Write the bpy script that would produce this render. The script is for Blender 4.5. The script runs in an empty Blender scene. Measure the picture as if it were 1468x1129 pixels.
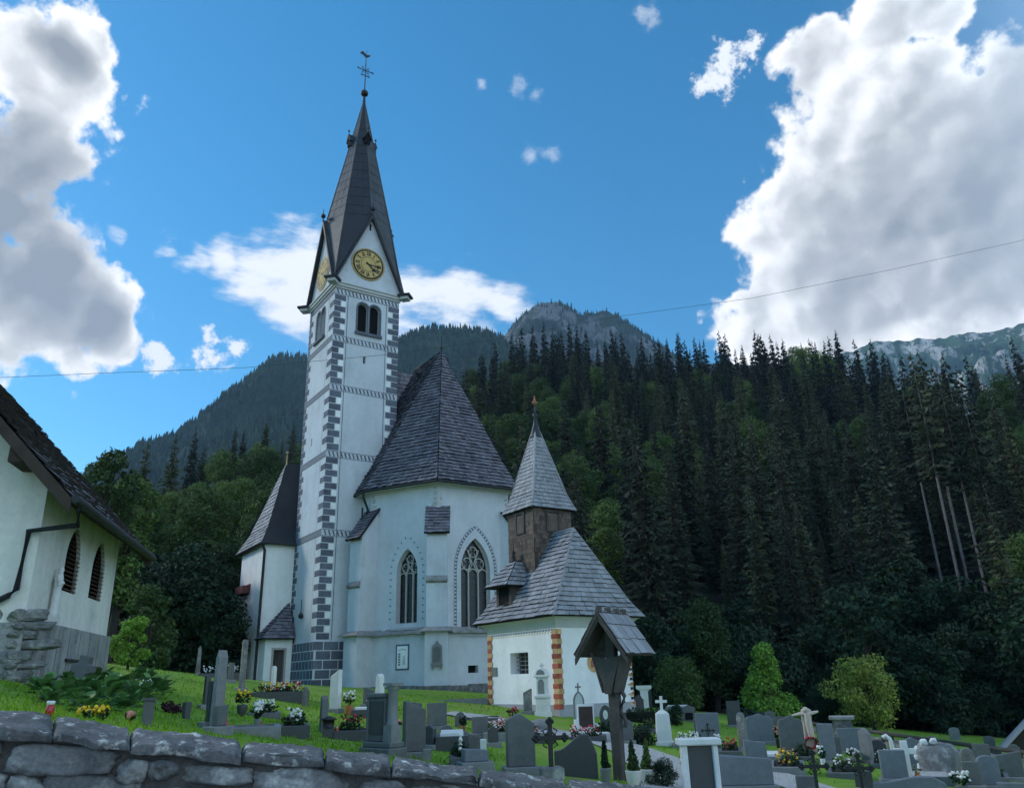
import bpy, bmesh, math, random
import numpy as np
from mathutils import Matrix, Vector, noise as mnoise
R = math.radians
rnd = random.Random(7)
SC = bpy.context.scene
COL = SC.collection
# ------------------------------------------------------------------ camera model (eye at z = 0)
FPX, TH, RHO, CX, CY = 1130.0, R(19.88), R(-1.59), 734.0, 564.5
_r = np.array([1., 0, 0]); _u = np.array([0, -math.sin(TH), math.cos(TH)]); CW = np.array([0, math.cos(TH), math.sin(TH)])
CR = _r*math.cos(RHO)+_u*math.sin(RHO); CU = -_r*math.sin(RHO)+_u*math.cos(RHO)
def ray(u, v):
    d = CW + CR*((u-CX)/FPX) - CU*((v-CY)/FPX)
    return d/np.linalg.norm(d)
def proj(P):
    P = np.array(P, float); d = P@CW
    return CX+FPX*(P@CR)/d, CY-FPX*(P@CU)/d
def zat(v, x, y):            # height over plan point (x, y) seen on picture row v
    p = np.array([x, y, 0.]); k = (CY-v)
    return (k*(p@CW) - FPX*(p@CU))/(FPX*CU[2]-k*CW[2])
def azel(u, v):
    d = ray(u, v); return math.atan2(d[0], d[1]), d[2]/math.hypot(d[0], d[1])
# ------------------------------------------------------------------ terrain
CT = [(450,985,46),(365,985,49),(650,985,43),(802,1027,31),(907,1015,34),(590,1089,15),(170,952,31),(155,962,23),(0,968,14),
      (280,965,38),(310,1048,17),(210,1036,11),(60,1020,8),(950,1066,26),(882,1116,14.5),(1060,1137,13.5),(1300,1122,18),
      (1468,1089,32),(1010,1024,42),(700,1012,37),(1200,1060,36),(700,1125,8.5),(350,1075,8),(1468,1140,17)]
cp = []
for u, v, D in CT:
    d = ray(u, v); cp.append(d*(D/d[1]))
cp += [np.array(p) for p in ((-40,45,5.),(-34,20,4.),(-45,70,7.),(0,72,-1.),(40,60,-5.),(60,40,-7.),(40,15,-4.5),(12,6,-2.6),(-22,60,1.6))]
cp = np.array(cp)
def _phi(r): return r*r*np.log(r+1e-9)
_n = len(cp); _d = np.linalg.norm(cp[:, None, :2]-cp[None, :, :2], axis=2)
_A = np.zeros((_n+3, _n+3)); _A[:_n, :_n] = _phi(_d)+np.eye(_n)*40
_A[:_n, _n] = 1; _A[:_n, _n+1:] = cp[:, :2]; _A[_n:, :_n] = _A[:_n, _n:].T
_W = np.linalg.solve(_A, np.concatenate([cp[:, 2], [0, 0, 0]]))
# skyline of the near forest (tree tops): picture column, row, distance where the slope ends
SKY = [(-900,640,150),(0,690,150),(165,695,150),(270,672,150),(330,625,150),(380,602,150),(430,600,160),(560,575,180),(650,545,200),(700,512,215),(740,494,220),(820,486,225),
       (900,495,225),(960,508,225),(1010,492,225),(1100,494,225),(1180,494,220),(1250,520,205),(1330,548,190),(1390,545,180),(1468,522,170),(1800,480,160),(2600,420,160)]
_sa, _se, _sr = [], [], []
for u, v, D in SKY:
    a, e = azel(u, v); _sa.append(a); _se.append(e*D-(11 if u < 445 else 13.5)); _sr.append(D)
R0 = 60.0
def H(x, y):
    x = np.asarray(x, float); y = np.asarray(y, float)
    sh = x.shape; X = x.ravel(); Y = y.ravel()
    rr = np.hypot(X, Y); k = np.minimum(1, 70/np.maximum(rr, 1e-6))
    xx, yy = X*k, np.maximum(Y*k, 3.0)
    d = np.sqrt((xx[:, None]-cp[None, :, 0])**2+(yy[:, None]-cp[None, :, 1])**2)
    z = _phi(d)@_W[:_n]+_W[_n]+_W[_n+1]*xx+_W[_n+2]*yy
    az = np.arctan2(X, Y)
    rz = np.interp(az, _sa, _se); rR = np.interp(az, _sa, _sr)
    r0 = np.where(az < -.3, 56, R0)
    t = np.clip((rr-r0)/(rR-r0), 0, 1.25)
    hill = np.maximum(rz-z, 0)*(t**1.12)
    hill = np.where(Y < -5, hill*np.clip((rr-60)/300, 0, 1), hill)
    z = z+hill
    # road side of the cemetery wall: lower, flat
    s = wall_side(X, Y)
    f = np.clip(s/.22+.5, 0, 1)
    road = np.clip(-1.75-.12*(X+1.5), -3.2, -1.4)
    z = np.where(s < 1, z*f+road*(1-f), z)
    return z.reshape(sh)
# cemetery wall in plan: back/front edges of its coping
WL = [(-260,1022,1003,4.75,5.2),(0,1042,1015,5.0,5.42),(187,1065,1041,5.22,5.62),(347,1081,1060,5.42,5.82),(465,1087,1070,5.55,5.94),(560,1099,1082,5.68,6.06),(686,1114,1098,5.85,6.22),(820,1131,1116,6.05,6.42),(1000,1153,1139,6.3,6.67),(1250,1183,1170,6.7,7.07),(1600,1225,1213,7.2,7.57)]
def at(u, v, D):
    d = ray(u, v); return Vector(d*(D/d[1]))
_wf = [at(u, vf, d1) for u, vf, vb, d1, d2 in WL]; _wb = [at(u, vb, d2) for u, vf, vb, d1, d2 in WL]
_wmx = [(a.x+b.x)/2 for a, b in zip(_wf, _wb)]; _wmy = [(a.y+b.y)/2 for a, b in zip(_wf, _wb)]
def wall_side(X, Y):
    sl0 = (_wmy[1]-_wmy[0])/(_wmx[1]-_wmx[0])
    yl = np.interp(X, _wmx, _wmy)
    yl = np.where(X < _wmx[0], _wmy[0]+(X-_wmx[0])*sl0, yl)
    yl = np.where(X > _wmx[-1], _wmy[-1]+(X-_wmx[-1])*.2, yl)
    return Y-yl
def H1(x, y): return float(H(np.array([x]), np.array([y]))[0])
def G(u, v, dmin=6.8, dmax=90):
    d = ray(u, v); t = np.arange(dmin, dmax, .05)
    P = d[None, :]*(t/d[1])[:, None]
    h = H(P[:, 0], P[:, 1]); k = np.argmax(P[:, 2] < h)
    if P[k, 2] >= h[k]: k = len(t)-1
    return Vector((P[k, 0], P[k, 1], h[k]))
def mpp(P): return float(np.array(P)@CW)/FPX
# ------------------------------------------------------------------ materials
def mat(name, col, rough=.8, var=.25, scale=3., bump=.0, bscale=30., island=0., objr=0., col2=None, k2=None, s2=.8, streak=0., spec=.3, metal=0., trans=0., coat=0.):
    m = bpy.data.materials.new(name); m.use_nodes = True
    nt = m.node_tree; N = nt.nodes; L = nt.links; bs = N['Principled BSDF']
    bs.inputs['Roughness'].default_value = rough; bs.inputs['Specular IOR Level'].default_value = spec; bs.inputs['Metallic'].default_value = metal
    tc = N.new('ShaderNodeTexCoord')
    def noi(s, det=6, vec=None, rg=.6):
        n = N.new('ShaderNodeTexNoise'); n.inputs['Scale'].default_value = s; n.inputs['Detail'].default_value = det; n.inputs['Roughness'].default_value = rg
        L.new(vec or tc.outputs['Object'], n.inputs['Vector']); return n.outputs['Fac']
    def mr(x, a, b, lo, hi):
        n = N.new('ShaderNodeMapRange'); L.new(x, n.inputs[0])
        for i, q in enumerate((a, b, lo, hi)): n.inputs[i+1].default_value = q
        return n.outputs[0]
    def mul(x, y):
        n = N.new('ShaderNodeMath'); n.operation = 'MULTIPLY'; L.new(x, n.inputs[0])
        if isinstance(y, float): n.inputs[1].default_value = y
        else: L.new(y, n.inputs[1])
        return n.outputs[0]
    f = mr(noi(scale), .25, .75, 1-var, 1+var)
    f = mul(f, mr(noi(scale*9), .3, .7, 1-var*.5, 1+var*.5))
    if island:
        g = N.new('ShaderNodeNewGeometry'); f = mul(f, mr(g.outputs['Random Per Island'], 0, 1, 1-island, 1+island))
    if objr:
        o = N.new('ShaderNodeObjectInfo'); f = mul(f, mr(o.outputs['Random'], 0, 1, 1-objr, 1+objr))
    if streak:
        mp = N.new('ShaderNodeMapping'); mp.inputs['Scale'].default_value = (.7, .7, .16); L.new(tc.outputs['Object'], mp.inputs[0])
        f = mul(f, mr(noi(1.5, 6, mp.outputs[0]), .45, .75, 1., 1-streak))
    base = N.new('ShaderNodeRGB'); base.outputs[0].default_value = (*col, 1); cc = base.outputs[0]
    if col2:
        mx = N.new('ShaderNodeMixRGB'); L.new(cc, mx.inputs[1]); mx.inputs[2].default_value = (*col2, 1)
        kk = k2 or (.5, .62)
        if kk == 'obj':
            o = N.new('ShaderNodeObjectInfo'); L.new(o.outputs['Random'], mx.inputs[0])
        else: L.new(mr(noi(s2, 8, None, .65), kk[0], kk[1], 0, 1), mx.inputs[0])
        cc = mx.outputs[0]
    vm = N.new('ShaderNodeVectorMath'); vm.operation = 'SCALE'; L.new(cc, vm.inputs[0]); L.new(f, vm.inputs['Scale'])
    L.new(vm.outputs[0], bs.inputs['Base Color'])
    if bump:
        b = N.new('ShaderNodeBump'); b.inputs['Strength'].default_value = bump; b.inputs['Distance'].default_value = .02 if bscale > 8 else .08
        L.new(noi(bscale, 8, None, .65), b.inputs['Height']); L.new(b.outputs[0], bs.inputs['Normal'])
    if trans:
        t = N.new('ShaderNodeBsdfTranslucent'); L.new(vm.outputs[0], t.inputs[0])
        ms = N.new('ShaderNodeMixShader'); ms.inputs[0].default_value = trans
        L.new(bs.outputs[0], ms.inputs[1]); L.new(t.outputs[0], ms.inputs[2]); L.new(ms.outputs[0], N['Material Output'].inputs[0])
    return m
M = {}
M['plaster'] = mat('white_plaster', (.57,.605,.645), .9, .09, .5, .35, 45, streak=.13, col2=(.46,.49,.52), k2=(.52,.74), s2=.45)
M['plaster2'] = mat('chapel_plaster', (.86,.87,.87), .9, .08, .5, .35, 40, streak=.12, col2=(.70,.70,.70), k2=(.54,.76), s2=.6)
M['plaster_old'] = mat('weathered_plaster', (.80,.78,.72), .92, .12, .9, .6, 22, col2=(.58,.56,.52), k2=(.52,.7), s2=.9, streak=.25)
M['cornice'] = mat('moulding_plaster', (.55,.56,.57), .9, .1, 1.5)
M['paintgrey'] = mat('slate_grey_paint', (.115,.13,.165), .85, .3, 2.5, .3, 40, island=.22)
M['paintband'] = mat('band_paint', (.19,.21,.24), .85, .2, 3)
M['shingle'] = mat('weathered_wood_shingle', (.145,.137,.158), .65, .22, 1.2, .5, 25, island=.32)
M['shingle2'] = mat('silver_larch_shingle', (.27,.275,.29), .6, .2, 1.1, .5, 25, island=.2)
M['roofbase_shade'] = mat('boarding_butt_shade', (.022,.021,.022), .9)
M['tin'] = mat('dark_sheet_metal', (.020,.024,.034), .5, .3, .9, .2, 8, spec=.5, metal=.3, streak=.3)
M['tin2'] = mat('grey_sheet_metal', (.052,.057,.062), .5, .35, 1.1, .2, 8, spec=.5, metal=.3, streak=.3)
M['darkroof'] = mat('dark_roof_sheet', (.03,.031,.036), .6, .3, 1.)
M['brownshingle'] = mat('brown_wood_shingle', (.115,.085,.068), .8, .35, 2., .4, 25, island=.4)
M['wood'] = mat('weathered_timber', (.085,.076,.068), .85, .35, 2.2, .6, 14, streak=.4)
M['darkwood'] = mat('dark_timber', (.055,.04,.032), .85, .3, 3)
M['redwood'] = mat('red_shutter_wood', (.14,.05,.05), .8, .2, 4)
M['louvre'] = mat('louvre_wood', (.10,.052,.03), .8, .3, 5)
M['void'] = mat('painted_interior_dark', (.008,.008,.009), 1., .1)  # near-black panes and plates paint the darkness inside openings
M['glass'] = mat('leaded_glass', (.016,.018,.022), .25, .3, 6, .3, 8, spec=.5)
M['tracery'] = mat('tracery_stone', (.42,.41,.38), .9, .15, 5)
M['ledge'] = mat('stone_coping', (.26,.255,.25), .9, .35, 2.5, .7, 14)
M['basestone'] = mat('rubble_base', (.15,.15,.155), .95, .45, 2.2, 1., 6, col2=(.28,.28,.27), s2=3.)
M['concrete'] = mat('concrete', (.33,.33,.32), .9, .25, 1.3, .8, 14, streak=.45, col2=(.20,.20,.19), k2=(.5,.66), s2=2.)
M['clock'] = mat('clock_ochre', (.56,.40,.15), .8, .12, 4)
M['clockring'] = mat('clock_ring', (.40,.30,.10), .6, .2, 4)
M['black'] = mat('black_paint', (.012,.012,.013), .5, .2, 5)
M['iron'] = mat('wrought_iron', (.014,.013,.015), .55, .3, 8, spec=.5)
M['copper'] = mat('copper_finial', (.30,.13,.07), .5, .2, 5, metal=.5)
M['red'] = mat('red_quoin_paint', (.34,.085,.05), .9, .35, 5, .3, 40, island=.3, col2=(.45,.24,.17), k2=(.55,.7), s2=6)
M['ochre'] = mat('ochre_quoin_paint', (.55,.35,.16), .9, .3, 5, .3, 40, island=.25, col2=(.62,.5,.34), k2=(.52,.7), s2=6)
M['greyplinth'] = mat('grey_plinth_plaster', (.36,.36,.39), .9, .15, 2)
M['marble'] = mat('white_marble', (.70,.70,.68), .5, .1, 4, .1, 20, streak=.2)
M['granite'] = mat('grey_granite', (.115,.12,.12), .5, .22, 6, .1, 60, spec=.4, streak=.15)
M['granite2'] = mat('light_grey_granite', (.20,.205,.205), .55, .22, 6, .1, 60, spec=.4, streak=.15)
M['bluegranite'] = mat('blue_grey_granite', (.15,.165,.19), .5, .2, 6, .1, 60, spec=.4)
M['darkgranite'] = mat('dark_granite', (.055,.058,.062), .35, .2, 8, spec=.5)
M['roughstone'] = mat('rough_grey_stone', (.17,.17,.165), .95, .35, 5, .9, 9, col2=(.33,.33,.31), s2=4)
M['rock'] = mat('wall_stone', (.175,.172,.172), .95, .5, 4., 1., 18, col2=(.36,.36,.34), k2=(.50,.64), s2=5, island=.25)
M['capstone'] = mat('coping_stone', (.125,.125,.126), .92, .5, 5., 1., 22, col2=(.50,.50,.47), k2=(.55,.66), s2=11, island=.15)
M['mortar'] = mat('wall_core', (.085,.082,.078), 1., .45, 6, 1., 10)
M['lawn'] = mat('lawn_grass', (.14,.265,.016), .95, .3, .5, .6, 40, col2=(.17,.19,.045), k2=(.50,.68), s2=.5)
M['blade'] = mat('grass_blades', (.17,.32,.018), .8, .3, .6, island=.35, trans=.45)
M['gravel'] = mat('pale_gravel', (.40,.39,.38), .95, .25, 12, .8, 60)
M['spruce'] = mat('spruce_needles', (.025,.040,.028), .75, .3, .5, island=.5, objr=.5, col2=(.05,.06,.026), k2='obj', trans=.12)
M['leaf'] = mat('broad_leaves', (.048,.095,.030), .7, .3, .4, island=.45, objr=.4, col2=(.09,.14,.035), k2='obj', trans=.3)
M['leafbright'] = mat('bright_leaves', (.19,.34,.05), .7, .25, .6, island=.4, trans=.35)
M['leafyellow'] = mat('yellow_green_leaves', (.28,.32,.065), .7, .25, .6, island=.4, trans=.35)
M['leafdark'] = mat('dark_green_leaves', (.017,.042,.018), .7, .3, 1, island=.5, trans=.2)
M['hosta'] = mat('hosta_leaves', (.12,.24,.07), .5, .25, 2, island=.5, trans=.3)
M['plum'] = mat('plum_leaves', (.05,.02,.028), .6, .3, 2, island=.4)
M['bark'] = mat('bark', (.045,.038,.033), .95, .35, 3, .8, 10)
M['palebark'] = mat('pale_bark', (.17,.155,.15), .95, .35, 2, .5, 10)
M['redglass'] = mat('red_candle_glass', (.45,.02,.02), .2, .15, 5, spec=.6)
M['orangeglass'] = mat('amber_candle_glass', (.5,.15,.03), .2, .15, 5, spec=.6)
M['gold'] = mat('brass_lid', (.35,.27,.12), .4, .2, 5, metal=.6)
M['white'] = mat('white_enamel', (.75,.75,.75), .5, .06, 5)
M['yellowfl'] = mat('yellow_petals', (.75,.48,.02), .7, .15, 9, island=.2)
M['whitefl'] = mat('white_petals', (.75,.74,.70), .7, .1, 9, island=.12)
M['redfl'] = mat('red_petals', (.5,.03,.05), .7, .15, 9, island=.3)
M['pinkfl'] = mat('pink_petals', (.6,.25,.2), .7, .15, 9, island=.3)
M['terracotta'] = mat('terracotta', (.36,.14,.06), .85, .2, 5)
M['pot'] = mat('cream_pot', (.62,.60,.53), .6, .1, 3)
M['soil'] = mat('grave_soil', (.045,.034,.026), 1., .3, 8, .8, 30)
M['sculpt'] = mat('aged_sculpture', (.55,.46,.40), .8, .2, 6)
M['cable'] = mat('cable_sheath', (.05,.05,.055), .6)
M['mulch'] = mat('forest_floor', (.016,.018,.011), 1., .4, .3, .5, 3)
# ------------------------------------------------------------------ mesh builder
class MB:
    def __init__(s, Mx=None): s.v = []; s.f = []; s.m = []; s.s = []; s.M = Mx or Matrix()
    def add(s, vs, fs, mi=0, Mx=None, sm=False):
        T = s.M @ Mx if Mx is not None else s.M; o = len(s.v)
        s.v += [tuple(T @ Vector(p)) for p in vs]
        s.f += [tuple(i+o for i in f) for f in fs]; s.m += [mi]*len(fs); s.s += [sm]*len(fs); return s
    def quad(s, a, b, c, d, mi=0): return s.add([a, b, c, d], [(0, 1, 2, 3)], mi)
    def poly(s, pts, mi=0): return s.add(pts, [tuple(range(len(pts)))], mi)
    def box(s, x0, x1, y0, y1, z0, z1, mi=0, Mx=None):
        return s.add([(x0,y0,z0),(x1,y0,z0),(x1,y1,z0),(x0,y1,z0),(x0,y0,z1),(x1,y0,z1),(x1,y1,z1),(x0,y1,z1)],
                     [(0,3,2,1),(4,5,6,7),(0,1,5,4),(1,2,6,5),(2,3,7,6),(3,0,4,7)], mi, Mx)
    def prism(s, poly, z0, z1, mi=0, Mx=None):       # poly in XY
        n = len(poly)
        return s.add([(x, y, z0) for x, y in poly]+[(x, y, z1) for x, y in poly],
                     [tuple(range(n))[::-1], tuple(range(n, 2*n))]+[(i, (i+1) % n, n+(i+1) % n, n+i) for i in range(n)], mi, Mx)
    def slabp(s, prof, y0, y1, mi=0, Mx=None):       # profile in XZ extruded along Y
        n = len(prof)
        return s.add([(x, y0, z) for x, z in prof]+[(x, y1, z) for x, z in prof],
                     [tuple(range(n)), tuple(range(n, 2*n))[::-1]]+[((i+1) % n, i, n+i, n+(i+1) % n) for i in range(n)], mi, Mx)
    def tube(s, pts, r, n=8, mi=0, cap=True, sm=True, Mx=None):
        pts = [Vector(p) for p in pts]; rs = r if isinstance(r, (list, tuple)) else [r]*len(pts)
        vs = []; fs = []
        for i, p in enumerate(pts):
            t = (pts[min(i+1, len(pts)-1)]-pts[max(i-1, 0)]).normalized()
            a = t.cross(Vector((0, 0, 1)) if abs(t.z) < .9 else Vector((1, 0, 0))).normalized(); b = t.cross(a)
            for k in range(n):
                q = 2*math.pi*k/n; vs.append(p+(a*math.cos(q)+b*math.sin(q))*rs[i])
        for i in range(len(pts)-1):
            for k in range(n): fs.append((i*n+k, i*n+(k+1) % n, (i+1)*n+(k+1) % n, (i+1)*n+k))
        s.add(vs, fs, mi, Mx, sm)
        if cap: s.add(vs[:n], [tuple(range(n))], mi, Mx); s.add(vs[-n:], [tuple(range(n))], mi, Mx)
        return s
    def lathe(s, prof, n=12, mi=0, c=(0, 0, 0), sm=True, Mx=None):
        vs = []; fs = []
        for r, z in prof:
            for k in range(n): q = 2*math.pi*k/n; vs.append((c[0]+r*math.cos(q), c[1]+r*math.sin(q), c[2]+z))
        for i in range(len(prof)-1):
            for k in range(n): fs.append((i*n+k, i*n+(k+1) % n, (i+1)*n+(k+1) % n, (i+1)*n+k))
        return s.add(vs, fs, mi, Mx, sm)
    def ball(s, c, r, mi=0, n=8, sq=1., Mx=None):
        return s.lathe([(r*math.sin(math.pi*i/n)+1e-4, -r*sq*math.cos(math.pi*i/n)) for i in range(n+1)], n+2, mi, c, True, Mx)
    def build(s, name, mats, parent=None, bevel=0., base=None, rec=True):
        me = bpy.data.meshes.new(name); vs = s.v
        if base is not None: vs = [(x-base[0], y-base[1], z-base[2]) for x, y, z in vs]
        me.from_pydata(vs, [], s.f)
        ms = mats if isinstance(mats, (list, tuple)) else [mats]
        for m in ms: me.materials.append(m if not isinstance(m, str) else M[m])
        me.polygons.foreach_set('material_index', s.m); me.polygons.foreach_set('use_smooth', s.s)
        if rec or bevel:
            bm = bmesh.new(); bm.from_mesh(me)
            if bevel:
                bmesh.ops.remove_doubles(bm, verts=bm.verts, dist=1e-5)
                bmesh.ops.recalc_face_normals(bm, faces=bm.faces)
                es = [e for e in bm.edges if len(e.link_faces) == 2 and e.calc_face_angle(0) > .5]
                bmesh.ops.bevel(bm, geom=es, offset=bevel, segments=1, affect='EDGES', clamp_overlap=True)
            else: bmesh.ops.recalc_face_normals(bm, faces=bm.faces)
            bm.to_mesh(me); bm.free()
        me.update()
        o = bpy.data.objects.new(name, me); COL.objects.link(o)
        if parent is not None: o.parent = parent
        return o
def empty(name, loc, rz=0.):
    o = bpy.data.objects.new(name, None); o.empty_display_size = .2; COL.objects.link(o); o.location = loc; o.rotation_euler.z = rz; return o
def tag(o, label, cat, group=None):
    o['label'] = label; o['category'] = cat
    if group: o['group'] = group
    return o
def kind(o, k): o['kind'] = k; return o
def copy_tree(o, parent=None):
    c = o.copy(); COL.objects.link(c)
    if parent is not None: c.parent = parent
    for ch in list(o.children): copy_tree(ch, c)
    return c
def arc(x0, x1, zs, rise, n=8):      # pointed arch from (x0, zs) over the middle to (x1, zs); rise 0 = round
    h = (x1-x0)/2; c = (x0+x1)/2
    if rise <= 0: return [(c-h*math.cos(math.pi*i/(2*n)), zs+h*math.sin(math.pi*i/(2*n))) for i in range(2*n+1)]
    Rr = (h*h+rise*rise)/(2*h); a = math.asin(min(1, rise/Rr)); L = [(x0+Rr-Rr*math.cos(a*i/n), zs+Rr*math.sin(a*i/n)) for i in range(n+1)]
    return L+[(2*c-x, z) for x, z in reversed(L[:-1])]
def opening(x0, x1, z0, zs, rise=None, d=.35):
    top = arc(x0, x1, zs, rise) if rise is not None else [(x0, zs), (x1, zs)]
    return dict(x0=x0, x1=x1, z0=z0, top=top, d=d)
def wallp(mb, Mw, x0, x1, z0, z1, ops=(), mi=0, ri=0):
    """wall plane in Mw (X along, Y inward, Z up) with real openings and their reveals"""
    x = x0
    for o in sorted(ops, key=lambda q: q['x0']):
        mb.add([(x, 0, z0), (o['x0'], 0, z0), (o['x0'], 0, z1), (x, 0, z1)], [(0, 1, 2, 3)], mi, Mw)
        mb.add([(o['x0'], 0, z0), (o['x1'], 0, z0), (o['x1'], 0, o['z0']), (o['x0'], 0, o['z0'])], [(0, 1, 2, 3)], mi, Mw)
        t = [(a, 0, b) for a, b in o['top']]
        for a, b in zip(t[:-1], t[1:]):
            mb.add([a, b, (b[0], 0, z1), (a[0], 0, z1)], [(0, 1, 2, 3)], mi, Mw)
        lp = [(o['x0'], 0, o['z0'])]+t+[(o['x1'], 0, o['z0'])]
        for a, b in zip(lp, lp[1:]+lp[:1]):
            mb.add([a, b, (b[0], o['d'], b[2]), (a[0], o['d'], a[2])], [(0, 1, 2, 3)], ri, Mw)
        x = o['x1']
    mb.add([(x, 0, z0), (x1, 0, z0), (x1, 0, z1), (x, 0, z1)], [(0, 1, 2, 3)], mi, Mw)
def pane(mb, Mw, o, y, mi=0):
    mb.add([(o['x0'], y, o['z0'])]+[(a, y, b) for a, b in o['top']]+[(o['x1'], y, o['z0'])], [tuple(range(len(o['top'])+2))], mi, Mw)
def plane_m(p0, p1):                 # wall matrix: origin p0 (plan), X toward p1, Y = inward (left of X)
    dx, dy = p1[0]-p0[0], p1[1]-p0[1]; l = math.hypot(dx, dy); dx /= l; dy /= l
    return Matrix(((dx, -dy, 0, p0[0]), (dy, dx, 0, p0[1]), (0, 0, 1, 0), (0, 0, 0, 1))), l
def shingles(mb, bl, br, tr, tl, course=.28, w=.24, th=.055, mi=0, seed=1):
    rg = random.Random(seed); bl, br, tr, tl = map(Vector, (bl, br, tr, tl))
    n = (br-bl).cross((tl+tr)/2-(bl+br)/2).normalized(); sl = ((tl+tr)/2-(bl+br)/2).length; nr = max(1, round(sl/course))
    vs = []; fs = []; bf = []
    for i in range(nr):
        t0 = i/nr; t1 = min(1, (i+1.35)/nr)
        L0, R0_ = bl.lerp(tl, t0), br.lerp(tr, t0); L1, R1 = bl.lerp(tl, t1), br.lerp(tr, t1)
        wd = (R0_-L0).length
        if wd < .03: continue
        x = 0.; first = rg.uniform(.3, 1)*w
        while x < wd-1e-4:
            x2 = min(wd, x+(first if x == 0 else w*rg.uniform(.65, 1.35)))
            if wd-x2 < .05: x2 = wd
            a, b = x/wd, x2/wd; g = .004/wd; j = rg.uniform(-.02, .02); lf = th*rg.uniform(.7, 1.45)
            dn = (bl.lerp(tl, .001)-bl).normalized() if True else None
            p0 = L0.lerp(R0_, a+g)-dn*j*.5; p1 = L0.lerp(R0_, b-g)-dn*(j*.5+rg.uniform(-.008, .008)); q1 = L1.lerp(R1, b-g); q0 = L1.lerp(R1, a+g)
            o = len(vs)
            vs += [p0+n*lf, p1+n*lf, q1+n*.004, q0+n*.004, p0, p1]
            fs.append((o, o+1, o+2, o+3)); bf.append((o+4, o+5, o+1, o)); x = x2
    mb.add(vs, fs+bf, mi); mb.m[-len(bf):] = [1]*len(bf)  # butts take the second, darker material: end grain plus painted row shadow
def roofface(mb, bl, br, tr, tl, thick=.1, **k):     # shingles on a solid board
    bl, br, tr, tl = map(Vector, (bl, br, tr, tl)); n = (br-bl).cross((tl+tr)/2-(bl+br)/2).normalized(); e = n*-.012; d = n*-thick
    P = [bl, br, tr, tl]
    mb.add([p+e for p in P]+[p+d for p in P], [(0,1,2,3),(7,6,5,4),(0,4,5,1),(1,5,6,2),(2,6,7,3),(3,7,4,0)], 1)
    shingles(mb, bl, br, tr, tl, **k)
# ------------------------------------------------------------------ frames
class Frame:
    def __init__(s, x, y, z, ang): s.x, s.y, s.z, s.a = x, y, z, ang; s.c, s.s = math.cos(ang), math.sin(ang)
    def W(s, X, Y): return (s.x+X*s.c-Y*s.s, s.y+X*s.s+Y*s.c)
    def L(s, x, y): dx, dy = x-s.x, y-s.y; return (dx*s.c+dy*s.s, -dx*s.s+dy*s.c)
    def zt(s, v, X, Y): return zat(v, *s.W(X, Y))
    def on(s, u, v, p0, p1):          # pixel -> (distance along p0->p1, height) on that vertical plane
        a, b = s.W(*p0), s.W(*p1); d = ray(u, v); ex, ey = b[0]-a[0], b[1]-a[1]; l = math.hypot(ex, ey); ex /= l; ey /= l
        nx, ny = -ey, ex; t = (a[0]*nx+a[1]*ny)/(d[0]*nx+d[1]*ny)
        return ((d[0]*t-a[0])*ex+(d[1]*t-a[1])*ey, d[2]*t)
    def root(s, name): return empty(name, (s.x, s.y, s.z), s.a)
PSI = R(33.72)
# ================================================================== CHURCH
F = Frame(-11.37, 46.0, -.5, PSI); BZ = (0, 0, F.z)
church = tag(F.root('church'), 'white gothic church with tall clock tower and steep shingled apse roof', 'church')
TW = 4.6
zb = [F.zt(v, 0, 0) for v in (411.6, 478.5, 548.8, 644.3, 757.1, 917.7)]
PR = ((0, 0), (TW, 0)); PL = ((0, TW), (0, 0))           # right and left visible tower faces
mR, _ = plane_m(*PR); mL, _ = plane_m(*PL); mB, _ = plane_m((TW, TW), (0, TW)); mE, _ = plane_m((TW, 0), (TW, TW))
ztop = zb[0]+.55
tw = MB()
b0 = zb[1]+.55
opsR = [opening(1.66, 2.34, b0, zb[1]+2.3, 0, .28), opening(2.50, 3.18, b0, zb[1]+2.3, 0, .28)]
sR, zR = F.on(522.5, 511, *PR); sl = opening(sR-.09, sR+.09, zR-.5, zR, None, .4)
opsL = [opening(1.42, 2.12, b0, zb[1]+2.3, 0, .28), opening(2.28, 2.98, b0, zb[1]+2.3, 0, .28)]
s2, z2 = F.on(447, 630, *PL); sl2 = opening(s2-.09, s2+.09, z2-.45, z2+.05, None, .4)
s3, z3 = F.on(434, 880, *PL)
wallp(tw, mR, 0, TW, zb[1], ztop, opsR); wallp(tw, mR, 0, TW, F.z, zb[1], [sl])
wallp(tw, mL, 0, TW, zb[1], ztop, opsL); wallp(tw, mL, 0, TW, F.z, zb[1], [sl2])
wallp(tw, mB, 0, TW, F.z, ztop); wallp(tw, mE, 0, TW, F.z, ztop)
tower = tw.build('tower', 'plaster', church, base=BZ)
vd = MB(); vd.box(.65, TW-.65, .65, TW-.65, zb[1]-6, ztop-.3)
for mm, oo in ((mR, sl), (mL, sl2)): pane(vd, mm, oo, .3)
for mm, oo in ((mR, opsR), (mL, opsL)):
    for o in oo: pane(vd, mm, o, .27)
vd.build('belfry_interior', 'void', tower, base=BZ)
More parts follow.
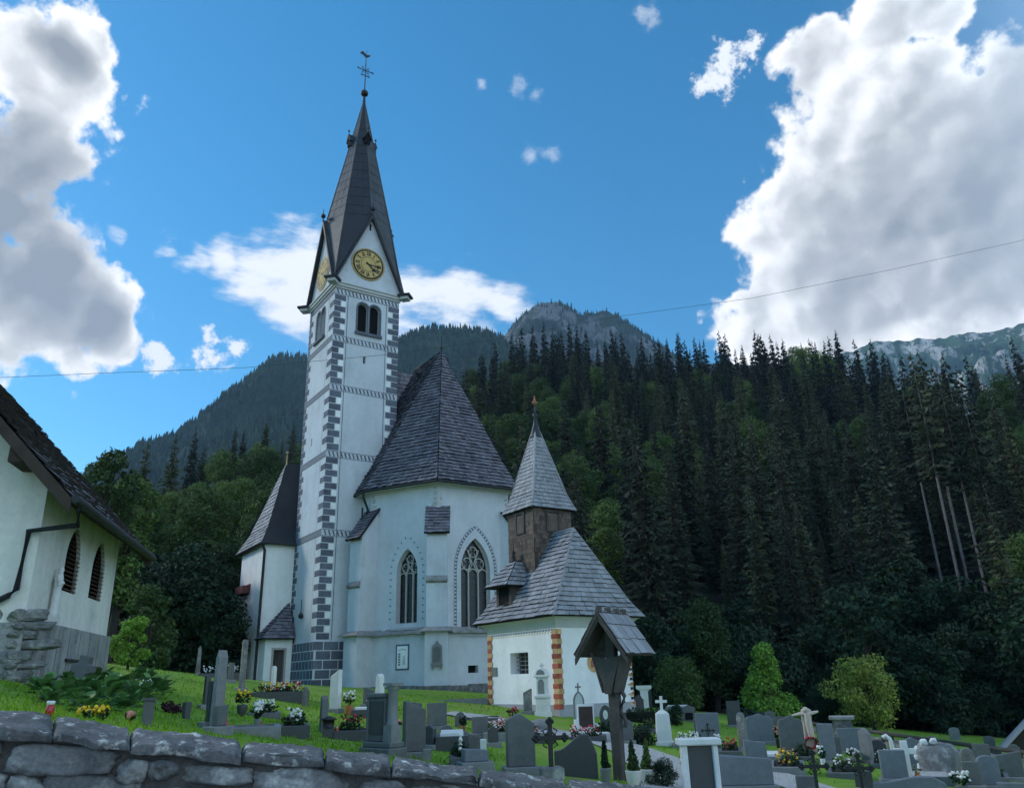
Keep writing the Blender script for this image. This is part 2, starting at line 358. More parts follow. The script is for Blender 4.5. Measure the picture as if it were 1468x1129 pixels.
# belfry window frames
for mm, oo in ((mR, opsR), (mL, opsL)):
    w = MB(mm); x0, x1 = oo[0]['x0'], oo[1]['x1']
    for o in oo:
        pts = [(o['x0'], o['z0'])]+o['top']+[(o['x1'], o['z0'])]
        for (ax, az), (bx, bz) in zip(pts[:-1], pts[1:]):
            dx, dz = bx-ax, bz-az; l = math.hypot(dx, dz) or 1; nx, nz = -dz/l*.14, dx/l*.14
            if abs(dx) < .01 and ((ax > oo[0]['x0']+.1 and ax < oo[1]['x1']-.1)): nx *= .5
            w.add([(ax, -.012, az), (bx, -.012, bz), (bx+nx, -.012, bz+nz), (ax+nx, -.012, az+nz), (ax, .1, az), (bx, .1, bz)], [(0, 1, 2, 3), (0, 4, 5, 1)])
    w.box(x0-.18, x1+.18, -.14, .3, b0-.2, b0-.003)
    w.build('belfry_window', 'paintgrey', tower, base=BZ)
    w = MB(mm); w.box(oo[0]['x1']+.002, oo[1]['x0']-.002, .02, .22, b0, zb[1]+2.35); w.build('mullion', 'cornice', tower, base=BZ)
# quoins: painted blocks as thin raised plaster plates
q = MB()
def quoin_run(z0, z1, n, first_long=True):
    hb = (z1-z0)/n
    for i in range(n):
        za, zc = z0+i*hb+.025, z0+(i+1)*hb-.025; lg = (i % 2 == 0) == first_long
        e = .012
        L1 = .78 if lg else .44
        if lg: q.box(.03, L1, -e, 0, za, zc, 0, mR); q.box(TW-L1, TW-.0, -e, 0, za, zc, 0, mR); q.box(.0, .42, -e, 0, za, zc, 0, mL)
        else:
            q.box(-.0, L1, -e, 0, za, zc, 0, mR); q.box(TW-L1, TW, -e, 0, za, zc, 0, mR); q.box(TW-.75, TW, -e, 0, za, zc, 0, mL); q.box(0, .75, -e, 0, za, zc, 0, mL)
        if not lg: q.box(TW-L1-.38, TW-L1-.05, -e*.5, 0, za, zc, 1, mR); q.box(L1+.05, L1+.36, -e*.5, 0, za, zc, 1, mR)
BH = .42
quoin_run(zb[1]+.02, zb[0]-BH-.02, 7); quoin_run(zb[2]+.02, zb[1]-BH, 7); quoin_run(zb[3]+.02, zb[2]-BH, 9); quoin_run(zb[4]+.02, zb[3]-BH, 11); quoin_run(zb[5]+.04, zb[4]-BH, 15)
for s in (.93, TW-.93): q.box(s-.022, s+.022, -.008, 0, zb[5], zb[0]-BH, 0, mR)
q.box(TW-.95, TW-.93, -.006, 0, zb[5], zb[0]-BH, 2, mL)
q.build('quoins', ['paintgrey', 'plaster2', 'paintband'], tower, base=BZ)
# rope bands
for k in range(5):
    t = zb[k]; b = MB()
    for mm, col in ((mR, 0), (mL, 1)):
        if mm is mR:
            b.box(0, TW, -.008, 0, t-.035, t, 0, mm); b.box(0, TW, -.008, 0, t-BH, t-BH+.035, 0, mm)
            n = 17
            for i in range(n):
                x = .12+i*(TW-.2)/n; a = .1
                b.add([(x, -.009, t-.06), (x+.11, -.009, t-.06), (x+.11+a, -.009, t-BH+.06), (x+a, -.009, t-BH+.06)], [(0, 1, 2, 3)], 0, mm)
        else: b.box(0, TW, -.006, 0, t-BH, t, 1, mm); b.box(0, TW, -.010, 0, t-.05, t, 2, mm); b.box(0, TW, -.010, 0, t-BH, t-BH+.05, 2, mm)
    b.build('rope_band', ['paintgrey', 'paintband', 'paintgrey'], tower, base=BZ)
# painted block plinth
p = MB(); pz0, pz1 = F.z, zb[5]; e = .1
p.box(-e, TW+e, -e, TW+e, pz0, pz1-.02, 1)
rows = 5; hr = (pz1-.06-(-.25))/rows
for r in range(-1, rows):
    za = -.22+r*hr+.03; zc = -.22+(r+1)*hr-.03
    x = 0 if r % 2 else -.45
    while x < TW:
        a0, a1 = max(-e, x+.03), min(TW+e, x+.9-.03)
        if a1-a0 > .1: p.box(a0, a1, -e-.012, -e, za, zc, 0)
        x += .9
    y = -.2 if r % 2 else -.5
    while y < TW:
        a0, a1 = max(-e, y+.04), min(TW+e, y+.55-.04)
        if a1-a0 > .1: p.box(-e-.012, -e, a0, a1, za, zc, 0)
        y += .55
p.build('tower_plinth', ['paintgrey', 'plaster'], tower, base=BZ)
# cornice
c = MB()
for i, (o, za, zc) in enumerate(((.06, zb[0]+.02, zb[0]+.16), (.16, zb[0]+.16, zb[0]+.34), (.24, zb[0]+.34, zb[0]+.46))):
    c.box(-o, TW+o, -o, TW+o, za+.001*i, zc)
c.build('cornice', 'cornice', tower, base=BZ)
# gables
zg0 = zb[0]+.46; zgf = F.zt(396, 0, 0); zga = F.zt(312, TW/2, 0)
g = MB()
for mm in (mR, mL, mB, mE):
    g.add([(0, 0, zg0), (TW, 0, zg0), (TW, 0, zgf), (TW/2, 0, zga), (0, 0, zgf)], [(0, 1, 2, 3, 4)], 0, mm)
g.build('gable', 'plaster', tower, base=BZ)
zT = F.zt(142, TW/2, TW/2)
cx = TW/2
# spire: corner ridges + gable ridges, faces alternate between a dark and a greyer sheet tone
def ring(z, k=1.):
    t = (z-zga)/(zT-zga); return t
zm = zga+.15; ov = .32
sp = MB(); T = Vector((cx, cx, zT))
cr = [Vector((-ov*.3, -ov*.3, zgf+.1)), Vector((TW+ov*.3, -ov*.3, zgf+.1)), Vector((TW+ov*.3, TW+ov*.3, zgf+.1)), Vector((-ov*.3, TW+ov*.3, zgf+.1))]
ap = [Vector((cx, -ov, zm)), Vector((TW+ov, cx, zm)), Vector((cx, TW+ov, zm)), Vector((-ov, cx, zm))]
rc = (TW/2+ov*.2)
mid = [Vector((cx+sx*rc*.72, cx+sy*rc*.72, zm)) for sx, sy in ((-1, -1), (1, -1), (1, 1), (-1, 1))]
api = [Vector((cx, cx-rc, zm)), Vector((cx+rc, cx, zm)), Vector((cx, cx+rc, zm)), Vector((cx-rc, cx, zm))]
for i in range(4):
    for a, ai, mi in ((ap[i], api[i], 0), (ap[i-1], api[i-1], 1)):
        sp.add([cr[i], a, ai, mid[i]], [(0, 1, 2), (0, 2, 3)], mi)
        N = 14
        for k in range(N):
            t0, t1 = k/N, (k+1)/N; f0 = t0; f1 = t1
            A0, A1 = ai.lerp(T, f0), ai.lerp(T, f1); B0, B1 = mid[i].lerp(T, f0), mid[i].lerp(T, f1)
            n = (A0-B0).cross(T-B0).normalized(); n = n if n.dot(A0-Vector((cx, cx, A0.z))) > 0 else -n
            sp.add([B0+n*.015, A0+n*.015, A1, B1, B0, A0], [(0, 1, 2, 3), (0, 1, 5, 4)], mi)
for i in range(4):
    sp.tube([cr[i], mid[i], T], [.07, .06, .03], 6, 2); sp.tube([api[i], T], [.05, .03], 6, 2)
# standing seams
for i in range(4):
    for a, k in ((api[i], 0), (api[i-1], 1)):
        for fr in (.33, .66):
            p0 = mid[i].lerp(a, fr); sp.tube([p0, p0.lerp(T, .6)], .022, 4, 0 if k == 0 else 1)
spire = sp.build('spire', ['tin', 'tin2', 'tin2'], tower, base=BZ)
# gable verges and eave spouts
vg = MB()
for i in range(4):
    for c0, sgn in ((cr[i], 1), (cr[(i+1) % 4], -1)):
        a = ap[i]
        cdir = Vector((cx, cx, 0))-Vector((a.x, a.y, 0)); cdir.normalize()
        foot = Vector((c0.x, c0.y, zgf-.05)); ext = (foot-a).normalized()*.35
        P0, P1 = a+Vector((0, 0, .06)), foot+ext
        if abs(cdir.x) > .5: P1.x = a.x
        else: P1.y = a.y
        for q0, q1 in ((P0, P1),):
            vg.add([q0, q1, q1-Vector((0, 0, .30)), q0-Vector((0, 0, .42)), q0+cdir*ov, q1+cdir*ov, q1+cdir*ov-Vector((0, 0, .2)), q0+cdir*ov-Vector((0, 0, .2))],
                   [(0,1,2,3),(4,5,6,7),(0,1,5,4),(3,2,6,7),(1,2,6,5)])
for k, (sx, sy) in enumerate(((-1, -1), (1, -1), (1, 1), (-1, 1))):
    Mx = Matrix.Translation((cx+sx*(TW/2+.3), cx+sy*(TW/2+.3), zgf-.3)) @ Matrix.Rotation(R(45), 4, 'Z')
    vg.box(-.42, .42, -.42, .42, -.14, 0, 0, Mx); vg.box(-.28, .28, -.28, .28, -.34, -.14, 1, Mx)
vg.build('verge', ['darkroof', 'cornice'], tower, base=BZ)
for a in ap:
    fi = MB(); fi.tube([a+Vector((0, 0, -.05)), a+Vector((0, 0, .95))], [.05, .02], 6); fi.ball((a.x, a.y, a.z+.38), .17)
    fi.build('gable_finial', 'iron', tower, base=BZ)
# lucarnes high on the spire
zl = F.zt(212, cx, cx); tl = (zl-zm)/(zT-zm)
lu = MB()
for i in range(4):
    a = api[i].lerp(T, tl); d = Vector((a.x-cx, a.y-cx, 0)).normalized(); s = Vector((-d.y, d.x, 0)); u = Vector((0, 0, 1))
    o = a-d*.05
    P = lambda x, y, z: o+s*x*.7+d*y*.7+u*z*.85
    lu.add([P(-.3, .28, -.35), P(.3, .28, -.35), P(.3, .28, .25), P(0, .28, .85), P(-.3, .28, .25)], [(0, 1, 2, 3, 4)], 1)
    for sg in (-1, 1):
        lu.add([P(sg*.3, .28, -.35), P(sg*.3, -.5, -.35), P(sg*.3, -.5, .25), P(sg*.3, .28, .25)], [(0, 1, 2, 3)], 0)
        lu.add([P(sg*.46, .38, .12), P(0, .38, .95), P(0, -.6, .95), P(sg*.46, -.6, .12), P(sg*.46, .38, .06), P(0, .38, .86)], [(0, 1, 2, 3), (0, 1, 5, 4)], 0)
    lu.tube([P(0, .3, .9), P(0, .3, 1.5)], [.03, .015], 5); lu.ball(P(0, .3, 1.25), .08)
lu.build('lucarne', ['tin', 'void'], tower, base=BZ)
# ball, cross and weathercock
zc = F.zt(134, cx, cx); zx = F.zt(76, cx, cx); hh = zx-zc
fx = MB(); fx.lathe([(.16, -1.6), (.10, -.5), (.08, -.3)], 10, 0, (cx, cx, zc)); fx.ball((cx, cx, zc), .30, 0, 10, .9)
fx.tube([(cx, cx, zc), (cx, cx, zx-.15)], [.05, .03], 6)
zx1 = zc+hh*.56
for s_, zz in ((.62, zx1), (.3, zx1-.5)):
    fx.tube([(cx-s_, cx, zz), (cx+s_, cx, zz)], .035, 6)
    for sg in (-1, 1): fx.tube([(cx+sg*s_+.09*math.cos(q), cx, zz+.09*math.sin(q)) for q in np.linspace(0, 6.28, 9)], .02, 4)
for q in (45, 135, 225, 315):
    fx.tube([(cx, cx, zx1), (cx+.42*math.cos(R(q)), cx, zx1+.42*math.sin(R(q)))], .018, 4)
    fx.tube([(cx+.3*math.cos(R(q))+.1*math.cos(t), cx, zx1+.3*math.sin(R(q))+.1*math.sin(t)) for t in np.linspace(0, 6.28, 9)], .014, 4)
fx.tube([(cx, cx, zx1+.42), (cx, cx, zx1+.62)], .05, 5)
fx.build('tower_cross', 'iron', tower, base=BZ)
wc = MB(); zz = zx-.25
wc.slabp([(cx-.42, zz+.12), (cx-.5, zz+.02), (cx-.25, zz-.02), (cx-.1, zz-.16), (cx+.12, zz-.16), (cx+.3, zz), (cx+.36, zz+.2), (cx+.24, zz+.1), (cx+.05, zz+.05), (cx-.18, zz+.16), (cx-.3, zz+.3)], cx-.04, cx+.04)
wc.tube([(cx, cx, zz-.1), (cx, cx, zz+.45)], .02, 5); wc.build('weathercock', 'iron', tower, base=BZ)
# clocks
for mm, (u, v), pp in ((mR, (527.5, 379.5), PR), (mL, (463.5, 393), PL)):
    s, z = F.on(u, v, *pp); r = 1.10; k = MB(mm)
    def disc(rad, y0, y1, mi, n=48):
        k.slabp([(s+rad*math.cos(2*math.pi*i/n), z+rad*math.sin(2*math.pi*i/n)) for i in range(n)], y0, y1, mi)
    disc(r+.1, -.05, -.001, 1); disc(r, -.065, -.05, 2); disc(r*.9, -.078, -.065, 0)
    n = 48
    for ra, rb_ in ((r*.50, r*.47),):
        for i in range(n):
            q0, q1 = 2*math.pi*i/n, 2*math.pi*(i+1)/n
            k.add([(s+ra*math.cos(q0), -.084, z+ra*math.sin(q0)), (s+ra*math.cos(q1), -.084, z+ra*math.sin(q1)), (s+rb_*math.cos(q1), -.084, z+rb_*math.sin(q1)), (s+rb_*math.cos(q0), -.084, z+rb_*math.sin(q0))], [(0, 1, 2, 3)], 2)
    NUM = ['XII', 'I', 'II', 'III', 'IIII', 'V', 'VI', 'VII', 'VIII', 'IX', 'X', 'XI']
    for h in range(12):
        q = math.pi/2-h*math.pi/6; Mx = Matrix.Translation((s, -.0835, z)) @ Matrix.Rotation(q-math.pi/2, 4, Vector((0, -1, 0)))
        tx = NUM[h]; W_ = {'I': .075, 'V': .15, 'X': .15}; tot = sum(W_[c_] for c_ in tx); x = -tot/2; z0, z1 = r*.57, r*.85
        for c_ in tx:
            w_ = W_[c_]; m_ = x+w_/2; t = .027
            def bar(a, b_, t=t): k.add([(a-t, 0, z0), (a+t, 0, z0), (b_+t, 0, z1), (b_-t, 0, z1)], [(0, 1, 2, 3)], 2, Mx)
            if c_ == 'I': bar(m_, m_)
            elif c_ == 'V': bar(m_, m_-.055); bar(m_, m_+.055)
            else: bar(m_-.055, m_+.055); bar(m_+.055, m_-.055)
            x += w_
    for ang, ln, wd in ((R(-5), .95, .075), (R(-42), .72, .11)):      # hands: about a quarter past four
        Mx = Matrix.Translation((s, -.095, z)) @ Matrix.Rotation(ang, 4, Vector((0, -1, 0)))
        k.add([(-.18, 0, -wd*.5), (ln*.6, 0, -wd*.6), (ln*.72, 0, -wd*1.6), (ln, 0, 0), (ln*.72, 0, wd*1.6), (ln*.6, 0, wd*.6), (-.18, 0, wd*.5)], [tuple(range(7))], 2, Mx)
    k.build('clock_face', ['clock', 'clockring', 'black'], tower, base=BZ)
s4, z4 = F.on(531, 326, *PR); k = MB(mR); k.box(s4-.06, s4+.06, -.02, .02, z4-.25, z4+.25); k.build('vent_slit', 'void', tower, base=BZ)
k = MB(mL); k.lathe([(.02, .85), (.03, .1), (.13, 0), (.16, -.1), (.1, -.22), (.02, -.25)], 8, 0, (s3, -.12, z3)); k.build('lightning_box', 'iron', tower, base=BZ)
# ---------------------------------------------------------------- chancel
CC = [(2.54, 2.6), (2.54, -1.22), (4.86, -5.29), (9.65, -5.29), (11.97, -1.22), (11.97, 2.6)]
def off(poly, o):
    out = []
    for i, p_ in enumerate(poly):
        ns = []
        for a, b_ in ((i-1, i), (i, i+1)):
            if a < 0 or b_ >= len(poly): continue
            dx, dy = poly[b_][0]-poly[a][0], poly[b_][1]-poly[a][1]; l = math.hypot(dx, dy); ns.append((dy/l, -dx/l))
        n0 = ns[0]; n1 = ns[-1]; dt = 1+n0[0]*n1[0]+n0[1]*n1[1]
        out.append((p_[0]-(n0[0]+n1[0])/dt*-o if False else p_[0]+(n0[0]+n1[0])/dt*o, p_[1]+(n0[1]+n1[1])/dt*o))
    return out
# orientation check: outward normal must point away from the inside
_t = off(CC, .5); SGN = 1 if _t[2][1] < CC[2][1] else -1
def OFF(o): return off(CC, o*SGN)
EO = OFF(.6)
ze = F.zt(686, *EO[2]); zA = F.zt(503.5, 7.25, -1.2); zw = ze+.3
zled = F.zt(906, *OFF(.2)[2]); zbs = F.zt(981.5, *OFF(.3)[2])
fL = (CC[1], CC[2]); fR = (CC[2], CC[3])
def win(face, u0, u1, vs, vt, rise_f=1.25):
    s0, _ = F.on(u0, 850, *face); s1, _ = F.on(u1, 850, *face); um = (u0+u1)/2
    return s0, s1, F.on(um, vs, *face)[1], F.on(um, vt, *face)[1]
ch = MB(); wins = []
mats_w = {}
for i in range(len(CC)-1):
    Mw, l = plane_m(CC[i], CC[i+1]); ops = []
    if i in (1, 2):
        s0, s1, z0, zt_ = win(fL, 568, 598, 893, 786) if i == 1 else win(fR, 661, 703, 903, 771)
        rise = (s1-s0)*.95; o = opening(s0, s1, z0, zt_-rise, rise, .42); ops = [o]; wins.append((Mw, o, i))
    wallp(ch, Mw, 0, l, zled-.3, zw, ops)
LW = OFF(.16)
for i in range(len(CC)-1):
    Mw, l = plane_m(LW[i], LW[i+1]); ops = []
    if i == 2:
        s0, z0 = F.on(671, 964, LW[2], LW[3]); s1, z1 = F.on(685.5, 953, LW[2], LW[3]); ops = [opening(s0, s1, z0, z1, None, .4)]; hole = (Mw, ops[0])
    wallp(ch, Mw, 0, l, F.z, zled, ops)
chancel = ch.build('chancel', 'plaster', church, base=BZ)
k = MB(); pane(k, hole[0], hole[1], .32); k.build('crypt_opening', 'void', chancel, base=BZ)
# stone coping on the lower wall, lumpy
k = MB(); o0, o1 = OFF(.0), OFF(.42)
for i in range(len(CC)-1):
    n = 14
    for j in range(n):
        a, b_ = j/n, (j+1)/n; P = lambda q, t: Vector((q[i][0]+(q[i+1][0]-q[i][0])*t, q[i][1]+(q[i+1][1]-q[i][1])*t, 0))
        h1, h2 = (rnd.uniform(-.05, .05) for _ in range(2))
        A, B, C_, D_ = P(o0, a), P(o0, b_), P(o1, b_), P(o1, a); U = Vector((0, 0, 1))
        t_ = zled+.3+h1; lo = zled+.02+h2*.6
        k.add([A+U*t_, B+U*t_, C_+U*(lo+.07), D_+U*(lo+.07), C_+U*(lo-.04), D_+U*(lo-.04), A+U*(zled-.05), B+U*(zled-.05)], [(0, 1, 2, 3), (3, 2, 4, 5), (5, 4, 7, 6), (0, 3, 5, 6), (1, 2, 4, 7)])
k.build('stone_coping', 'ledge', chancel, base=BZ)
k = MB(); o1 = OFF(.34)
for i in range(len(CC)-1):
    Mw, l = plane_m(o1[i], o1[i+1]); x = 0
    while x < l:
        w_ = rnd.uniform(.4, .9); x2 = min(l, x+w_); k.box(x+.01, x2, rnd.uniform(-.04, .03), .4, F.z-.3, zbs+rnd.uniform(-.06, .03), 0, Mw); x = x2
k.build('rubble_plinth', 'basestone', chancel, base=BZ)
# windows with tracery
for Mw, o, i in wins:
    k = MB(); pane(k, Mw, o, .40, 0)
    wd = o['x1']-o['x0']; zs = o['top'][0][1]; zt_ = max(z for x, z in o['top']); t = MB(Mw)
    nl = 3; y0, y1 = .26, .38; cw = .075 if i == 2 else .06; lw = (wd)/nl
    for j in range(1, nl): x = o['x0']+lw*j; t.box(x-cw/2, x+cw/2, y0, y1, o['z0'], zs+.05)
    def bars(pts, r=cw*.55): t.tube([(x, .32, z) for x, z in pts], r, 6, 0, False)
    for j in range(nl): bars(arc(o['x0']+lw*j, o['x0']+lw*(j+1), zs-.25, lw*.55))
    cxx = (o['x0']+o['x1'])/2
    for qx, qz, rr_ in ((cxx-wd*.2, zs+wd*.20, wd*.17), (cxx+wd*.2, zs+wd*.20, wd*.17), (cxx, zs+wd*.55, wd*.15)):
        bars([(qx+rr_*math.cos(a), qz+rr_*math.sin(a)) for a in np.linspace(0, 6.2832, 17)])
        for a in np.linspace(0, 6.28, 5)[:4]+.785: bars([(qx+rr_*math.cos(a), qz+rr_*math.sin(a)), (qx+rr_*.45*math.cos(a), qz+rr_*.45*math.sin(a))], cw*.4)
    bars([(o['x0']+lw, zs), (cxx-wd*.06, zs+wd*.3), (cxx-wd*.2, zs+wd*.62)]); bars([(o['x1']-lw, zs), (cxx+wd*.06, zs+wd*.3), (cxx+wd*.2, zs+wd*.62)])
    pts = [(o['x0'], o['z0'])]+o['top']+[(o['x1'], o['z0'])]; bars([(cxx+(x-cxx)*.97, z-.02) for x, z in pts], cw*.8)
    n_ = 9
    for j in range(1, n_): k.box(o['x0'], o['x1'], .385, .398, o['z0']+(zs-o['z0'])*j/n_-.012, o['z0']+(zs-o['z0'])*j/n_+.012, 1, Mw)
    w = k.build('lancet_window', ['glass', 'iron'], chancel, base=BZ)
    # tracery clipped by the reveal; sloping sill and painted border
    t.add([(o['x0']-.15, -.2, o['z0']-.35), (o['x1']+.15, -.2, o['z0']-.35), (o['x1'], .4, o['z0']+.06), (o['x0'], .4, o['z0']+.06)], [(0, 1, 2, 3)])
    if i == 1:
        sg = .34; bo = MB(Mw)
    else: sg = .30; bo = MB(Mw)
    zlow = o['z0']-.1
    top = arc(o['x0']-sg, o['x1']+sg, zs, (wd+2*sg)*.95, 12)
    path = [(o['x0']-sg, zlow)]+top+[(o['x1']+sg, zlow)]
    # resample
    L_ = [0]
    for a, b_ in zip(path[:-1], path[1:]): L_.append(L_[-1]+math.hypot(b_[0]-a[0], b_[1]-a[1]))
    def at_(d):
        for m_ in range(len(path)-1):
            if L_[m_+1] >= d:
                f = (d-L_[m_])/(L_[m_+1]-L_[m_]+1e-9); a, b_ = path[m_], path[m_+1]; dx, dz = b_[0]-a[0], b_[1]-a[1]; l = math.hypot(dx, dz); return a[0]+dx*f, a[1]+dz*f, dx/l, dz/l
        return path[-1][0], path[-1][1], 0, -1
    st = .36 if i == 1 else .2; d = st
    while d < L_[-1]:
        x, z, dx, dz = at_(d); nx, nz = -dz, dx
        if i == 1: bo.add([(x-dx*.05, -.006, z-dz*.05), (x+dx*.05, -.006, z+dz*.05), (x+nx*.17+dx*.05, -.006, z+nz*.17+dz*.05)], [(0, 1, 2)])
        else: bo.add([(x-dx*.05, -.006, z-dz*.05), (x+dx*.05, -.006, z+dz*.05), (x+dx*.05+nx*.12, -.006, z+dz*.05+nz*.12), (x-dx*.05+nx*.12, -.006, z-dz*.05+nz*.12)], [(0, 1, 2, 3)])
        d += st
    if i == 2:
        for q0 in (-.02, .14):
            n_ = 60
            for j in range(n_):
                a = at_(L_[-1]*j/n_); b_ = at_(L_[-1]*(j+1)/n_)
                P = [(a[0]-a[3]*q0, a[1]+a[2]*q0), (b_[0]-b_[3]*q0, b_[1]+b_[2]*q0), (b_[0]-b_[3]*(q0+.025), b_[1]+b_[2]*(q0+.025)), (a[0]-a[3]*(q0+.025), a[1]+a[2]*(q0+.025))]
                bo.add([(x, -.006, z) for x, z in P], [(0, 1, 2, 3)])
    bo.build('painted_border', 'paintgrey', chancel, base=BZ)
    t.build('window_tracery', 'tracery', chancel, base=BZ)
# faded painted quoins under the eaves
k = MB()
for (i, s0, sg) in ((1, None, -1), (2, 0, 1), (2, None, -1), (1, 0, 1)):
    Mw, l = plane_m(CC[i], CC[i+1]); base_x = 0 if s0 == 0 else l
    for r in range(7):
        z = zw-.5-r*.32; x0_ = rnd.uniform(.02, .1); x1_ = x0_+rnd.uniform(.16, .42)
        if rnd.random() < .85: k.box(base_x+sg*x0_ if sg > 0 else base_x-x1_, base_x+x1_ if sg > 0 else base_x-x0_, -.005, 0, z-.2, z+rnd.uniform(-.05, .04), 0, Mw)
k.build('faded_quoins', mat('faded_ochre_paint', (.47,.45,.41), .9, .3, 5, col2=(.27,.26,.25), s2=7), chancel, base=BZ)
# buttresses
def buttress(P, n, wd, pr, z0, z1, cap, zl=None):
    n = Vector((n[0], n[1])).normalized(); Mx = Matrix(((-n.y, -n.x, 0, P[0]), (n.x, -n.y, 0, P[1]), (0, 0, 1, 0), (0, 0, 0, 1)))
    # local X = along the wall, local Y = inward
    b_ = MB(Mx); h = wd/2
    b_.add([(-h, -pr, z0), (h, -pr, z0), (h, .5, z0), (-h, .5, z0), (-h, -pr, z1), (h, -pr, z1), (h, .5, z1+cap*(pr+.5)/pr), (-h, .5, z1+cap*(pr+.5)/pr)], [(0,1,5,4),(1,2,6,5),(3,0,4,7),(4,5,6,7),(2,3,7,6)])
    o = b_.build('buttress', 'plaster', chancel, base=BZ)
    c_ = MB(Mx); e = .14
    roofface(c_, (-h-e, -pr-.28, z1-.12), (h+e, -pr-.28, z1-.12), (h+e, .15, z1+.06+cap*(pr+.15)/pr), (-h-e, .15, z1+.06+cap*(pr+.15)/pr), .1, course=.24, w=.25, seed=5)
    c_.build('buttress_cap', ['shingle', 'roofbase_shade'], chancel, base=BZ)
    if zl:
        d_ = MB(Mx); d_.add([(-h-.04, -pr-.14, zl), (h+.04, -pr-.14, zl), (h+.04, -pr, zl+.2), (-h-.04, -pr, zl+.2), (-h-.04, -pr-.14, zl-.1), (h+.04, -pr-.14, zl-.1), (h, -pr, zl-.2), (-h, -pr, zl-.2)], [(0,1,2,3),(4,5,1,0),(6,7,4,5),(0,3,7,4),(1,2,6,5)])
        d_.build('weathering_stone', 'ledge', chancel, base=BZ)
    # the wider foot below the coping
    f_ = MB(Mx); f_.box(-h-.05, h+.05, -pr-.14, .4, F.z, zled); f_.build('buttress_foot', 'plaster', chancel, base=BZ)
    g_ = MB(Mx); U = zled
    g_.add([(-h-.3, -pr-.42, U), (h+.3, -pr-.42, U), (h, -pr+.02, U+.28), (-h, -pr+.02, U+.28), (-h-.3, -pr-.42, U+.06), (h+.3, -pr-.42, U+.06), (h+.3, .2, U), (-h-.3, .2, U), (h+.02, .2, U+.28), (-h-.02, .2, U+.28)], [(0,1,5,4),(4,5,2,3),(1,6,8,2),(7,0,3,9),(0,1,6,7),(5,1,2),(4,0,3)])
    g_.build('stone_coping', 'ledge', chancel, base=BZ)
    h_ = MB(Mx); h_.box(-h-.2, h+.2, -pr-.3, .3, F.z-.3, zbs-.02); h_.build('rubble_plinth', 'basestone', chancel, base=BZ)
def outn(i):
    a = Vector(OFF(1)[i])-Vector(CC[i]); return a
buttress(CC[2], outn(2), 1.12, .95, zled-.05, F.zt(760, *OFF(.95)[2]), 1.35, F.zt(829, *OFF(.95)[2]))
buttress(CC[1], outn(1), 1.05, 1.0, zled-.05, F.zt(770, *OFF(1.0)[1]), 1.5, F.zt(838, *OFF(1.)[1]))
buttress(CC[3], outn(3), 1.1, .95, zled-.05, F.zt(770, *OFF(.95)[3]), 1.3, None)
# roof
def chancel_roof():
    r_ = MB(); A = (7.25, -1.2, zA); E_ = (7.25, 2.6, zA)
    f1, g1 = .2, .182
    tops = [E_, A, A, A, A, E_]
    lo = [(x, y, ze) for x, y in EO]
    mi = [tuple(Vector(l).lerp(Vector((t[0], t[1], ze)), f1)[:2])+(ze+(zA-ze)*g1,) for l, t in zip(lo, tops)]
    for i in range(5):
        roofface(r_, lo[i], lo[i+1], mi[i+1], mi[i], .08, course=.265, w=.26, th=.085, seed=20+i)
        roofface(r_, mi[i], mi[i+1], tops[i+1], tops[i], .08, course=.265, w=.26, th=.085, seed=30+i)
    return r_, lo, tops
r_, lo, tops = chancel_roof()
rr = r_.build('chancel_roof', ['shingle', 'roofbase_shade'], church, base=BZ)
k = MB()
for i in range(5):
    k.tube([Vector(lo[i])+Vector((0, 0, -.08)), Vector(lo[i+1])+Vector((0, 0, -.08))], .085, 8)
k.build('gutter', 'darkroof', rr, base=BZ)
k = MB(); k.prism(OFF(.5), ze-.10, ze-.02); k.prism(OFF(.12), ze-.25, ze+.2); k.build('soffit', 'cornice', rr, base=BZ)
k = MB(); k.tube([(7.25, -1.2, zA-.1), (7.25, -1.2, zA+1.1)], [.05, .02], 6); k.ball((7.25, -1.2, zA+.25), .1); k.tube([(7.25, -1.2, zA), (7.25, 2.6, zA)], .07, 6); k.build('roof_finial', 'iron', rr, base=BZ)
k = MB(); P0 = Vector(lo[1])+Vector((0, 0, -.1)); cw1 = Vector((CC[1][0]-.12, CC[1][1]+.2, 0))
zd = ze-1.3
k.tube([P0, P0+Vector((.05, .05, -.35)), Vector((cw1.x, cw1.y, zd+.25)), Vector((cw1.x, cw1.y, zd-1.6))], .075, 8); k.tube([Vector((cw1.x-.3, cw1.y+.1, zd+.35)), Vector((cw1.x-.3, cw1.y+.1, zd-.7))], .06, 8)
k.build('downpipe', 'darkroof', rr, base=BZ)
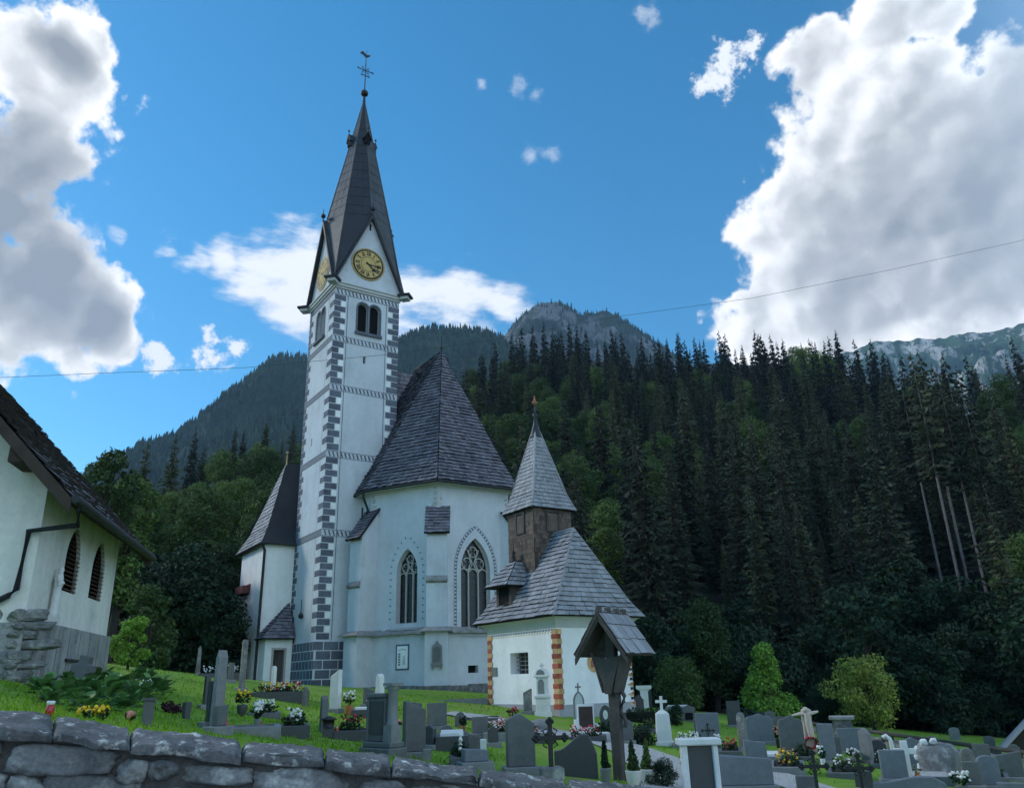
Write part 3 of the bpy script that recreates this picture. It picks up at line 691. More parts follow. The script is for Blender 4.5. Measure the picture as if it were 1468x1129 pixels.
# wall plaques
def plaque(face, u0, u1, vt, vb, name, fn):
    s0, zb_ = F.on(u0, vb, *face); s1, zt_ = F.on(u1, vt, *face); Mw, _ = plane_m(*face); fn(MB(Mw), s0, s1, zb_, zt_, name)
def sundial(m, s0, s1, z0, z1, nm):
    m.box(s0, s1, -.02, 0, z0, z1, 0); t = .09; m.box(s0+t, s1-t, -.026, -.0, z0+t, z1-t, 1)
    w_, h_ = s1-s0, z1-z0; c_ = (s0+s1)/2
    for i in range(5): m.box(s0+w_*.2, s0+w_*.36, -.030, -.02, z0+h_*(.18+.1*i), z0+h_*(.25+.1*i), 2)
    for i in range(5):
        x = s0+w_*(.25+.11*i); m.box(x, x+w_*.08, -.030, -.02, z0+h_*(.76+.03*math.sin(i*.8)), z0+h_*(.79+.03*math.sin(i*.8)), 2)
    m.slabp([(c_+w_*.02, z0+h_*.2), (c_+w_*.25, z0+h_*.2), (c_+w_*.2, z0+h_*.55), (c_+w_*.06, z0+h_*.55)], -.030, -.02, 3)
    m.build(nm, ['paintgrey', 'plaster2', 'paintband', 'cornice'], chancel, base=BZ)
plaque((LW[1], LW[2]), 567, 587, 922.5, 960.5, 'painted_panel', sundial)
def epitaph(m, s0, s1, z0, z1, nm):
    w_, h_ = s1-s0, z1-z0; c_ = (s0+s1)/2
    m.slabp([(s0, z0+h_*.2), (s1, z0+h_*.2), (s1, z0+h_*.72), (s1-w_*.05, z0+h_*.82), (s1-w_*.25, z0+h_*.86), (c_+w_*.1, z0+h_*.95), (c_, z1), (c_-w_*.1, z0+h_*.95), (s0+w_*.25, z0+h_*.86), (s0+w_*.05, z0+h_*.82), (s0, z0+h_*.72)], -.09, 0, 0)
    m.slabp([(s0+w_*.15, z0+h_*.24), (s1-w_*.15, z0+h_*.24), (s1-w_*.15, z0+h_*.72), (c_, z0+h_*.8), (s0+w_*.15, z0+h_*.72)], -.11, -.09, 1)
    m.box(s0-w_*.06, s1+w_*.06, -.16, 0, z0+h_*.12, z0+h_*.2, 0); m.box(s0, s0+w_*.2, -.12, 0, z0, z0+h_*.12, 0); m.box(s1-w_*.2, s1, -.12, 0, z0, z0+h_*.12, 0)
    m.build(nm, ['granite2', 'granite'], chancel, base=BZ)
bf = Vector(CC[2])+Vector(outn(2)).normalized()*1.11; bt = Vector((-outn(2)[1], outn(2)[0])).normalized()
plaque(((bf-bt).to_tuple(), (bf+bt).to_tuple()), 619, 634, 917, 958.5, 'epitaph_plaque', epitaph)
# ---------------------------------------------------------------- nave (mostly hidden behind the tower)
n_ = MB(); n_.box(1.6, 13., 3.2, 15, F.z, ze+.2); n_.build('nave', 'plaster', church, base=BZ)
n_ = MB(); zn = F.zt(534, 7.25, 4.8); a, b_, c_, d_ = (1.0, 2.6, ze), (13.6, 2.6, ze), (13.6, 15.5, ze), (1.0, 15.5, ze); q0, q1, q2, q3 = (5.9, 4.8, zn), (8.6, 4.8, zn), (8.6, 12, zn), (5.9, 12, zn)
roofface(n_, a, b_, q1, q0, .1, course=.35, w=.3, seed=41); roofface(n_, d_, a, q0, q3, .1, course=.35, w=.3, seed=42); roofface(n_, b_, c_, q2, q1, .1, course=.35, w=.3, seed=43); roofface(n_, c_, d_, q3, q2, .1, course=.35, w=.3, seed=44); n_.quad(q0, q1, q2, q3, 1)
n_.build('nave_roof', ['shingle', 'roofbase_shade'], church, base=BZ)
# ---------------------------------------------------------------- stair annex left of the tower
AX, AY, AL = -1.88, 4.62, 5.0
zae = F.zt(776, AX, AY)
n_ = MB()
n_.add([(AX, AY, F.z), (2, AY, F.z), (2, AY+AL, F.z), (AX, AY+AL, F.z), (AX, AY, zae), (2, AY, zae), (2, AY+AL, zae), (AX, AY+AL, zae)], [(0,1,5,4),(1,2,6,5),(2,3,7,6),(3,0,4,7)])
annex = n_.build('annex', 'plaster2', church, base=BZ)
n_ = MB(); apx = None
for X_ in np.linspace(-1.5, 1.5, 31):
    z_ = F.zt(664, X_, AY+2.6); u_, v_ = proj((*F.W(X_, AY+2.6), z_))
    if apx is None or abs(u_-410.5) < abs(apx[1]-410.5): apx = ((X_, AY+2.6, z_), u_)
apx = apx[0]; e = .32; zl_ = zae-.12
el, er, bl_ = (AX-e, AY-e, zl_), (2.2, AY-e, zl_), (AX-e, AY+AL+e, zl_)
V_ = lambda p_, t, dz=0.: tuple(Vector(p_).lerp(Vector(apx), t)+Vector((0, 0, dz)))
er2 = (2.2, apx[1], apx[2])
# flared: lower third shallower
m1, m2, m3 = V_(el, .3, -.5), V_(bl_, .3, -.5), tuple(Vector(er).lerp(Vector(er2), .3)+Vector((0, 0, -.5)))
roofface(n_, bl_, el, m1, m2, .08, course=.3, w=.28, seed=51); roofface(n_, m2, m1, apx, apx, .08, course=.3, w=.28, seed=52)
n_.quad(el, er, m3, m1, 2); n_.quad(m1, m3, er2, apx, 2)
n_.quad(bl_, (2.2, AY+AL+e, zl_), er2, apx, 2)
ar = n_.build('annex_roof', ['shingle2', 'roofbase_shade', 'darkroof'], church, base=BZ)
k = MB(); k.tube([bl_, el, er], .08, 8); zd = Vector((AX-.03, AY-.10, 0))
k.tube([el, zd+Vector((0, 0, zae-.5)), zd+Vector((0, 0, F.z+.3))], .085, 8); k.build('downpipe', 'darkroof', ar, base=BZ)
k = MB(); k.tube([Vector(apx)-Vector((0, 0, .2)), Vector(apx)+Vector((0, 0, .75))], [.07, .03], 6); k.ball((apx[0], apx[1], apx[2]+.75), .1); k.build('roof_finial', 'gold', ar, base=BZ)
k = MB()
for y_ in (.7,): k.tube([(-.05, AY-.6, zae+2.6), (-.6, AY-.35, zae+2.3)], .12, 6)
Mw = ((AX, AY+AL), (AX, AY)); s0, z0 = F.on(346, 855, *Mw); s1, z1 = F.on(358, 839, *Mw); mA, _ = plane_m(*Mw)
k = MB(mA); k.box(s0-.1, s1+.2, -.06, 0, z0, z1+.1, 0); k.box(s0, s1+.1, -.45, -.06, z0+.05, z1, 0); k.build('red_shutter', 'redwood', annex, base=BZ)
# porch
PX0, PY = -1.72, 3.55
zpe = F.zt(915, -.9, PY-.3)
k = MB(); mp_, lp = plane_m((PX0, PY), (0, PY)); s0, z0 = F.on(389, 977, (PX0, PY), (0, PY)); s1, z1 = F.on(408, 931, (PX0, PY), (0, PY))
do = opening(s0, s1, F.z, z1, None, .25); wallp(k, mp_, 0, lp-.12, F.z, zpe+.1, [do]); ml_, ll = plane_m((PX0, AY), (PX0, PY)); wallp(k, ml_, 0, ll, F.z, zpe+.1)
porch = k.build('porch', 'plaster2', church, base=BZ)
k = MB(mp_); k.box(s0, s1, .2, .28, F.z, z1); k.box(s0-.12, s0, -.02, .2, F.z, z1+.12, 1); k.box(s1, s1+.12, -.02, .2, F.z, z1+.12, 1); k.box(s0, s1, -.02, .2, z1, z1+.12, 1)
for i in range(4): k.box(s0+.03+(s1-s0-.04)*i/4, s0+(s1-s0-.02)*(i+1)/4, .185, .2, F.z+.1, z1-.03)
k.build('door', ['wood', 'tracery'], porch, base=BZ)
k = MB(); A_ = (-.13, AY-.05, F.zt(863, -.13, AY-.05)); eL, eR, eB = (PX0-.35, PY-.4, zpe), (-.13, PY-.4, zpe), (PX0-.35, AY-.02, zpe)
roofface(k, eL, eR, A_, A_, .08, course=.26, w=.24, seed=61); roofface(k, eB, eL, A_, A_, .08, course=.26, w=.24, seed=62)
k.build('porch_roof', ['shingle', 'roofbase_shade'], porch, base=BZ)
# ================================================================== OSSUARY CHAPEL
KD = 31.0; d_ = ray(802.5, 1018); kx = d_[0]/d_[1]*KD
K = Frame(kx, KD, H1(kx, KD)-.45, PSI); KB = (0, 0, K.z)
chap = tag(K.root('ossuary_chapel'), 'small white chapel with red and ochre corner blocks and wooden roof turret', 'chapel')
# plan: left face X=0 from Y=KL to 0, right face Y=0 from X=0 to KW
def solve(f, lo_, hi_):
    for _ in range(50):
        m_ = (lo_+hi_)/2
        if f(m_): lo_ = m_
        else: hi_ = m_
    return lo_
KL = solve(lambda y: proj((*K.W(0, y), -.5))[0] > 701.5, .5, 12); KW = solve(lambda x: proj((*K.W(x, 0), -.5))[0] < 908, .5, 12)
kl = ((0, KL), (0, 0)); kr = ((0, 0), (KW, 0)); mkl, _ = plane_m(*kl); mkr, _ = plane_m(*kr)
zke = K.zt(881, -.4, -.4); zkw = K.zt(899, 0, 0); zkp = K.zt(1010, 0, 0)
s0, z0 = K.on(732, 966, *kl); s1, z1 = K.on(757, 934, *kl); wo = opening(s0, s1, z0, z1, None, .5)
k = MB(); wallp(k, mkl, 0, KL, K.z, zke+.1, [wo]); wallp(k, mkr, 0, KW, K.z, zke+.1)
mkb, _ = plane_m((KW, 0), (KW, KL)); mkc, _ = plane_m((KW, KL), (0, KL)); wallp(k, mkb, 0, KL, K.z, zke+.1); wallp(k, mkc, 0, KW, K.z, zke+.1)
cw_ = k.build('wall', 'plaster2', chap, base=KB)
k = MB(); o_ = .035
k.prism([(-o_, -o_), (KW+o_, -o_), (KW+o_, KL+o_), (-o_, KL+o_)], K.z, zkp); k.build('plinth', 'greyplinth', cw_, base=KB)
k = MB(); pane(k, mkl, wo, .45); w = k.build('barred_window', 'glass', chap, base=KB)
k = MB(mkl)
for i in range(1, 4): x = s0+(s1-s0)*i/4; k.tube([(x, .3, z0), (x, .3, z1)], .018, 5)
for i in range(1, 5): z = z0+(z1-z0)*i/5; k.tube([(s0, .3, z), (s1, .3, z)], .016, 5)
k.build('window_bars', 'granite2', w, base=KB)
# coved cornice
k = MB(); prof = [(.0, zkw), (.03, zkw+.05), (.06, zkw+.12), (.14, zkw+.24), (.27, zkw+.36), (.36, zke-.03), (.36, zke+.06)]
for (a0, h0), (a1, h1) in zip(prof[:-1], prof[1:]):
    P = lambda o, z: [(-o, -o, z), (KW+o, -o, z), (KW+o, KL+o, z), (-o, KL+o, z)]
    A, B = P(a0, h0), P(a1, h1)
    for i in range(4): k.add([A[i], A[(i+1) % 4], B[(i+1) % 4], B[i]], [(0, 1, 2, 3)], 0, None, True)
k.build('coved_cornice', 'cornice', cw_, base=KB)
# painted frieze line + corner blocks
k = MB(); n = 26
for i in range(n): x = KL*i/n; k.box(x+.03, x+KL/n-.03, -.006, 0, zkw-.10, zkw-.03, 1, mkl); k.box(x, x+KL/n*.4, -.006, 0, zkw-.18, zkw-.13, 0, mkl)
k.build('painted_frieze', ['ochre', 'paintband'], cw_, base=KB)
k = MB(); nb = 16; hb = (zkw-.05-zkp+.15)/nb
for i in range(nb):
    za = zkp-.15+i*hb; zc = za+hb; mi = i % 2; w1, w2 = (.30, .30) if mi == 0 else (.24, .38)
    e = .042
    k.box(KL-w1, KL+e, -e, 0, za, zc, mi, mkl); k.box(0, w2*.55, -e, 0, za+.001, zc-.001, mi, mkr)
    k.box(-e, w2*.8, -e+.002, 0, za, zc, mi, mkl); 
    # broken pattern at the right end
    x0_ = KW-.28; zc_ = (za+zc)/2
    if i % 2 == 0: k.add([(KW-.02, -e, za), (KW, -e, zc), (KW-.32, -e, zc_-.02)], [(0, 1, 2)], 1, mkr); k.add([(KW-.02, -e-.002, zc), (KW-.15, -e-.002, zc_+.02), (KW-.02, -e-.002, zc_-.05)], [(0, 1, 2)], 0, mkr)
    else: k.box(KW-.14, KW-.04, -e, 0, za+.05, zc-.03, 2, mkr)
k.build('corner_blocks', ['red', 'ochre', 'iron'], cw_, base=KB)
s0, z0 = K.on(846, 957, *kr); s1, z1 = K.on(856, 940, *kr); k = MB(mkr); cxx = (s0+s1)/2; 
k.slabp([(cxx+.33*math.cos(q)*1., z0+.2+.36*math.sin(q)) for q in np.linspace(0, 6.2, 14)], -.012, 0, 0); k.slabp([(cxx-.12, z0), (cxx+.1, z0+.1), (cxx+.15, z0+.3), (cxx-.05, z0+.42), (cxx-.16, z0+.2)], -.018, -.012, 1); k.build('wall_painting', ['ochre', 'red'], cw_, base=KB)
s0, z0 = K.on(704, 968.5, *kl); s1, z1 = K.on(713, 956, *kl); k = MB(mkl); k.box(s0, s1, -.04, 0, z0, z1); k.build('stone_plaque', 'granite2', cw_, base=KB)
# main roof
E4 = [(-.48, KL+.48, zke), (-.48, -.48, zke), (KW+.48, -.48, zke), (KW+.48, KL+.48, zke)]
best = None
for a_ in np.linspace(.6, 3.2, 53):
    z_ = K.zt(757, KW/2, a_); u_, _ = proj((*K.W(KW/2, a_), z_))
    if best is None or abs(u_-822) < best[0]: best = (abs(u_-822), a_, z_)
ra, zr = best[1], best[2]
A = (KW/2, ra, zr); B = (KW/2, KL-.6, zr)
k = MB(); fl = .2; gl = .15
def midp(c_, t): v_ = Vector(c_).lerp(Vector((t[0], t[1], zke)), fl); return (v_.x, v_.y, zke+(zr-zke)*gl)
tp = [B, A, A, B]; md = [midp(c_, t) for c_, t in zip(E4, tp)]
for i in range(4):
    j = (i+1) % 4
    roofface(k, E4[i], E4[j], md[j], md[i], .07, course=.205, w=.3, seed=70+i); roofface(k, md[i], md[j], tp[j], tp[i], .07, course=.205, w=.3, seed=80+i)
cr_ = k.build('main_roof', ['shingle2', 'roofbase_shade'], chap, base=KB)
k = MB()
for c_, m_, t in ((E4[1], md[1], A), (E4[2], md[2], A)): k.tube([c_, m_, t], .045, 5)
k.tube([A, B], .06, 5); k.build('hip_ridge', 'shingle2', cr_, base=KB)
# turret
hw = None; tY = None; bst = 1e9
for y_ in np.linspace(1.6, KL-.5, 40):
    z_ = K.zt(605, KW/2, y_); u_, _ = proj((*K.W(KW/2, y_), z_))
    if abs(u_-768) < bst: bst = abs(u_-768); tY = y_; zta = z_
tX = KW/2
def px_half(v, u):      # half width so that the turret's left corner is seen at u
    z_ = zat(v, *K.W(tX, tY)); return solve(lambda h: proj((*K.W(tX-h, tY+h), z_))[0] > u, .2, 4)
hB = px_half(745, 728)*.99
hE = px_half(737, 720)
zte = K.zt(724.5, tX-hE, tY-hE); ztb = zr-2.6
k = MB()
for i, (a, b_) in enumerate((((-1, 1), (-1, -1)), ((-1, -1), (1, -1)), ((1, -1), (1, 1)), ((1, 1), (-1, 1)))):
    P = lambda s, z: (tX+s[0]*hB, tY+s[1]*hB, z)
    roofface(k, P(a, ztb), P(b_, ztb), P(b_, zte+.25), P(a, zte+.25), .08, course=.2, w=.16, th=.016, seed=90+i)
tu = k.build('turret', ['brownshingle', 'roofbase_shade'], chap, base=KB)
for mm in (plane_m((tX-hB, tY+hB), (tX-hB, tY-hB)), plane_m((tX-hB, tY-hB), (tX+hB, tY-hB))):
    m_, l = mm; c_ = l*.5; zc = zte-.55; k = MB(m_); k.box(c_-.26, c_+.26, -.04, .02, zc-.38, zc+.34, 0)
    for a in (-.3, .3): k.box(c_+a-.045, c_+a+.045, -.07, 0, zc-.45, zc+.42, 1)
    k.box(c_-.4, c_+.4, -.075, 0, zc+.40, zc+.48, 1); k.box(c_-.35, c_+.35, -.072, 0, zc-.47, zc-.39, 1); k.build('turret_shutter', ['brownshingle', 'wood'], tu, base=KB)
k = MB(); T_ = (tX, tY, zta)
C4 = [(tX+sx*hE, tY+sy*hE, zte) for sx, sy in ((-1, 1), (-1, -1), (1, -1), (1, 1))]
m4 = [(tX+sx*hE*.76, tY+sy*hE*.76, zte+(zta-zte)*.17) for sx, sy in ((-1, 1), (-1, -1), (1, -1), (1, 1))]
for i in range(4):
    j = (i+1) % 4
    roofface(k, C4[i], C4[j], m4[j], m4[i], .06, course=.19, w=.17, th=.035, seed=100+i); roofface(k, m4[i], m4[j], T_, T_, .06, course=.19, w=.17, th=.035, seed=110+i)
    k.tube([C4[i], m4[i], T_], .05, 5)
tr = k.build('turret_roof', ['shingle2', 'roofbase_shade'], chap, base=KB)
k = MB(); k.lathe([(.30, -.75), (.12, -.1), (.06, .25), (.14, .38), (.03, .45), (.03, .8)], 8, 0, T_); 
for q in (0, 90, 180, 270): k.tube([(tX, tY, zta+.35), (tX+.17*math.cos(R(q)), tY+.17*math.sin(R(q)), zta+.5), (tX+.1*math.cos(R(q)), tY+.1*math.sin(R(q)), zta+.62)], .025, 5)
k.ball((tX, tY, zta+.95), .09, 1, 8, 1.5); k.tube([(tX, tY, zta+1.0), (tX, tY, zta+1.3)], [.06, .02], 6, 1); k.box(tX-.14, tX+.14, tY-.02, tY+.02, zta+.93, zta+.99, 1); k.build('turret_finial', ['tin', 'copper'], tr, base=KB)
# dormer on the left slope
sy, _ = K.on(727, 860, *kl); dy = KL-sy
zd0 = None
# slope point where the dormer sill sits: search X
def slope_z(X, Y):   # main roof height on left slope
    t0 = md[1][0]; 
    if X < t0: return zke+(md[1][2]-zke)*(X-E4[1][0])/(t0-E4[1][0])
    return md[1][2]+(zr-md[1][2])*(X-t0)/(A[0]-t0)
bx = min(np.linspace(-.4, KW/2, 60), key=lambda X: abs(proj((*K.W(X, dy), slope_z(X, dy)))[1]-868))
by = min(np.linspace(.2, KL, 120), key=lambda Y: abs(proj((*K.W(bx, Y), slope_z(bx, Y)))[0]-724))
dz0 = slope_z(bx, by); dz1 = K.zt(838, bx, by); dw = .52
k = MB(); k.box(bx+.02, bx+1.5, by-dw, by+dw, dz0-.1, dz1, 0)
k.box(bx-.04, bx+.06, by-dw-.06, by-dw+.12, dz0-.08, dz1, 1); k.box(bx-.04, bx+.06, by+dw-.12, by+dw+.06, dz0-.08, dz1, 1); k.box(bx-.06, bx+.08, by-dw-.2, by+dw+.2, dz0-.12, dz0+.02, 1)
k.box(bx-.01, bx+.02, by-dw+.12, by+dw-.12, dz0+.02, dz1-.04, 2)
dm = k.build('dormer', ['brownshingle', 'wood', 'void'], chap, base=KB)
zdr = K.zt(806, bx+.7, by); ec = [(bx-.45, by+dw+.35, dz1-.1), (bx-.45, by-dw-.35, dz1-.1), (bx+1.7, by-dw-.35, dz1-.1), (bx+1.7, by+dw+.35, dz1-.1)]
rA, rB = (bx+.45, by, zdr), (bx+1.9, by, zdr)
k = MB(); roofface(k, ec[0], ec[1], (rA[0], rA[1]-.28, zdr), (rA[0], rA[1]+.28, zdr), .06, course=.22, w=.22, seed=121); roofface(k, ec[1], ec[2], (rB[0], by-.28, zdr), (rA[0], by-.28, zdr), .06, course=.22, w=.22, seed=122); roofface(k, ec[3], ec[0], (rA[0], by+.28, zdr), (rB[0], by+.28, zdr), .06, course=.22, w=.22, seed=123)
k.box(rA[0], rB[0], by-.3, by+.3, zdr-.05, zdr+.05, 1); k.build('dormer_roof', ['shingle2', 'roofbase_shade'], dm, base=KB)
k = MB(); k.lathe([(.1, 0), (.06, .3), (.09, .36), (.03, .5), (.015, .95)], 8, 0, (rA[0]+.05, by, zdr+.03)); k.build('dormer_finial', 'iron', dm, base=KB)
# ================================================================== MORTUARY HOUSE AT LEFT
HD = 22.0; d_ = ray(149, 935); hx = d_[0]/d_[1]*HD
HA = R(13.2)    # side wall runs away along this direction left of straight ahead
dirv = (-math.sin(HA), math.cos(HA))
far = (hx, HD); d2 = ray(42, 850); tt = solve(lambda t: (far[0]-dirv[0]*t)/(far[1]-dirv[1]*t) > d2[0]/d2[1], 0, 12)
HL = tt; cor = (far[0]-dirv[0]*tt, far[1]-dirv[1]*tt)
Q = Frame(cor[0], cor[1], H1(*cor)-.8, HA); QB = (0, 0, Q.z)      # local Y = along side wall, X to the right; wall at X=0, house at X<0
house = tag(Q.root('stone_house'), 'old mortuary house with dark roof, two louvred slit windows and stone footing', 'house')
HWD = 7.5; hs = ((0, 0), (0, HL)); mhs, _ = plane_m(*hs); mhf, _ = plane_m((-HWD, 0), (0, 0))
ov = .75; zhe = Q.zt(713, ov, -.9); zbs_ = Q.zt(890, .05, .6)
sl_h = 1.05
k = MB(); ops = []
for (u0, u1, vb_, vt_) in ((87, 107, 849, 748), (126, 143, 860, 770)):
    um = (u0+u1)/2; s0, z0 = Q.on(u0, vb_-4, *hs); s1, _ = Q.on(u1, vb_, *hs); _, z1 = Q.on(um, vt_, *hs); ops.append(opening(s0, s1, z0, z1-.75, .75, .09))
zwt = zhe+ov*sl_h-.05
wallp(k, mhs, 0, HL, Q.z, zwt, ops)
k.add([(-HWD, 0, Q.z), (0, 0, Q.z), (0, 0, zwt), (-HWD/2, 0, zwt+HWD/2*sl_h), (-HWD, 0, zwt)], [(0, 1, 2, 3, 4)])
k.add([(-HWD, HL, Q.z), (0, HL, Q.z), (0, HL, zwt), (-HWD/2, HL, zwt+HWD/2*sl_h), (-HWD, HL, zwt)], [(0, 1, 2, 3, 4)])
hw_ = k.build('wall', 'plaster_old', house, base=QB)
for o in ops:
    k = MB(); pane(k, mhs, o, .085, 1); n = 15; zz0, zz1 = o['z0'], max(z for x, z in o['top'])
    for i in range(n):
        z = zz0+(zz1-zz0)*(i+.3)/n; f = 1 if z < zz1-.75 else max(.1, ((zz1-z)/.75)**.75)
        c_, h_ = (o['x0']+o['x1'])/2, (o['x1']-o['x0'])/2*f*.96
        k.add([(c_-h_, -.03, z), (c_+h_, -.03, z), (c_+h_, .08, z+.07), (c_-h_, .08, z+.07), (c_-h_, -.03, z+.02), (c_+h_, -.03, z+.02)], [(0, 1, 2, 3), (0, 1, 5, 4), (4, 5, 2, 3)], 0, mhs)
    k.build('louvre_window', ['louvre', 'void'], house, base=QB)
k = MB(); k.box(-.35, .10, 1.35, HL+.08, Q.z, zbs_)
for y_ in np.arange(1.9, HL, .82): k.box(.10, .108, y_, y_+.03, Q.z, zbs_-.05, 1)
k.box(.10, .16, 2.6, 3.5, zbs_-.72, zbs_-.66, 2)
k.build('concrete_plinth', ['concrete', 'roughstone', 'iron'], house, base=QB)
k = MB(); rg = random.Random(5)
def rockmesh(mb, c, sx, sy, sz, seed, mi=0, Mx=None, n=8):
    g = random.Random(seed); ox = g.uniform(0, 100); vs = []; fs = []; nu, nv = n*2, n
    pl = []
    for ax in range(3):
        for sg in (-1, 1):
            v = Vector((g.gauss(0, .16), g.gauss(0, .16), g.gauss(0, .16))); v[ax] = sg; pl.append((v.normalized(), g.uniform(.86, 1.04)))
    for _ in range(16): pl.append((Vector((g.gauss(0, 1), g.gauss(0, 1), g.gauss(0, 1))).normalized(), g.uniform(.98, 1.3)))
    for i in range(nv+1):
        for j in range(nu):
            ph = math.pi*i/nv; t = 2*math.pi*j/nu
            q = Vector((math.sin(ph)*math.cos(t), math.sin(ph)*math.sin(t), math.cos(ph)))
            r = min([d_/max(.05, q.dot(v)) for v, d_ in pl if q.dot(v) > .05]+[1.45]); q *= r*(1+.10*mnoise.noise(q*3+Vector((ox, 0, 0)))+.07*mnoise.noise(q*8+Vector((ox, 3, 0)))+.03*mnoise.noise(q*21+Vector((ox, 3, 0))))
            vs.append((c[0]+q.x*sx, c[1]+q.y*sy, c[2]+q.z*sz))
    for i in range(nv):
        for j in range(nu): fs.append((i*nu+j, i*nu+(j+1) % nu, (i+1)*nu+(j+1) % nu, (i+1)*nu+j))
    mb.add(vs, fs, mi, Mx, n > 9)
z = Q.z+.1; sd = 0
while z < zbs_-.05:
    h = rg.uniform(.12, .26); y = -.1
    while y < 1.45: l = rg.uniform(.3, .7); rockmesh(k, (-.115+rg.uniform(-.03, .03), y+l/2, z+h/2), .12, l*.5, h*.5, sd); y += l; sd += 1
    x = -HWD
    while x < 0: l = rg.uniform(.35, .8); rockmesh(k, (x+l/2, .085+rg.uniform(-.03, .03), z+h/2), l*.5, .12, h*.5, sd); x += l; sd += 1
    z += h
k.box(-HWD, .02, -.02, 1.5, Q.z, zbs_-.06, 1); k.build('rubble_footing', ['roughstone', 'concrete'], house, base=QB)
k = MB(); e0 = (ov, -.9, zhe); e1 = (ov, HL+.62, zhe); rx = -HWD/2; zrr = zhe+(ov-rx)*sl_h
roofface(k, e0, e1, (rx, HL+.62, zrr), (rx, -.9, zrr), .14, course=.3, w=.28, seed=131); roofface(k, (-HWD-ov, HL+.62, zhe), (-HWD-ov, -.9, zhe), (rx, -.9, zrr), (rx, HL+.62, zrr), .14, course=.3, w=.28, seed=132)
hr_ = k.build('roof', ['shingle2', 'darkwood'], house, base=QB)
k = MB()
for sg, X0 in ((1, ov), (-1, -HWD-ov)):
    for yy in (-.93, HL+.60): k.add([(X0, yy, zhe-.02), (rx, yy, zrr-.02), (rx, yy, zrr-.32), (X0, yy, zhe-.32), (X0, yy+.05, zhe-.02), (rx, yy+.05, zrr-.02), (rx, yy+.05, zrr-.32), (X0, yy+.05, zhe-.32)], [(0,1,2,3),(4,5,6,7),(3,2,6,7),(0,1,5,4),(0,3,7,4)])
for X in (-.4, -2.6): zz = zhe+(ov-X)*sl_h-.18; k.box(X-.13, X+.13, -.85, .1, zz-.32, zz-.02)
k.add([(ov, -.9, zhe-.06), (ov, HL+.62, zhe-.06), (0, HL+.62, zhe+ov*sl_h-.16), (0, -.9, zhe+ov*sl_h-.16)], [(0, 1, 2, 3)])
k.build('verge_board', 'darkwood', hr_, base=QB)
k = MB(); k.tube([(ov+.06, -.9, zhe-.02), (ov+.06, HL+.62, zhe-.05)], .09, 8)
g0 = Vector((ov+.04, -.5, zhe-.1)); s0 = Q.on(44, 762, (-HWD, 0), (0, 0)); s1 = Q.on(26, 845, (-HWD, 0), (0, 0)); s2 = Q.on(-15, 868, (-HWD, 0), (0, 0))
W_ = lambda s, y=-.1: Vector((-HWD+s[0], y, s[1]))
k.tube([g0, g0+Vector((0, .1, -.35)), W_(s0), W_(s1), W_((s1[0]-.12, s1[1]-.12)), W_(s2)], .06, 8); k.build('gutter_pipe', 'darkroof', hr_, base=QB)
k = MB(mhs); st, zt0 = Q.on(75, 890, (.12, 0), (.12, HL)); _, zt1 = Q.on(75, 803, (.12, 0), (.12, HL)); hgt = zt1-zt0
def statue(mb, c, h, arms=True):
    # robed standing figure: one continuous lathe-like body with shaped head and veil
    x, y, z = c
    prof = [(.20, 0), (.22, .02), (.19, .08), (.165, .25), (.15, .45), (.14, .58), (.16, .68), (.175, .76), (.15, .82), (.075, .86), (.06, .875), (.085, .90), (.092, .94), (.075, .98), (.02, 1.0)]
    n = 16; vs = []; fs = []
    for r, t in prof:
        for j in range(n):
            q = 2*math.pi*j/n; w = 1+.09*math.cos(q*5+t*3)*(t < .8)
            dp = .75 if t < .84 else 1.
            vs.append((x+r*h*w*math.cos(q)*1., y+r*h*w*math.sin(q)*dp-(.02*h if t > .84 else 0), z+t*h))
    for i in range(len(prof)-1):
        for j in range(n): fs.append((i*n+j, i*n+(j+1) % n, (i+1)*n+(j+1) % n, (i+1)*n+j))
    mb.add(vs, fs, 0, None, True)
    if arms:
        for sg in (-1, 1): mb.tube([(x+sg*.15*h, y, z+.78*h), (x+sg*.17*h, y-.06*h, z+.62*h), (x+sg*.03*h, y-.15*h, z+.68*h)], [.05*h, .045*h, .028*h], 8)
    mb.ball((x, y-.085*h, z+.935*h), .018*h, 0, 6)
sP = Q.W(.12, st); sroot = tag(empty('statue', (sP[0], sP[1], zbs_), HA+R(90)), 'white robed statue standing on the plinth against the old house wall', 'statue')
k = MB(Matrix.Diagonal((.62, .62, 1, 1))); k.box(-.22, .22, -.18, .18, 0, .14); statue(k, (0, 0, .14), max(1., hgt-.14)); k.build('figure', 'marble', sroot)
def lantern(name, loc, h, body, label, lidm='gold', group=None):
    r_ = tag(empty(name, loc), label, 'lantern', group); k = MB(); w = h*.24
    k.lathe([(w*.8, 0), (w, .04*h), (w*1.05, .35*h), (w*.85, .62*h), (w*.55, .68*h)], 10); k.build('glass_body', body, r_)
    k = MB(); k.lathe([(w*.62, .66*h), (w*.75, .70*h), (w*.7, .80*h), (w*.3, .92*h), (.004, h)] if lidm != 'white' else [(w*.6, .66*h), (w*.95, .68*h), (w*.95, .84*h), (w*.8, .88*h), (.004, .88*h)], 10); k.build('lid', lidm, r_); return r_
lp = Q.W(.04, st+.24); lantern('grave_lantern', (lp[0], lp[1], zbs_), .24, 'redglass', 'red lantern standing beside the white statue on the house plinth', 'redglass')
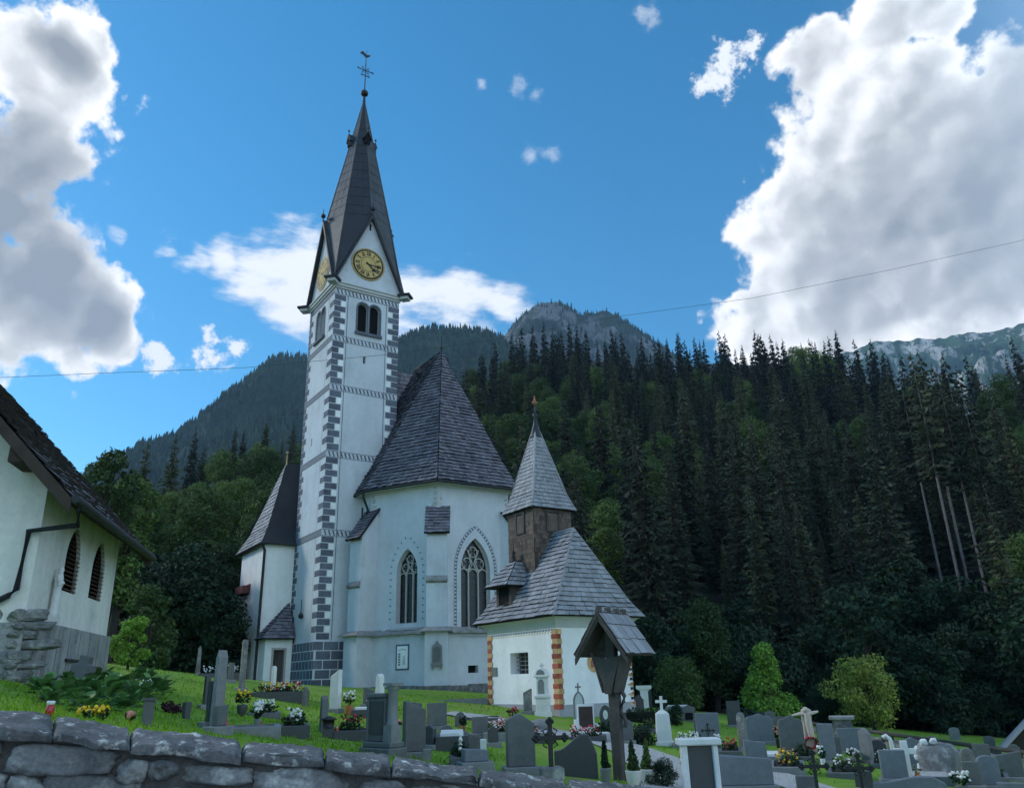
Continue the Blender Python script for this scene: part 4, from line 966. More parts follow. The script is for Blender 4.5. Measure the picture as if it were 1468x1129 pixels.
# ================================================================== GROUND
def ground_mesh():
    rs = [1.]; 
    while rs[-1] < 420: rs.append(rs[-1]+max(.10, rs[-1]*.022))
    az = np.concatenate([np.linspace(-180, -48, 70)[:-1], np.linspace(-48, 48, 300)[:-1], np.linspace(48, 180, 70)[:-1]])*math.pi/180
    rs = np.array(rs); A_, R_ = np.meshgrid(az, rs); X = R_*np.sin(A_); Y = R_*np.cos(A_); Z = H(X, Y)
    na, nr = len(az), len(rs); vs = [(0, 0, -1.6)]+list(zip(X.ravel().tolist(), Y.ravel().tolist(), Z.ravel().tolist())); fs = []; mi = []
    for j in range(na): fs.append((0, 1+(j+1) % na, 1+j)); mi.append(2)
    for i in range(nr-1):
        for j in range(na):
            a, b_ = 1+i*na+j, 1+i*na+(j+1) % na; fs.append((a, b_, b_+na, a+na))
            x, y = X[i, j], Y[i, j]; r = rs[i]
            mi.append(2 if wall_side(np.array([x]), np.array([y]))[0] < -.15 and r < 60 else (1 if r > 57 else 0))
    me = bpy.data.meshes.new('ground'); me.from_pydata(vs, [], fs)
    for m_ in ('lawn', 'mulch', 'gravel'): me.materials.append(M[m_])
    me.polygons.foreach_set('material_index', mi); me.polygons.foreach_set('use_smooth', [True]*len(fs)); me.update()
    o = bpy.data.objects.new('ground', me); COL.objects.link(o); return kind(o, 'structure')
ground_mesh()
def ribbon(name, pts, wd, m, dz=.03, n=60):
    P = [G(u, v) for u, v in pts]; Ls = [0]
    for a, b_ in zip(P[:-1], P[1:]): Ls.append(Ls[-1]+(b_-a).length)
    vs = []; fs = []
    for i in range(n+1):
        d = Ls[-1]*i/n; k = max(j for j in range(len(P)-1) if Ls[j] <= d+1e-9); t = (d-Ls[k])/(Ls[k+1]-Ls[k]); p = P[k].lerp(P[k+1], t)
        dr = (P[min(k+1, len(P)-1)]-P[k]); dr.z = 0; dr.normalize(); s = Vector((-dr.y, dr.x, 0))
        for q in (-1, -.5, 0, .5, 1):
            w = wd*.5*q*(1+.08*mnoise.noise(Vector((d*.7, q, 0)))); x, y = p.x+s.x*w, p.y+s.y*w; vs.append((x, y, H1(x, y)+dz))
    for i in range(n):
        for j in range(4): fs.append((i*5+j, i*5+j+1, i*5+j+6, i*5+j+5))
    k = MB(); k.add(vs, fs, 0, None, True); return kind(k.build(name, m), 'structure')
ribbon('gravel_path', [(1010, 1150), (965, 1108), (925, 1082), (880, 1066), (835, 1058)], 1.5, 'gravel')
ribbon('gravel_path', [(1190, 1140), (1130, 1120), (1062, 1098)], 1.1, 'gravel', .035)
ribbon('gravel_path', [(640, 1022), (700, 1030), (745, 1042), (790, 1050), (835, 1058)], 1.6, 'gravel', .04)
# grass blades
def grass():
    rg = np.random.RandomState(3); vs = []; fs = []
    def patch(n, u0, u1, v0, v1):
        for _ in range(n):
            u, v = rg.uniform(u0, u1), rg.uniform(v0, v1); 
            if v > 1008+(u/1.0)*.125+18 : continue
            P = G(u, v); 
            if P.y > 55: continue
            for q in range(3):
                x, y = P.x+rg.normal(0, .12), P.y+rg.normal(0, .2)
                if wall_side(np.array([x]), np.array([y]))[0] < .5: continue
                z = H1(x, y); a = rg.uniform(0, 6.28); h = rg.uniform(.03, .085); w = .006+.0006*P.y; lx, ly = rg.normal(0, .04, 2); o = len(vs)
                vs.extend([(x-w*math.cos(a), y-w*math.sin(a), z-.01), (x+w*math.cos(a), y+w*math.sin(a), z-.01), (x+lx, y+ly, z+h)]); fs.append((o, o+1, o+2))
    patch(2600, 0, 420, 945, 1062); patch(2200, 380, 720, 995, 1095); patch(500, 880, 1140, 1040, 1128); patch(300, 1100, 1400, 1050, 1120)
    me = bpy.data.meshes.new('grass'); me.from_pydata(vs, [], fs); me.materials.append(M['blade']); o = bpy.data.objects.new('grass', me); COL.objects.link(o)
    tag(kind(o, 'stuff'), 'short bright green grass blades growing between the graves', 'grass')
grass()
# ================================================================== CEMETERY WALL (foreground)
wroot = tag(empty('cemetery_wall', (_wf[4].x, _wf[4].y, H1(_wf[4].x, _wf[4].y-1))), 'rough grey stone cemetery wall with coping slabs along the bottom foreground', 'stone wall')
WBs = tuple(wroot.location)
def wpt(u, back, dz=0.):
    us = [w[0] for w in WL]; f = lambda arr: float(np.interp(u, us, arr)); L_ = _wb if back else _wf
    return Vector((f([p.x for p in L_]), f([p.y for p in L_]), f([p.z for p in L_])+dz))
def cap_stone(u0, u1, th, seed):
    g = random.Random(seed); nu, nv = 26, 12; vs = []; fs = []; ox = g.uniform(0, 99); tilt = g.uniform(-.012, .012)
    top = []; bot = []; N = Vector((0, 0, 0))
    for i in range(nu+1):
        t = i/nu; u = u0+(u1-u0)*t; f, b_ = wpt(u, 0), wpt(u, 1)
        ends = min(t, 1-t); er = .03*max(0, 1-ends/.035)
        rowt = []; rowb = []
        for j in range(nv+1):
            s = j/nv; p = f.lerp(b_, s); out = (f-b_).normalized()
            jag = .10*mnoise.noise(Vector((u*.013+ox, s*2, 0)))+.04*mnoise.noise(Vector((u*.06+ox, s*4, 2)))+.012*mnoise.noise(Vector((u*.17+ox, 5, 2)))+.014*mnoise.noise(Vector((u*.45+ox, 5, 2)))
            edge = max(0, 1-min(s, 1-s)/.07)
            pp = p+out*(jag*(1-2*s)*edge)
            hgt = .022*mnoise.noise(pp*4+Vector((ox, 0, 0)))+.014*mnoise.noise(pp*13)+.010*mnoise.noise(pp*31)-.010*edge**3-er+tilt
            if i in (0, nu): hgt -= .006
            rowt.append(pp+Vector((0, 0, hgt))); rowb.append(pp-out*(.02*(1-2*s))+Vector((0, 0, -th+.018*mnoise.noise(pp*5+Vector((ox, 9, 0)))+.012*edge)))
        top.append(rowt); bot.append(rowb)
    k = MB(); o = nv+1
    for G_, flip in ((top, 0), (bot, 1)):
        k.add([p for r in G_ for p in r], [(i*o+j, (i+1)*o+j, (i+1)*o+j+1, i*o+j+1) for i in range(nu) for j in range(nv)], 0, None, True)
    # broken faces (with a middle row so the arris is not a straight line)
    def side(A, B):
        n = len(A); midr = [a.lerp(b_, .5)+(Vector((0, -1, 0))*(.022*mnoise.noise(a*6)+.008)) for a, b_ in zip(A, B)]
        k.add(A+midr+B, [(i, i+1, n+i+1, n+i) for i in range(n-1)]+[(n+i, n+i+1, 2*n+i+1, 2*n+i) for i in range(n-1)], 0, None, True)
    side([r[0] for r in top], [r[0] for r in bot]); side([r[-1] for r in top], [r[-1] for r in bot]); side(top[0], bot[0]); side(top[-1], bot[-1])
    return k.build('coping_stone', 'capstone', wroot, base=WBs)
cu = [-255, -90, 76, 188, 347, 466, 561, 686, 812, 960, 1130, 1330, 1560]
for i in range(len(cu)-1): cap_stone(cu[i]+1.0, cu[i+1]-1.0, [.06, .075, .055, .07, .062, .078, .06, .07][i % 8], 300+i)
k = MB(); us_ = list(np.linspace(-258, 1560, 60))
A = [wpt(u, 0)+(wpt(u, 1)-wpt(u, 0))*.20+Vector((0, 0, -.06)) for u in us_]; B = [wpt(u, 1)-(wpt(u, 1)-wpt(u, 0))*.15+Vector((0, 0, -.06)) for u in us_]
vs = A+B+[Vector((p.x, p.y, p.z-2.2)) for p in A]+[Vector((p.x, p.y, p.z-2.2)) for p in B]; n = len(us_)
k.add(vs, [(i, i+1, n+i+1, n+i) for i in range(n-1)]+[(i, i+1, 2*n+i+1, 2*n+i) for i in range(n-1)]+[(n+i, n+i+1, 3*n+i+1, 3*n+i) for i in range(n-1)])
k.build('wall_core', 'mortar', wroot, base=WBs)
k = MB(); rg = random.Random(11); zrow = .10; sd = 900
for row in range(6):
    h = (.13, .2, .16, .22, .22, .25)[row]; u = -258+rg.uniform(0, 20)
    while u < 1500:
        P0 = wpt(u, 0); ln = rg.uniform(.16, .62); du = ln/((wpt(u+50, 0)-P0).length/50)
        P1 = wpt(u+du, 0); hh_ = h*rg.uniform(.65, 1.15); c_ = (P0+P1)/2; inn = (wpt(u, 1)-P0).normalized()
        dr = (P1-P0); ang = math.atan2(dr.y, dr.x); pit = math.atan2(dr.z, math.hypot(dr.x, dr.y))
        Mx = Matrix.Translation(c_+inn*(.16+rg.uniform(-.03, .035))+Vector((0, 0, -zrow-h/2+rg.uniform(-.015, .015)))) @ Matrix.Rotation(ang, 4, 'Z') @ Matrix.Rotation(-pit+rg.uniform(-.10, .10), 4, 'Y')
        rockmesh(k, (0, 0, 0), ln*.52, .15, hh_*.53, sd, 0, Mx, 22); sd += 1; u += du
    zrow += h
k.build('wall_stonework', 'rock', wroot, base=WBs)
# ================================================================== GRAVES
def place(u, v): P = G(u, v); return P, -math.atan2(P.x, P.y), mpp(P)
def profile(kd, w, h):
    a = w/2
    if kd == 'flat': return [(-a, 0), (a, 0), (a, h), (-a, h)]
    if kd == 'gable': return [(-a, 0), (a, 0), (a, h*.86), (0, h), (-a, h*.86)]
    if kd == 'pent': return [(-a, 0), (a, 0), (a, h*.80), (-a*.05, h), (-a, h*.88)]
    if kd == 'slantl': return [(-a, 0), (a, 0), (a, h*.82), (-a, h)]
    if kd == 'slantr': return [(-a, 0), (a, 0), (a, h), (-a, h*.82)]
    if kd == 'round': return [(-a, 0), (a, 0)]+[(a*math.cos(q), h-a*.55+a*.55*math.sin(q)) for q in np.linspace(0, math.pi, 13)]
    if kd == 'arch': return [(-a, 0), (a, 0)]+[(a*math.cos(q), h-a+a*math.sin(q)) for q in np.linspace(0, math.pi, 15)]
    if kd == 'gothic': return [(-a, 0), (a, 0)]+[(x, z) for x, z in reversed(arc(-a, a, h-w*.9, w*.9, 8))]
    if kd == 'wave': return [(-a, 0), (a, 0), (a*.98, h*.55)]+[(a*(.95-1.95*t), h*(.80+.17*math.sin(t*4.6+.35)) if t > .12 else h*(.62+2.2*t)) for t in np.linspace(.03, 1, 16)]
    if kd == 'ogee': return [(-a, 0), (a, 0), (a, h*.8)]+[(a*(1-2*t), h*(.82+.18*math.sin(t*math.pi)**.6+.03*math.cos(t*12.6))) for t in np.linspace(.06, .94, 13)]+[(-a, h*.8)]
    if kd == 'taper': return [(-a, 0), (a, 0), (a*.62, h*.9), (0, h), (-a*.62, h*.9)]
    if kd == 'shoulder': return [(-a, 0), (a, 0), (a, h*.78), (a*.7, h*.82), (a*.62, h*.92), (0, h), (-a*.62, h*.92), (-a*.7, h*.82), (-a, h*.78)]
def stone(u, vb, wpx, hpx, kd, m, label, yaw=0., t=.14, base=True, plate=None, name='gravestone', tilt=0.):
    P, rz, s = place(u, vb); w = wpx*s; h = hpx*s*1.04; r_ = tag(empty(name, P, rz+R(yaw)), label, 'gravestone')
    w = max(.12, (w-abs(math.sin(R(yaw)))*t)/max(.3, math.cos(R(yaw))))
    b0 = .10 if base else -.05
    k = MB(Matrix.Rotation(R(tilt), 4, 'Y')); k.slabp([(x, z+b0) for x, z in profile(kd, w, h-b0)], -t/2, t/2); k.build('headstone', m, r_, bevel=.012)
    if base: k = MB(); k.box(-w/2-.06, w/2+.06, -t/2-.09, t/2+.07, -.3, .10); k.build('base', 'granite2' if m != 'granite2' else 'granite', r_, bevel=.01)
    if plate: k = MB(); k.box(-w*.32, w*.32, -t/2-.012, -t/2+.01, h*.35, h*.7); k.build('plate', plate, r_)
    return r_
ST = [
 # u, base row, width, height (picture units), kind, material, label, yaw, thickness
 (277,962,13,34,'flat','darkgranite','tall dark slab gravestone, first of the row behind the grass at the annex wall',-55,.2),
 (283,966,7,38,'taper','roughstone','thin weathered upright stone just right of the tall dark slab gravestone',0,.12),
 (292,965,8,24,'round','granite2','short pale rounded gravestone in the row left of the annex',-50,.12),
 (346,990,9,68,'gothic','roughstone','tall narrow grey stone standing alone in front of the annex downpipe',-62,.16),
 (309,1046,13,106,'taper','granite2','tall slim grey obelisk stone on the left lawn',-40,.2),
 (300,1044,8,62,'flat','darkgranite','thin dark upright slab in front of the slim grey obelisk',-68,.12),
 (294,1016,6,44,'flat','darkgranite','small dark slab seen edge on behind the slim grey obelisk',-70,.12),
 (313,1052,13,38,'flat','granite','short grey stone at the foot of the slim grey obelisk',-50,.16),
 (391,990,8,33,'gothic','marble','small white pointed stone on the flower grave by the porch',-40,.14),
 (463,1050,12,49,'taper','granite','narrow grey tapering stone on the lawn left of the dark lantern',-55,.16),
 (480,1021,17,56,'slantr','marble','tall plain white stone slab in front of the tower plinth',-30,.2),
 (528,1013,16,26,'slantl','granite','small grey slab below the apse near the bouquets',-10,.12),
 (544,1009,15,40,'taper','marble','white tapering obelisk with a pinkish side in front of the apse',-35,.3),
 (593,1086,34,74,'slantl','granite','large dark grey slab with a black right edge right of the column monument',14,.2),
 (626,1046,29,35,'flat','granite','grey square slab behind the large dark grey slab',8,.12),
 (592,1026,26,20,'slantl','granite','wide low grey slab peeping over the large dark grey slab',0,.12),
 (617,1074,17,32,'pent','darkgranite','small dark leaning stone right of the large dark grey slab',-35,.12),
 (688,1056,24,26,'flat','granite','dark grey slab with pale right edge near the middle of the cemetery',14,.18),
 (681,1075,22,22,'slantl','granite','low grey slab beside the slim white post',10,.14),
 (693,1084,9,22,'flat','marble','slim white post stone beside the low grey slab',0,.2),
 (681,1101,40,26,'slantl','bluegranite','low sloping grey slab just behind the coping in the middle',16,.2),
 (747,1108,43,77,'pent','granite','big grey slab with a peaked top behind the middle of the front wall',10,.2),
 (827,1113,62,56,'wave','darkgranite','broad black stone with a wavy top left of the wooden wayside shrine',0,.16),
 (757,1023,13,33,'slantr','roughstone','rough grey slab leaning on the chapel wall under its window',-20,.14),
 (899,1066,20,33,'pent','granite','dark stone half hidden behind the shrine post',0,.14),
 (917,1022,14,24,'shoulder','darkgranite','dark shouldered stone by the right end of the chapel hedge',0,.14),
 (928,1013,15,24,'flat','darkgranite','dark square slab far behind the white capital monument',0,.14),
 (978,1011,17,23,'arch','roughstone','round-topped grey stone in the far row with a carved arch',0,.2),
 (993,1014,12,19,'flat','granite2','small pale block stone right of the round-topped grey stone',10,.2),
 (1017,1065,33,39,'flat','bluegranite','wide blue-grey slab standing behind a small iron cross',6,.14),
 (1054,1042,19,34,'flat','darkgranite','dark upright slab below the bright green cone tree',0,.14),
 (1067,1076,13,50,'gothic','roughstone','tall pointed pale stone on a rough block right of the blue-grey slab',-30,.2),
 (1092,1066,38,38,'ogee','bluegranite','broad light grey stone with curved shoulders in the right field',5,.14),
 (1120,1046,24,18,'shoulder','granite','dark low stone peeping out behind the broad curved stone',0,.14),
 (1138,1079,35,47,'ogee','granite','large dark grey stone with curved shoulders beside the carved figure',8,.14),
 (1085,1094,32,31,'slantl','bluegranite','plain grey slab in front of the broad curved stone',10,.14),
 (1068,1134,84,48,'slantl','bluegranite','very wide low grey slab near the front right of the white framed grave',14,.2),
 (1190,1095,22,52,'flat','bluegranite','tall grey slab right of the white flower vase',-10,.16),
 (1157,1134,27,20,'flat','granite','low grey slab under the black trefoil iron cross',0,.14),
 (1194,1093,29,33,'flat','granite','dark grey slab in front of the blue-grey slab below the stone pillar',6,.14),
 (1222,1080,34,33,'flat','bluegranite','wide blue-grey slab just below the stone pillar',8,.14),
 (1246,1094,18,46,'pent','granite2','pale narrow stone with a sloping top right of the pillar',-30,.16),
 (1262,1094,23,31,'shoulder','darkgranite','dark shouldered stone left of the white curved staff',0,.14),
 (1285,1122,36,42,'flat','bluegranite','blue-grey slab left of the white marble cross',8,.16),
 (1313,1100,23,39,'gable','bluegranite','dark gabled stone behind the white marble cross',8,.2),
 (1389,1096,18,22,'arch','roughstone','small round-topped rough stone right of the big dark boulder',0,.16),
 (1411,1096,22,27,'flat','granite','square grey stone in the far right row by the fence',0,.14),
 (1430,1088,14,17,'slantl','darkgranite','small dark stone right below the far fence at the right',0,.14),
 (1398,1132,22,36,'flat','granite','grey slab behind the bunch of white roses',0,.14),
 (1423,1132,29,44,'round','bluegranite','tall blue-grey round-topped slab right of the white roses',10,.16),
 (1452,1119,34,38,'slantr','granite','wide grey slab at the right edge of the cemetery',10,.16),
 (1305,1134,100,20,'wave','bluegranite','very broad low stone with a curved top in the right foreground',4,.2),
 (885,1034,9,14,'flat','darkgranite','little dark stone at the chapel foot right of the shrine post',0,.12),
 (1452,1142,34,18,'flat','bluegranite','low slab in the bottom right corner',0,.14),
 (1210,1110,26,18,'flat','roughstone','low rough grey slab behind the large iron cross on the right',0,.2),
 (1234,1062,20,12,'flat','granite2','pale low slab right at the foot of the stone pillar',0,.2),
 (1370,1060,14,16,'round','granite2','tiny pale round-topped stone below the far fence',0,.14),

 (640,1066,18,24,'round','granite','small dark round-topped stone between the square grey slab and the white-topped grave',6,.14),
 (707,1070,16,26,'gable','darkgranite','narrow black gabled stone just left of the big peaked slab',10,.14),
 (660,1042,16,20,'shoulder','granite','small grey shouldered stone on the pale flat graves below the apse',0,.14),
 (437,1012,10,26,'taper','granite','thin dark stone on the lawn left of the tall plain white slab',-45,.12),
 (330,978,9,26,'flat','granite','narrow grey stone on the dark kerbed grave by the annex wall',-55,.14),
 (266,1030,8,22,'flat','darkgranite','small dark marker on the lawn right of the purple-leaved plant',-60,.12),
 (1030,1018,13,18,'gable','darkgranite','little dark gabled stone in the far row right of the low tomb',0,.14),
 (1003,1052,14,20,'flat','granite','small dark stone left of the wide blue-grey slab',0,.14),
 (1106,1040,15,20,'gable','granite','small gabled stone behind the bright cone tree side of the broad curved stone',0,.14),
 (1180,1062,14,20,'flat','darkgranite','small dark slab far behind the pale sculpted crucifix',0,.14),
 (1338,1072,16,16,'gable','granite','low gabled stone behind the big dark boulder',0,.14),
 (1420,1070,14,14,'round','granite','little round stone touching the far fence at the right',0,.14),
 (1456,1086,16,18,'shoulder','granite','shouldered stone in the last row at the right edge below the fence',0,.14),
 (1372,1100,14,24,'taper','darkgranite','dark tapering stone at the right flank of the big boulder',0,.2),
 (1240,1128,24,22,'slantr','darkgranite','dark sloping stone right under the large rusty iron cross',0,.16),
 (1135,1106,14,16,'flat','granite2','small pale stone beside the orange planted grave bed',0,.14),
 (950,1036,12,18,'flat','granite','small grey stone peeping out left of the far white slab grave',0,.14),
 (612,1090,12,15,'flat','granite2','small pale block at the right foot of the large dark grey slab',0,.2),
]
for a in ST: stone(*a[:8], t=a[8], base=a[4] not in ('taper', 'wave') and a[3] > 24)
def gthing(name, u, v, label, cat, yaw=0.):
    P, rz, s = place(u, v); return tag(empty(name, P, rz+R(yaw)), label, cat), s
# leaning cross-shaped stone by the house
r_, s = gthing('stone_cross', 107, 1000, 'dark cross-shaped stone leaning among the big leaves by the old house', 'gravestone', -25)
k = MB(Matrix.Rotation(R(9), 4, 'Y')); h = 58*s; k.slabp([(-.20*h, 0), (.18*h, 0), (.12*h, h*.55), (.27*h, h*.62), (.27*h, h*.8), (.12*h, h*.8), (.13*h, h), (-.13*h, h), (-.12*h, h*.8), (-.27*h, h*.78), (-.27*h, h*.6), (-.13*h, h*.55)], -.09, .09); k.build('cross', 'granite', r_, bevel=.015)
# column monument
r_, s = gthing('column_monument', 550, 1083, 'grey monument with a stone column and a dark framed slab on the lawn', 'gravestone', -52)
h = 98*s; k = MB(); k.box(-.50, .42, -.22, .24, -.3, .12); k.box(-.46, .38, -.17, .2, .12, .2); k.build('base', 'granite', r_, bevel=.015)
k = MB(); k.box(-.42, .08, -.06, .08, .2, h*.80); k.box(-.46, .10, -.1, .12, h*.80, h*.86); k.box(-.46, -.40, -.1, .12, .2, h*.80); k.build('slab', ['granite'], r_, bevel=.012)
k = MB(); k.box(-.37, .04, -.075, -.06, .3, h*.75); k.build('inscription_plate', 'darkgranite', r_)
k = MB(); k.box(.12, .36, -.12, .12, .2, h*.42); k.lathe([(.115, h*.42), (.12, h*.44), (.10, h*.47), (.09, h*.88), (.11, h*.90), (.125, h*.93), (.125, h*.96)], 16, 0, (.24, 0, 0)); k.box(.1, .38, -.14, .14, h*.96, h); k.build('column', 'granite2', r_, bevel=0); r_.scale = (.8, .8, 1)
# white framed grave in the right foreground
r_, s = gthing('framed_grave', 1008, 1140, 'white framed grave monument with a black panel beside the gravel path', 'gravestone', 12)
w, h = 52*s, 76*s; k = MB(); k.box(-w/2, -w/2+.15*w, -.1, .1, .02, h*.88); k.box(w/2-.15*w, w/2, -.1, .1, .02, h*.88); k.box(-w/2-.05, w/2+.05, -.15, .15, h*.88, h); k.box(-w/2-.2, w/2+.08, -.2, .2, -.3, .06); k.build('frame', 'marble', r_, bevel=.015)
k = MB(); k.box(-w/2+.15*w, w/2-.15*w, -.03, .04, .06, h*.88); k.build('panel', 'darkgranite', r_)
# chapel-side framed white grave
r_, s = gthing('framed_grave', 841, 1052, 'white grave with a brown-black panel at the foot of the chapel wall', 'gravestone', 6)
w, h = 24*s, 40*s; k = MB(); k.box(-w/2, w/2, -.07, .07, .12, h); k.box(-w*.75, w*.75, -.14, .12, -.2, .13); k.box(-w*.72, -w*.5, -.12, .08, .13, h*.5); k.box(w*.5, w*.72, -.12, .08, .13, h*.35); k.build('frame', 'marble', r_, bevel=.01)
k = MB(); k.box(-w*.42, w*.42, -.082, -.07, .2, h*.93); k.build('panel', 'darkwood', r_); k = MB(); k.box(-w*.8, w*1.1, -1.2, -.16, -.1, .1); k.build('cover_slab', 'marble', r_, bevel=.01)
# tall white monument and gothic stone against the chapel
r_, s = gthing('wall_monument', 779, 1026, 'tall white marble monument with an arched niche and cross beside the corner blocks', 'gravestone', -28)
w, h = 19*s, 72*s; k = MB(); k.box(-w*.58, w*.58, -.16, .16, -.1, h*.08); k.box(-w*.5, w*.5, -.13, .13, h*.08, h*.34); k.box(-w*.58, w*.58, -.16, .15, h*.34, h*.39); k.box(-w*.42, w*.42, -.11, .11, h*.39, h*.73); k.box(-w*.56, w*.56, -.16, .14, h*.73, h*.77)
k.slabp([(w*.5*math.cos(q), h*.77+w*.5*math.sin(q)) for q in np.linspace(0, math.pi, 13)], -.12, .12); k.build('marble_body', 'marble', r_, bevel=.008)
k = MB(); k.slabp([(-w*.27, h*.42), (w*.27, h*.42), (w*.27, h*.62)]+[(w*.27*math.cos(q), h*.62+w*.27*math.sin(q)) for q in np.linspace(.1, math.pi-.1, 9)]+[(-w*.27, h*.62)], -.118, -.108); k.slabp([(w*.36*math.cos(q), h*.78+w*.36*math.sin(q)) for q in np.linspace(0, math.pi, 13)], -.127, -.118); k.build('niche', 'granite2', r_)
k = MB(); k.box(-.03, .03, -.03, .03, h*.86, h); k.box(-.10, .10, -.03, .03, h*.935, h*.965); k.build('cross', 'marble', r_)
r_, s = gthing('wall_monument', 831, 1036, 'grey-white pointed gothic monument with a cross leaning on the chapel wall', 'gravestone', 6)
w, h = 16*s, 54*s; k = MB(); k.slabp([(x, z) for x, z in profile('gothic', w, h*.8)], -.07, .07); k.box(-.025, .025, -.03, .03, h*.78, h); k.box(-.1, .1, -.03, .03, h*.88, h*.92); k.build('stone', 'granite2', r_)
k = MB(); k.slabp([(x*.7, z*.86+h*.06) for x, z in profile('gothic', w, h*.8)], -.08, -.07); k.build('inner_arch', 'cornice', r_)
r_, s = gthing('oval_stone', 869, 1041, 'black oval stone with a white medallion by the chapel wall', 'gravestone')
h = 29*s; k = MB(); k.slabp([(h*.3*math.cos(q), h*.5+h*.5*math.sin(q)) for q in np.linspace(0, 6.2, 20)], -.06, .06); k.build('stone', 'darkgranite', r_, bevel=.01); k = MB(); k.slabp([(h*.12*math.cos(q), h*.55+h*.22*math.sin(q)) for q in np.linspace(0, 6.2, 16)], -.068, -.055); k.build('medallion', 'marble', r_)
# pedestal crosses
def pedestal_cross(u, v, wpx, hpx, label, yaw=0):
    r_, s = gthing('pedestal_cross', u, v, label, 'gravestone', yaw); w, h = wpx*s, hpx*s
    k = MB(); k.box(-w*.62, w*.62, -w*.45, w*.45, -.2, h*.08); k.add([(-w*.5, -w*.35, h*.08), (w*.5, -w*.35, h*.08), (w*.5, w*.35, h*.08), (-w*.5, w*.35, h*.08), (-w*.42, -w*.3, h*.64), (w*.42, -w*.3, h*.64), (w*.42, w*.3, h*.64), (-w*.42, w*.3, h*.64), (-w*.16, -w*.14, h*.71), (w*.16, -w*.14, h*.71), (w*.16, w*.14, h*.71), (-w*.16, w*.14, h*.71)], [(0,1,5,4),(1,2,6,5),(2,3,7,6),(3,0,4,7),(4,5,9,8),(5,6,10,9),(6,7,11,10),(7,4,8,11),(8,9,10,11)]); k.build('pedestal', 'marble', r_, bevel=.008)
    k = MB(); t = w*.09; k.box(-t, t, -t*.8, t*.8, h*.71, h); k.box(-w*.38, -t, -t*.8, t*.8, h*.86, h*.86+2*t); k.box(t, w*.38, -t*.8, t*.8, h*.86, h*.86+2*t); k.build('cross', 'marble', r_, bevel=.006); return r_
pedestal_cross(953, 1068, 22, 66, 'white marble pedestal topped by a small cross right of the shrine', 5)
# white marble cross
r_, s = gthing('marble_cross', 1305, 1122, 'plain white marble cross tilted among grey slabs on the right', 'gravestone')
h = 56*s; k = MB(); k.box(-.075, .075, -.05, .05, 0, h); k.box(-.22, -.075, -.05, .05, h*.68, h*.82); k.box(.075, .22, -.05, .05, h*.68, h*.82); k.build('cross', 'marble', r_, bevel=.01); k = MB(); k.box(-.24, .24, -.16, .16, -.2, .06); k.build('base', 'granite2', r_)
# white curved staff
r_, s = gthing('curved_stone', 1279, 1092, 'white curved crook-shaped stone in the right field', 'gravestone')
h = 36*s; k = MB(); k.tube([(.07, 0, 0), (.07, 0, h*.6), (.04, 0, h*.85), (-.05, 0, h*.97), (-.14, 0, h*.9)], .06, 8); k.build('crook', 'marble', r_); k = MB(); k.box(-.2, .2, -.12, .12, -.2, .06); k.build('base', 'granite', r_)
# white capital monument in the far row
r_, s = gthing('capital_monument', 925, 1014, 'white capital-like monument in the far row behind the hedge', 'gravestone')
h = 30*s; k = MB(); k.box(-.2, .2, -.15, .15, 0, h*.75); k.add([(-.2, -.15, h*.75), (.2, -.15, h*.75), (.2, .15, h*.75), (-.2, .15, h*.75), (-.4, -.2, h*.87), (.4, -.2, h*.87), (.4, .2, h*.87), (-.4, .2, h*.87), (-.4, -.2, h), (.4, -.2, h), (.4, .2, h), (-.4, .2, h)], [(0,1,5,4),(1,2,6,5),(2,3,7,6),(3,0,4,7),(4,5,9,8),(5,6,10,9),(6,7,11,10),(7,4,8,11),(8,9,10,11)]); k.build('capital', 'marble', r_)
# low tomb with a dark opening
r_, s = gthing('tomb', 988, 1034, 'low grey tomb with a dark square recess in the far grass', 'gravestone')
w, h = 20*s, 22*s; k = MB(); k.slabp([(-w/2, -.1), (w/2, -.1), (w/2, h*.8), (0, h), (-w/2, h*.8)], 0, .5); k.build('body', 'granite', r_); k = MB(); k.box(-w*.25, w*.3, -.015, .01, h*.12, h*.55); k.build('recess', 'void', r_)
# big dark boulder grave with white edge stones
r_, s = gthing('boulder_grave', 1352, 1118, 'big dark rough boulder gravestone with pale top edges on the right', 'gravestone')
w, h = 54*s, 52*s; k = MB(); rockmesh(k, (0, 0, h*.42), w*.52, .28, h*.56, 77, 0, None, 14); k.build('boulder', 'roughstone', r_)
k = MB()
for i, (a, z) in enumerate(((-.47, .35), (-.5, .58), (-.46, .8), (-.3, .97), (-.06, 1.0))): rockmesh(k, (a*w, -.1, z*h), .08, .1, .07, 80+i)
k.build('edge_stones', 'marble', r_)
# stone pillar at the fence
r_, s = gthing('stone_pillar', 1211, 1058, 'stubby rubble pillar with a flat cap stone at the far cemetery fence', 'pillar')
h = 30*s; k = MB(); k.box(-.38, .38, -.38, .38, -.6, h*.85); k.build('shaft', 'basestone', r_); k = MB(); k.box(-.5, .5, -.5, .5, h*.85, h); k.build('cap', 'ledge', r_, bevel=.02)
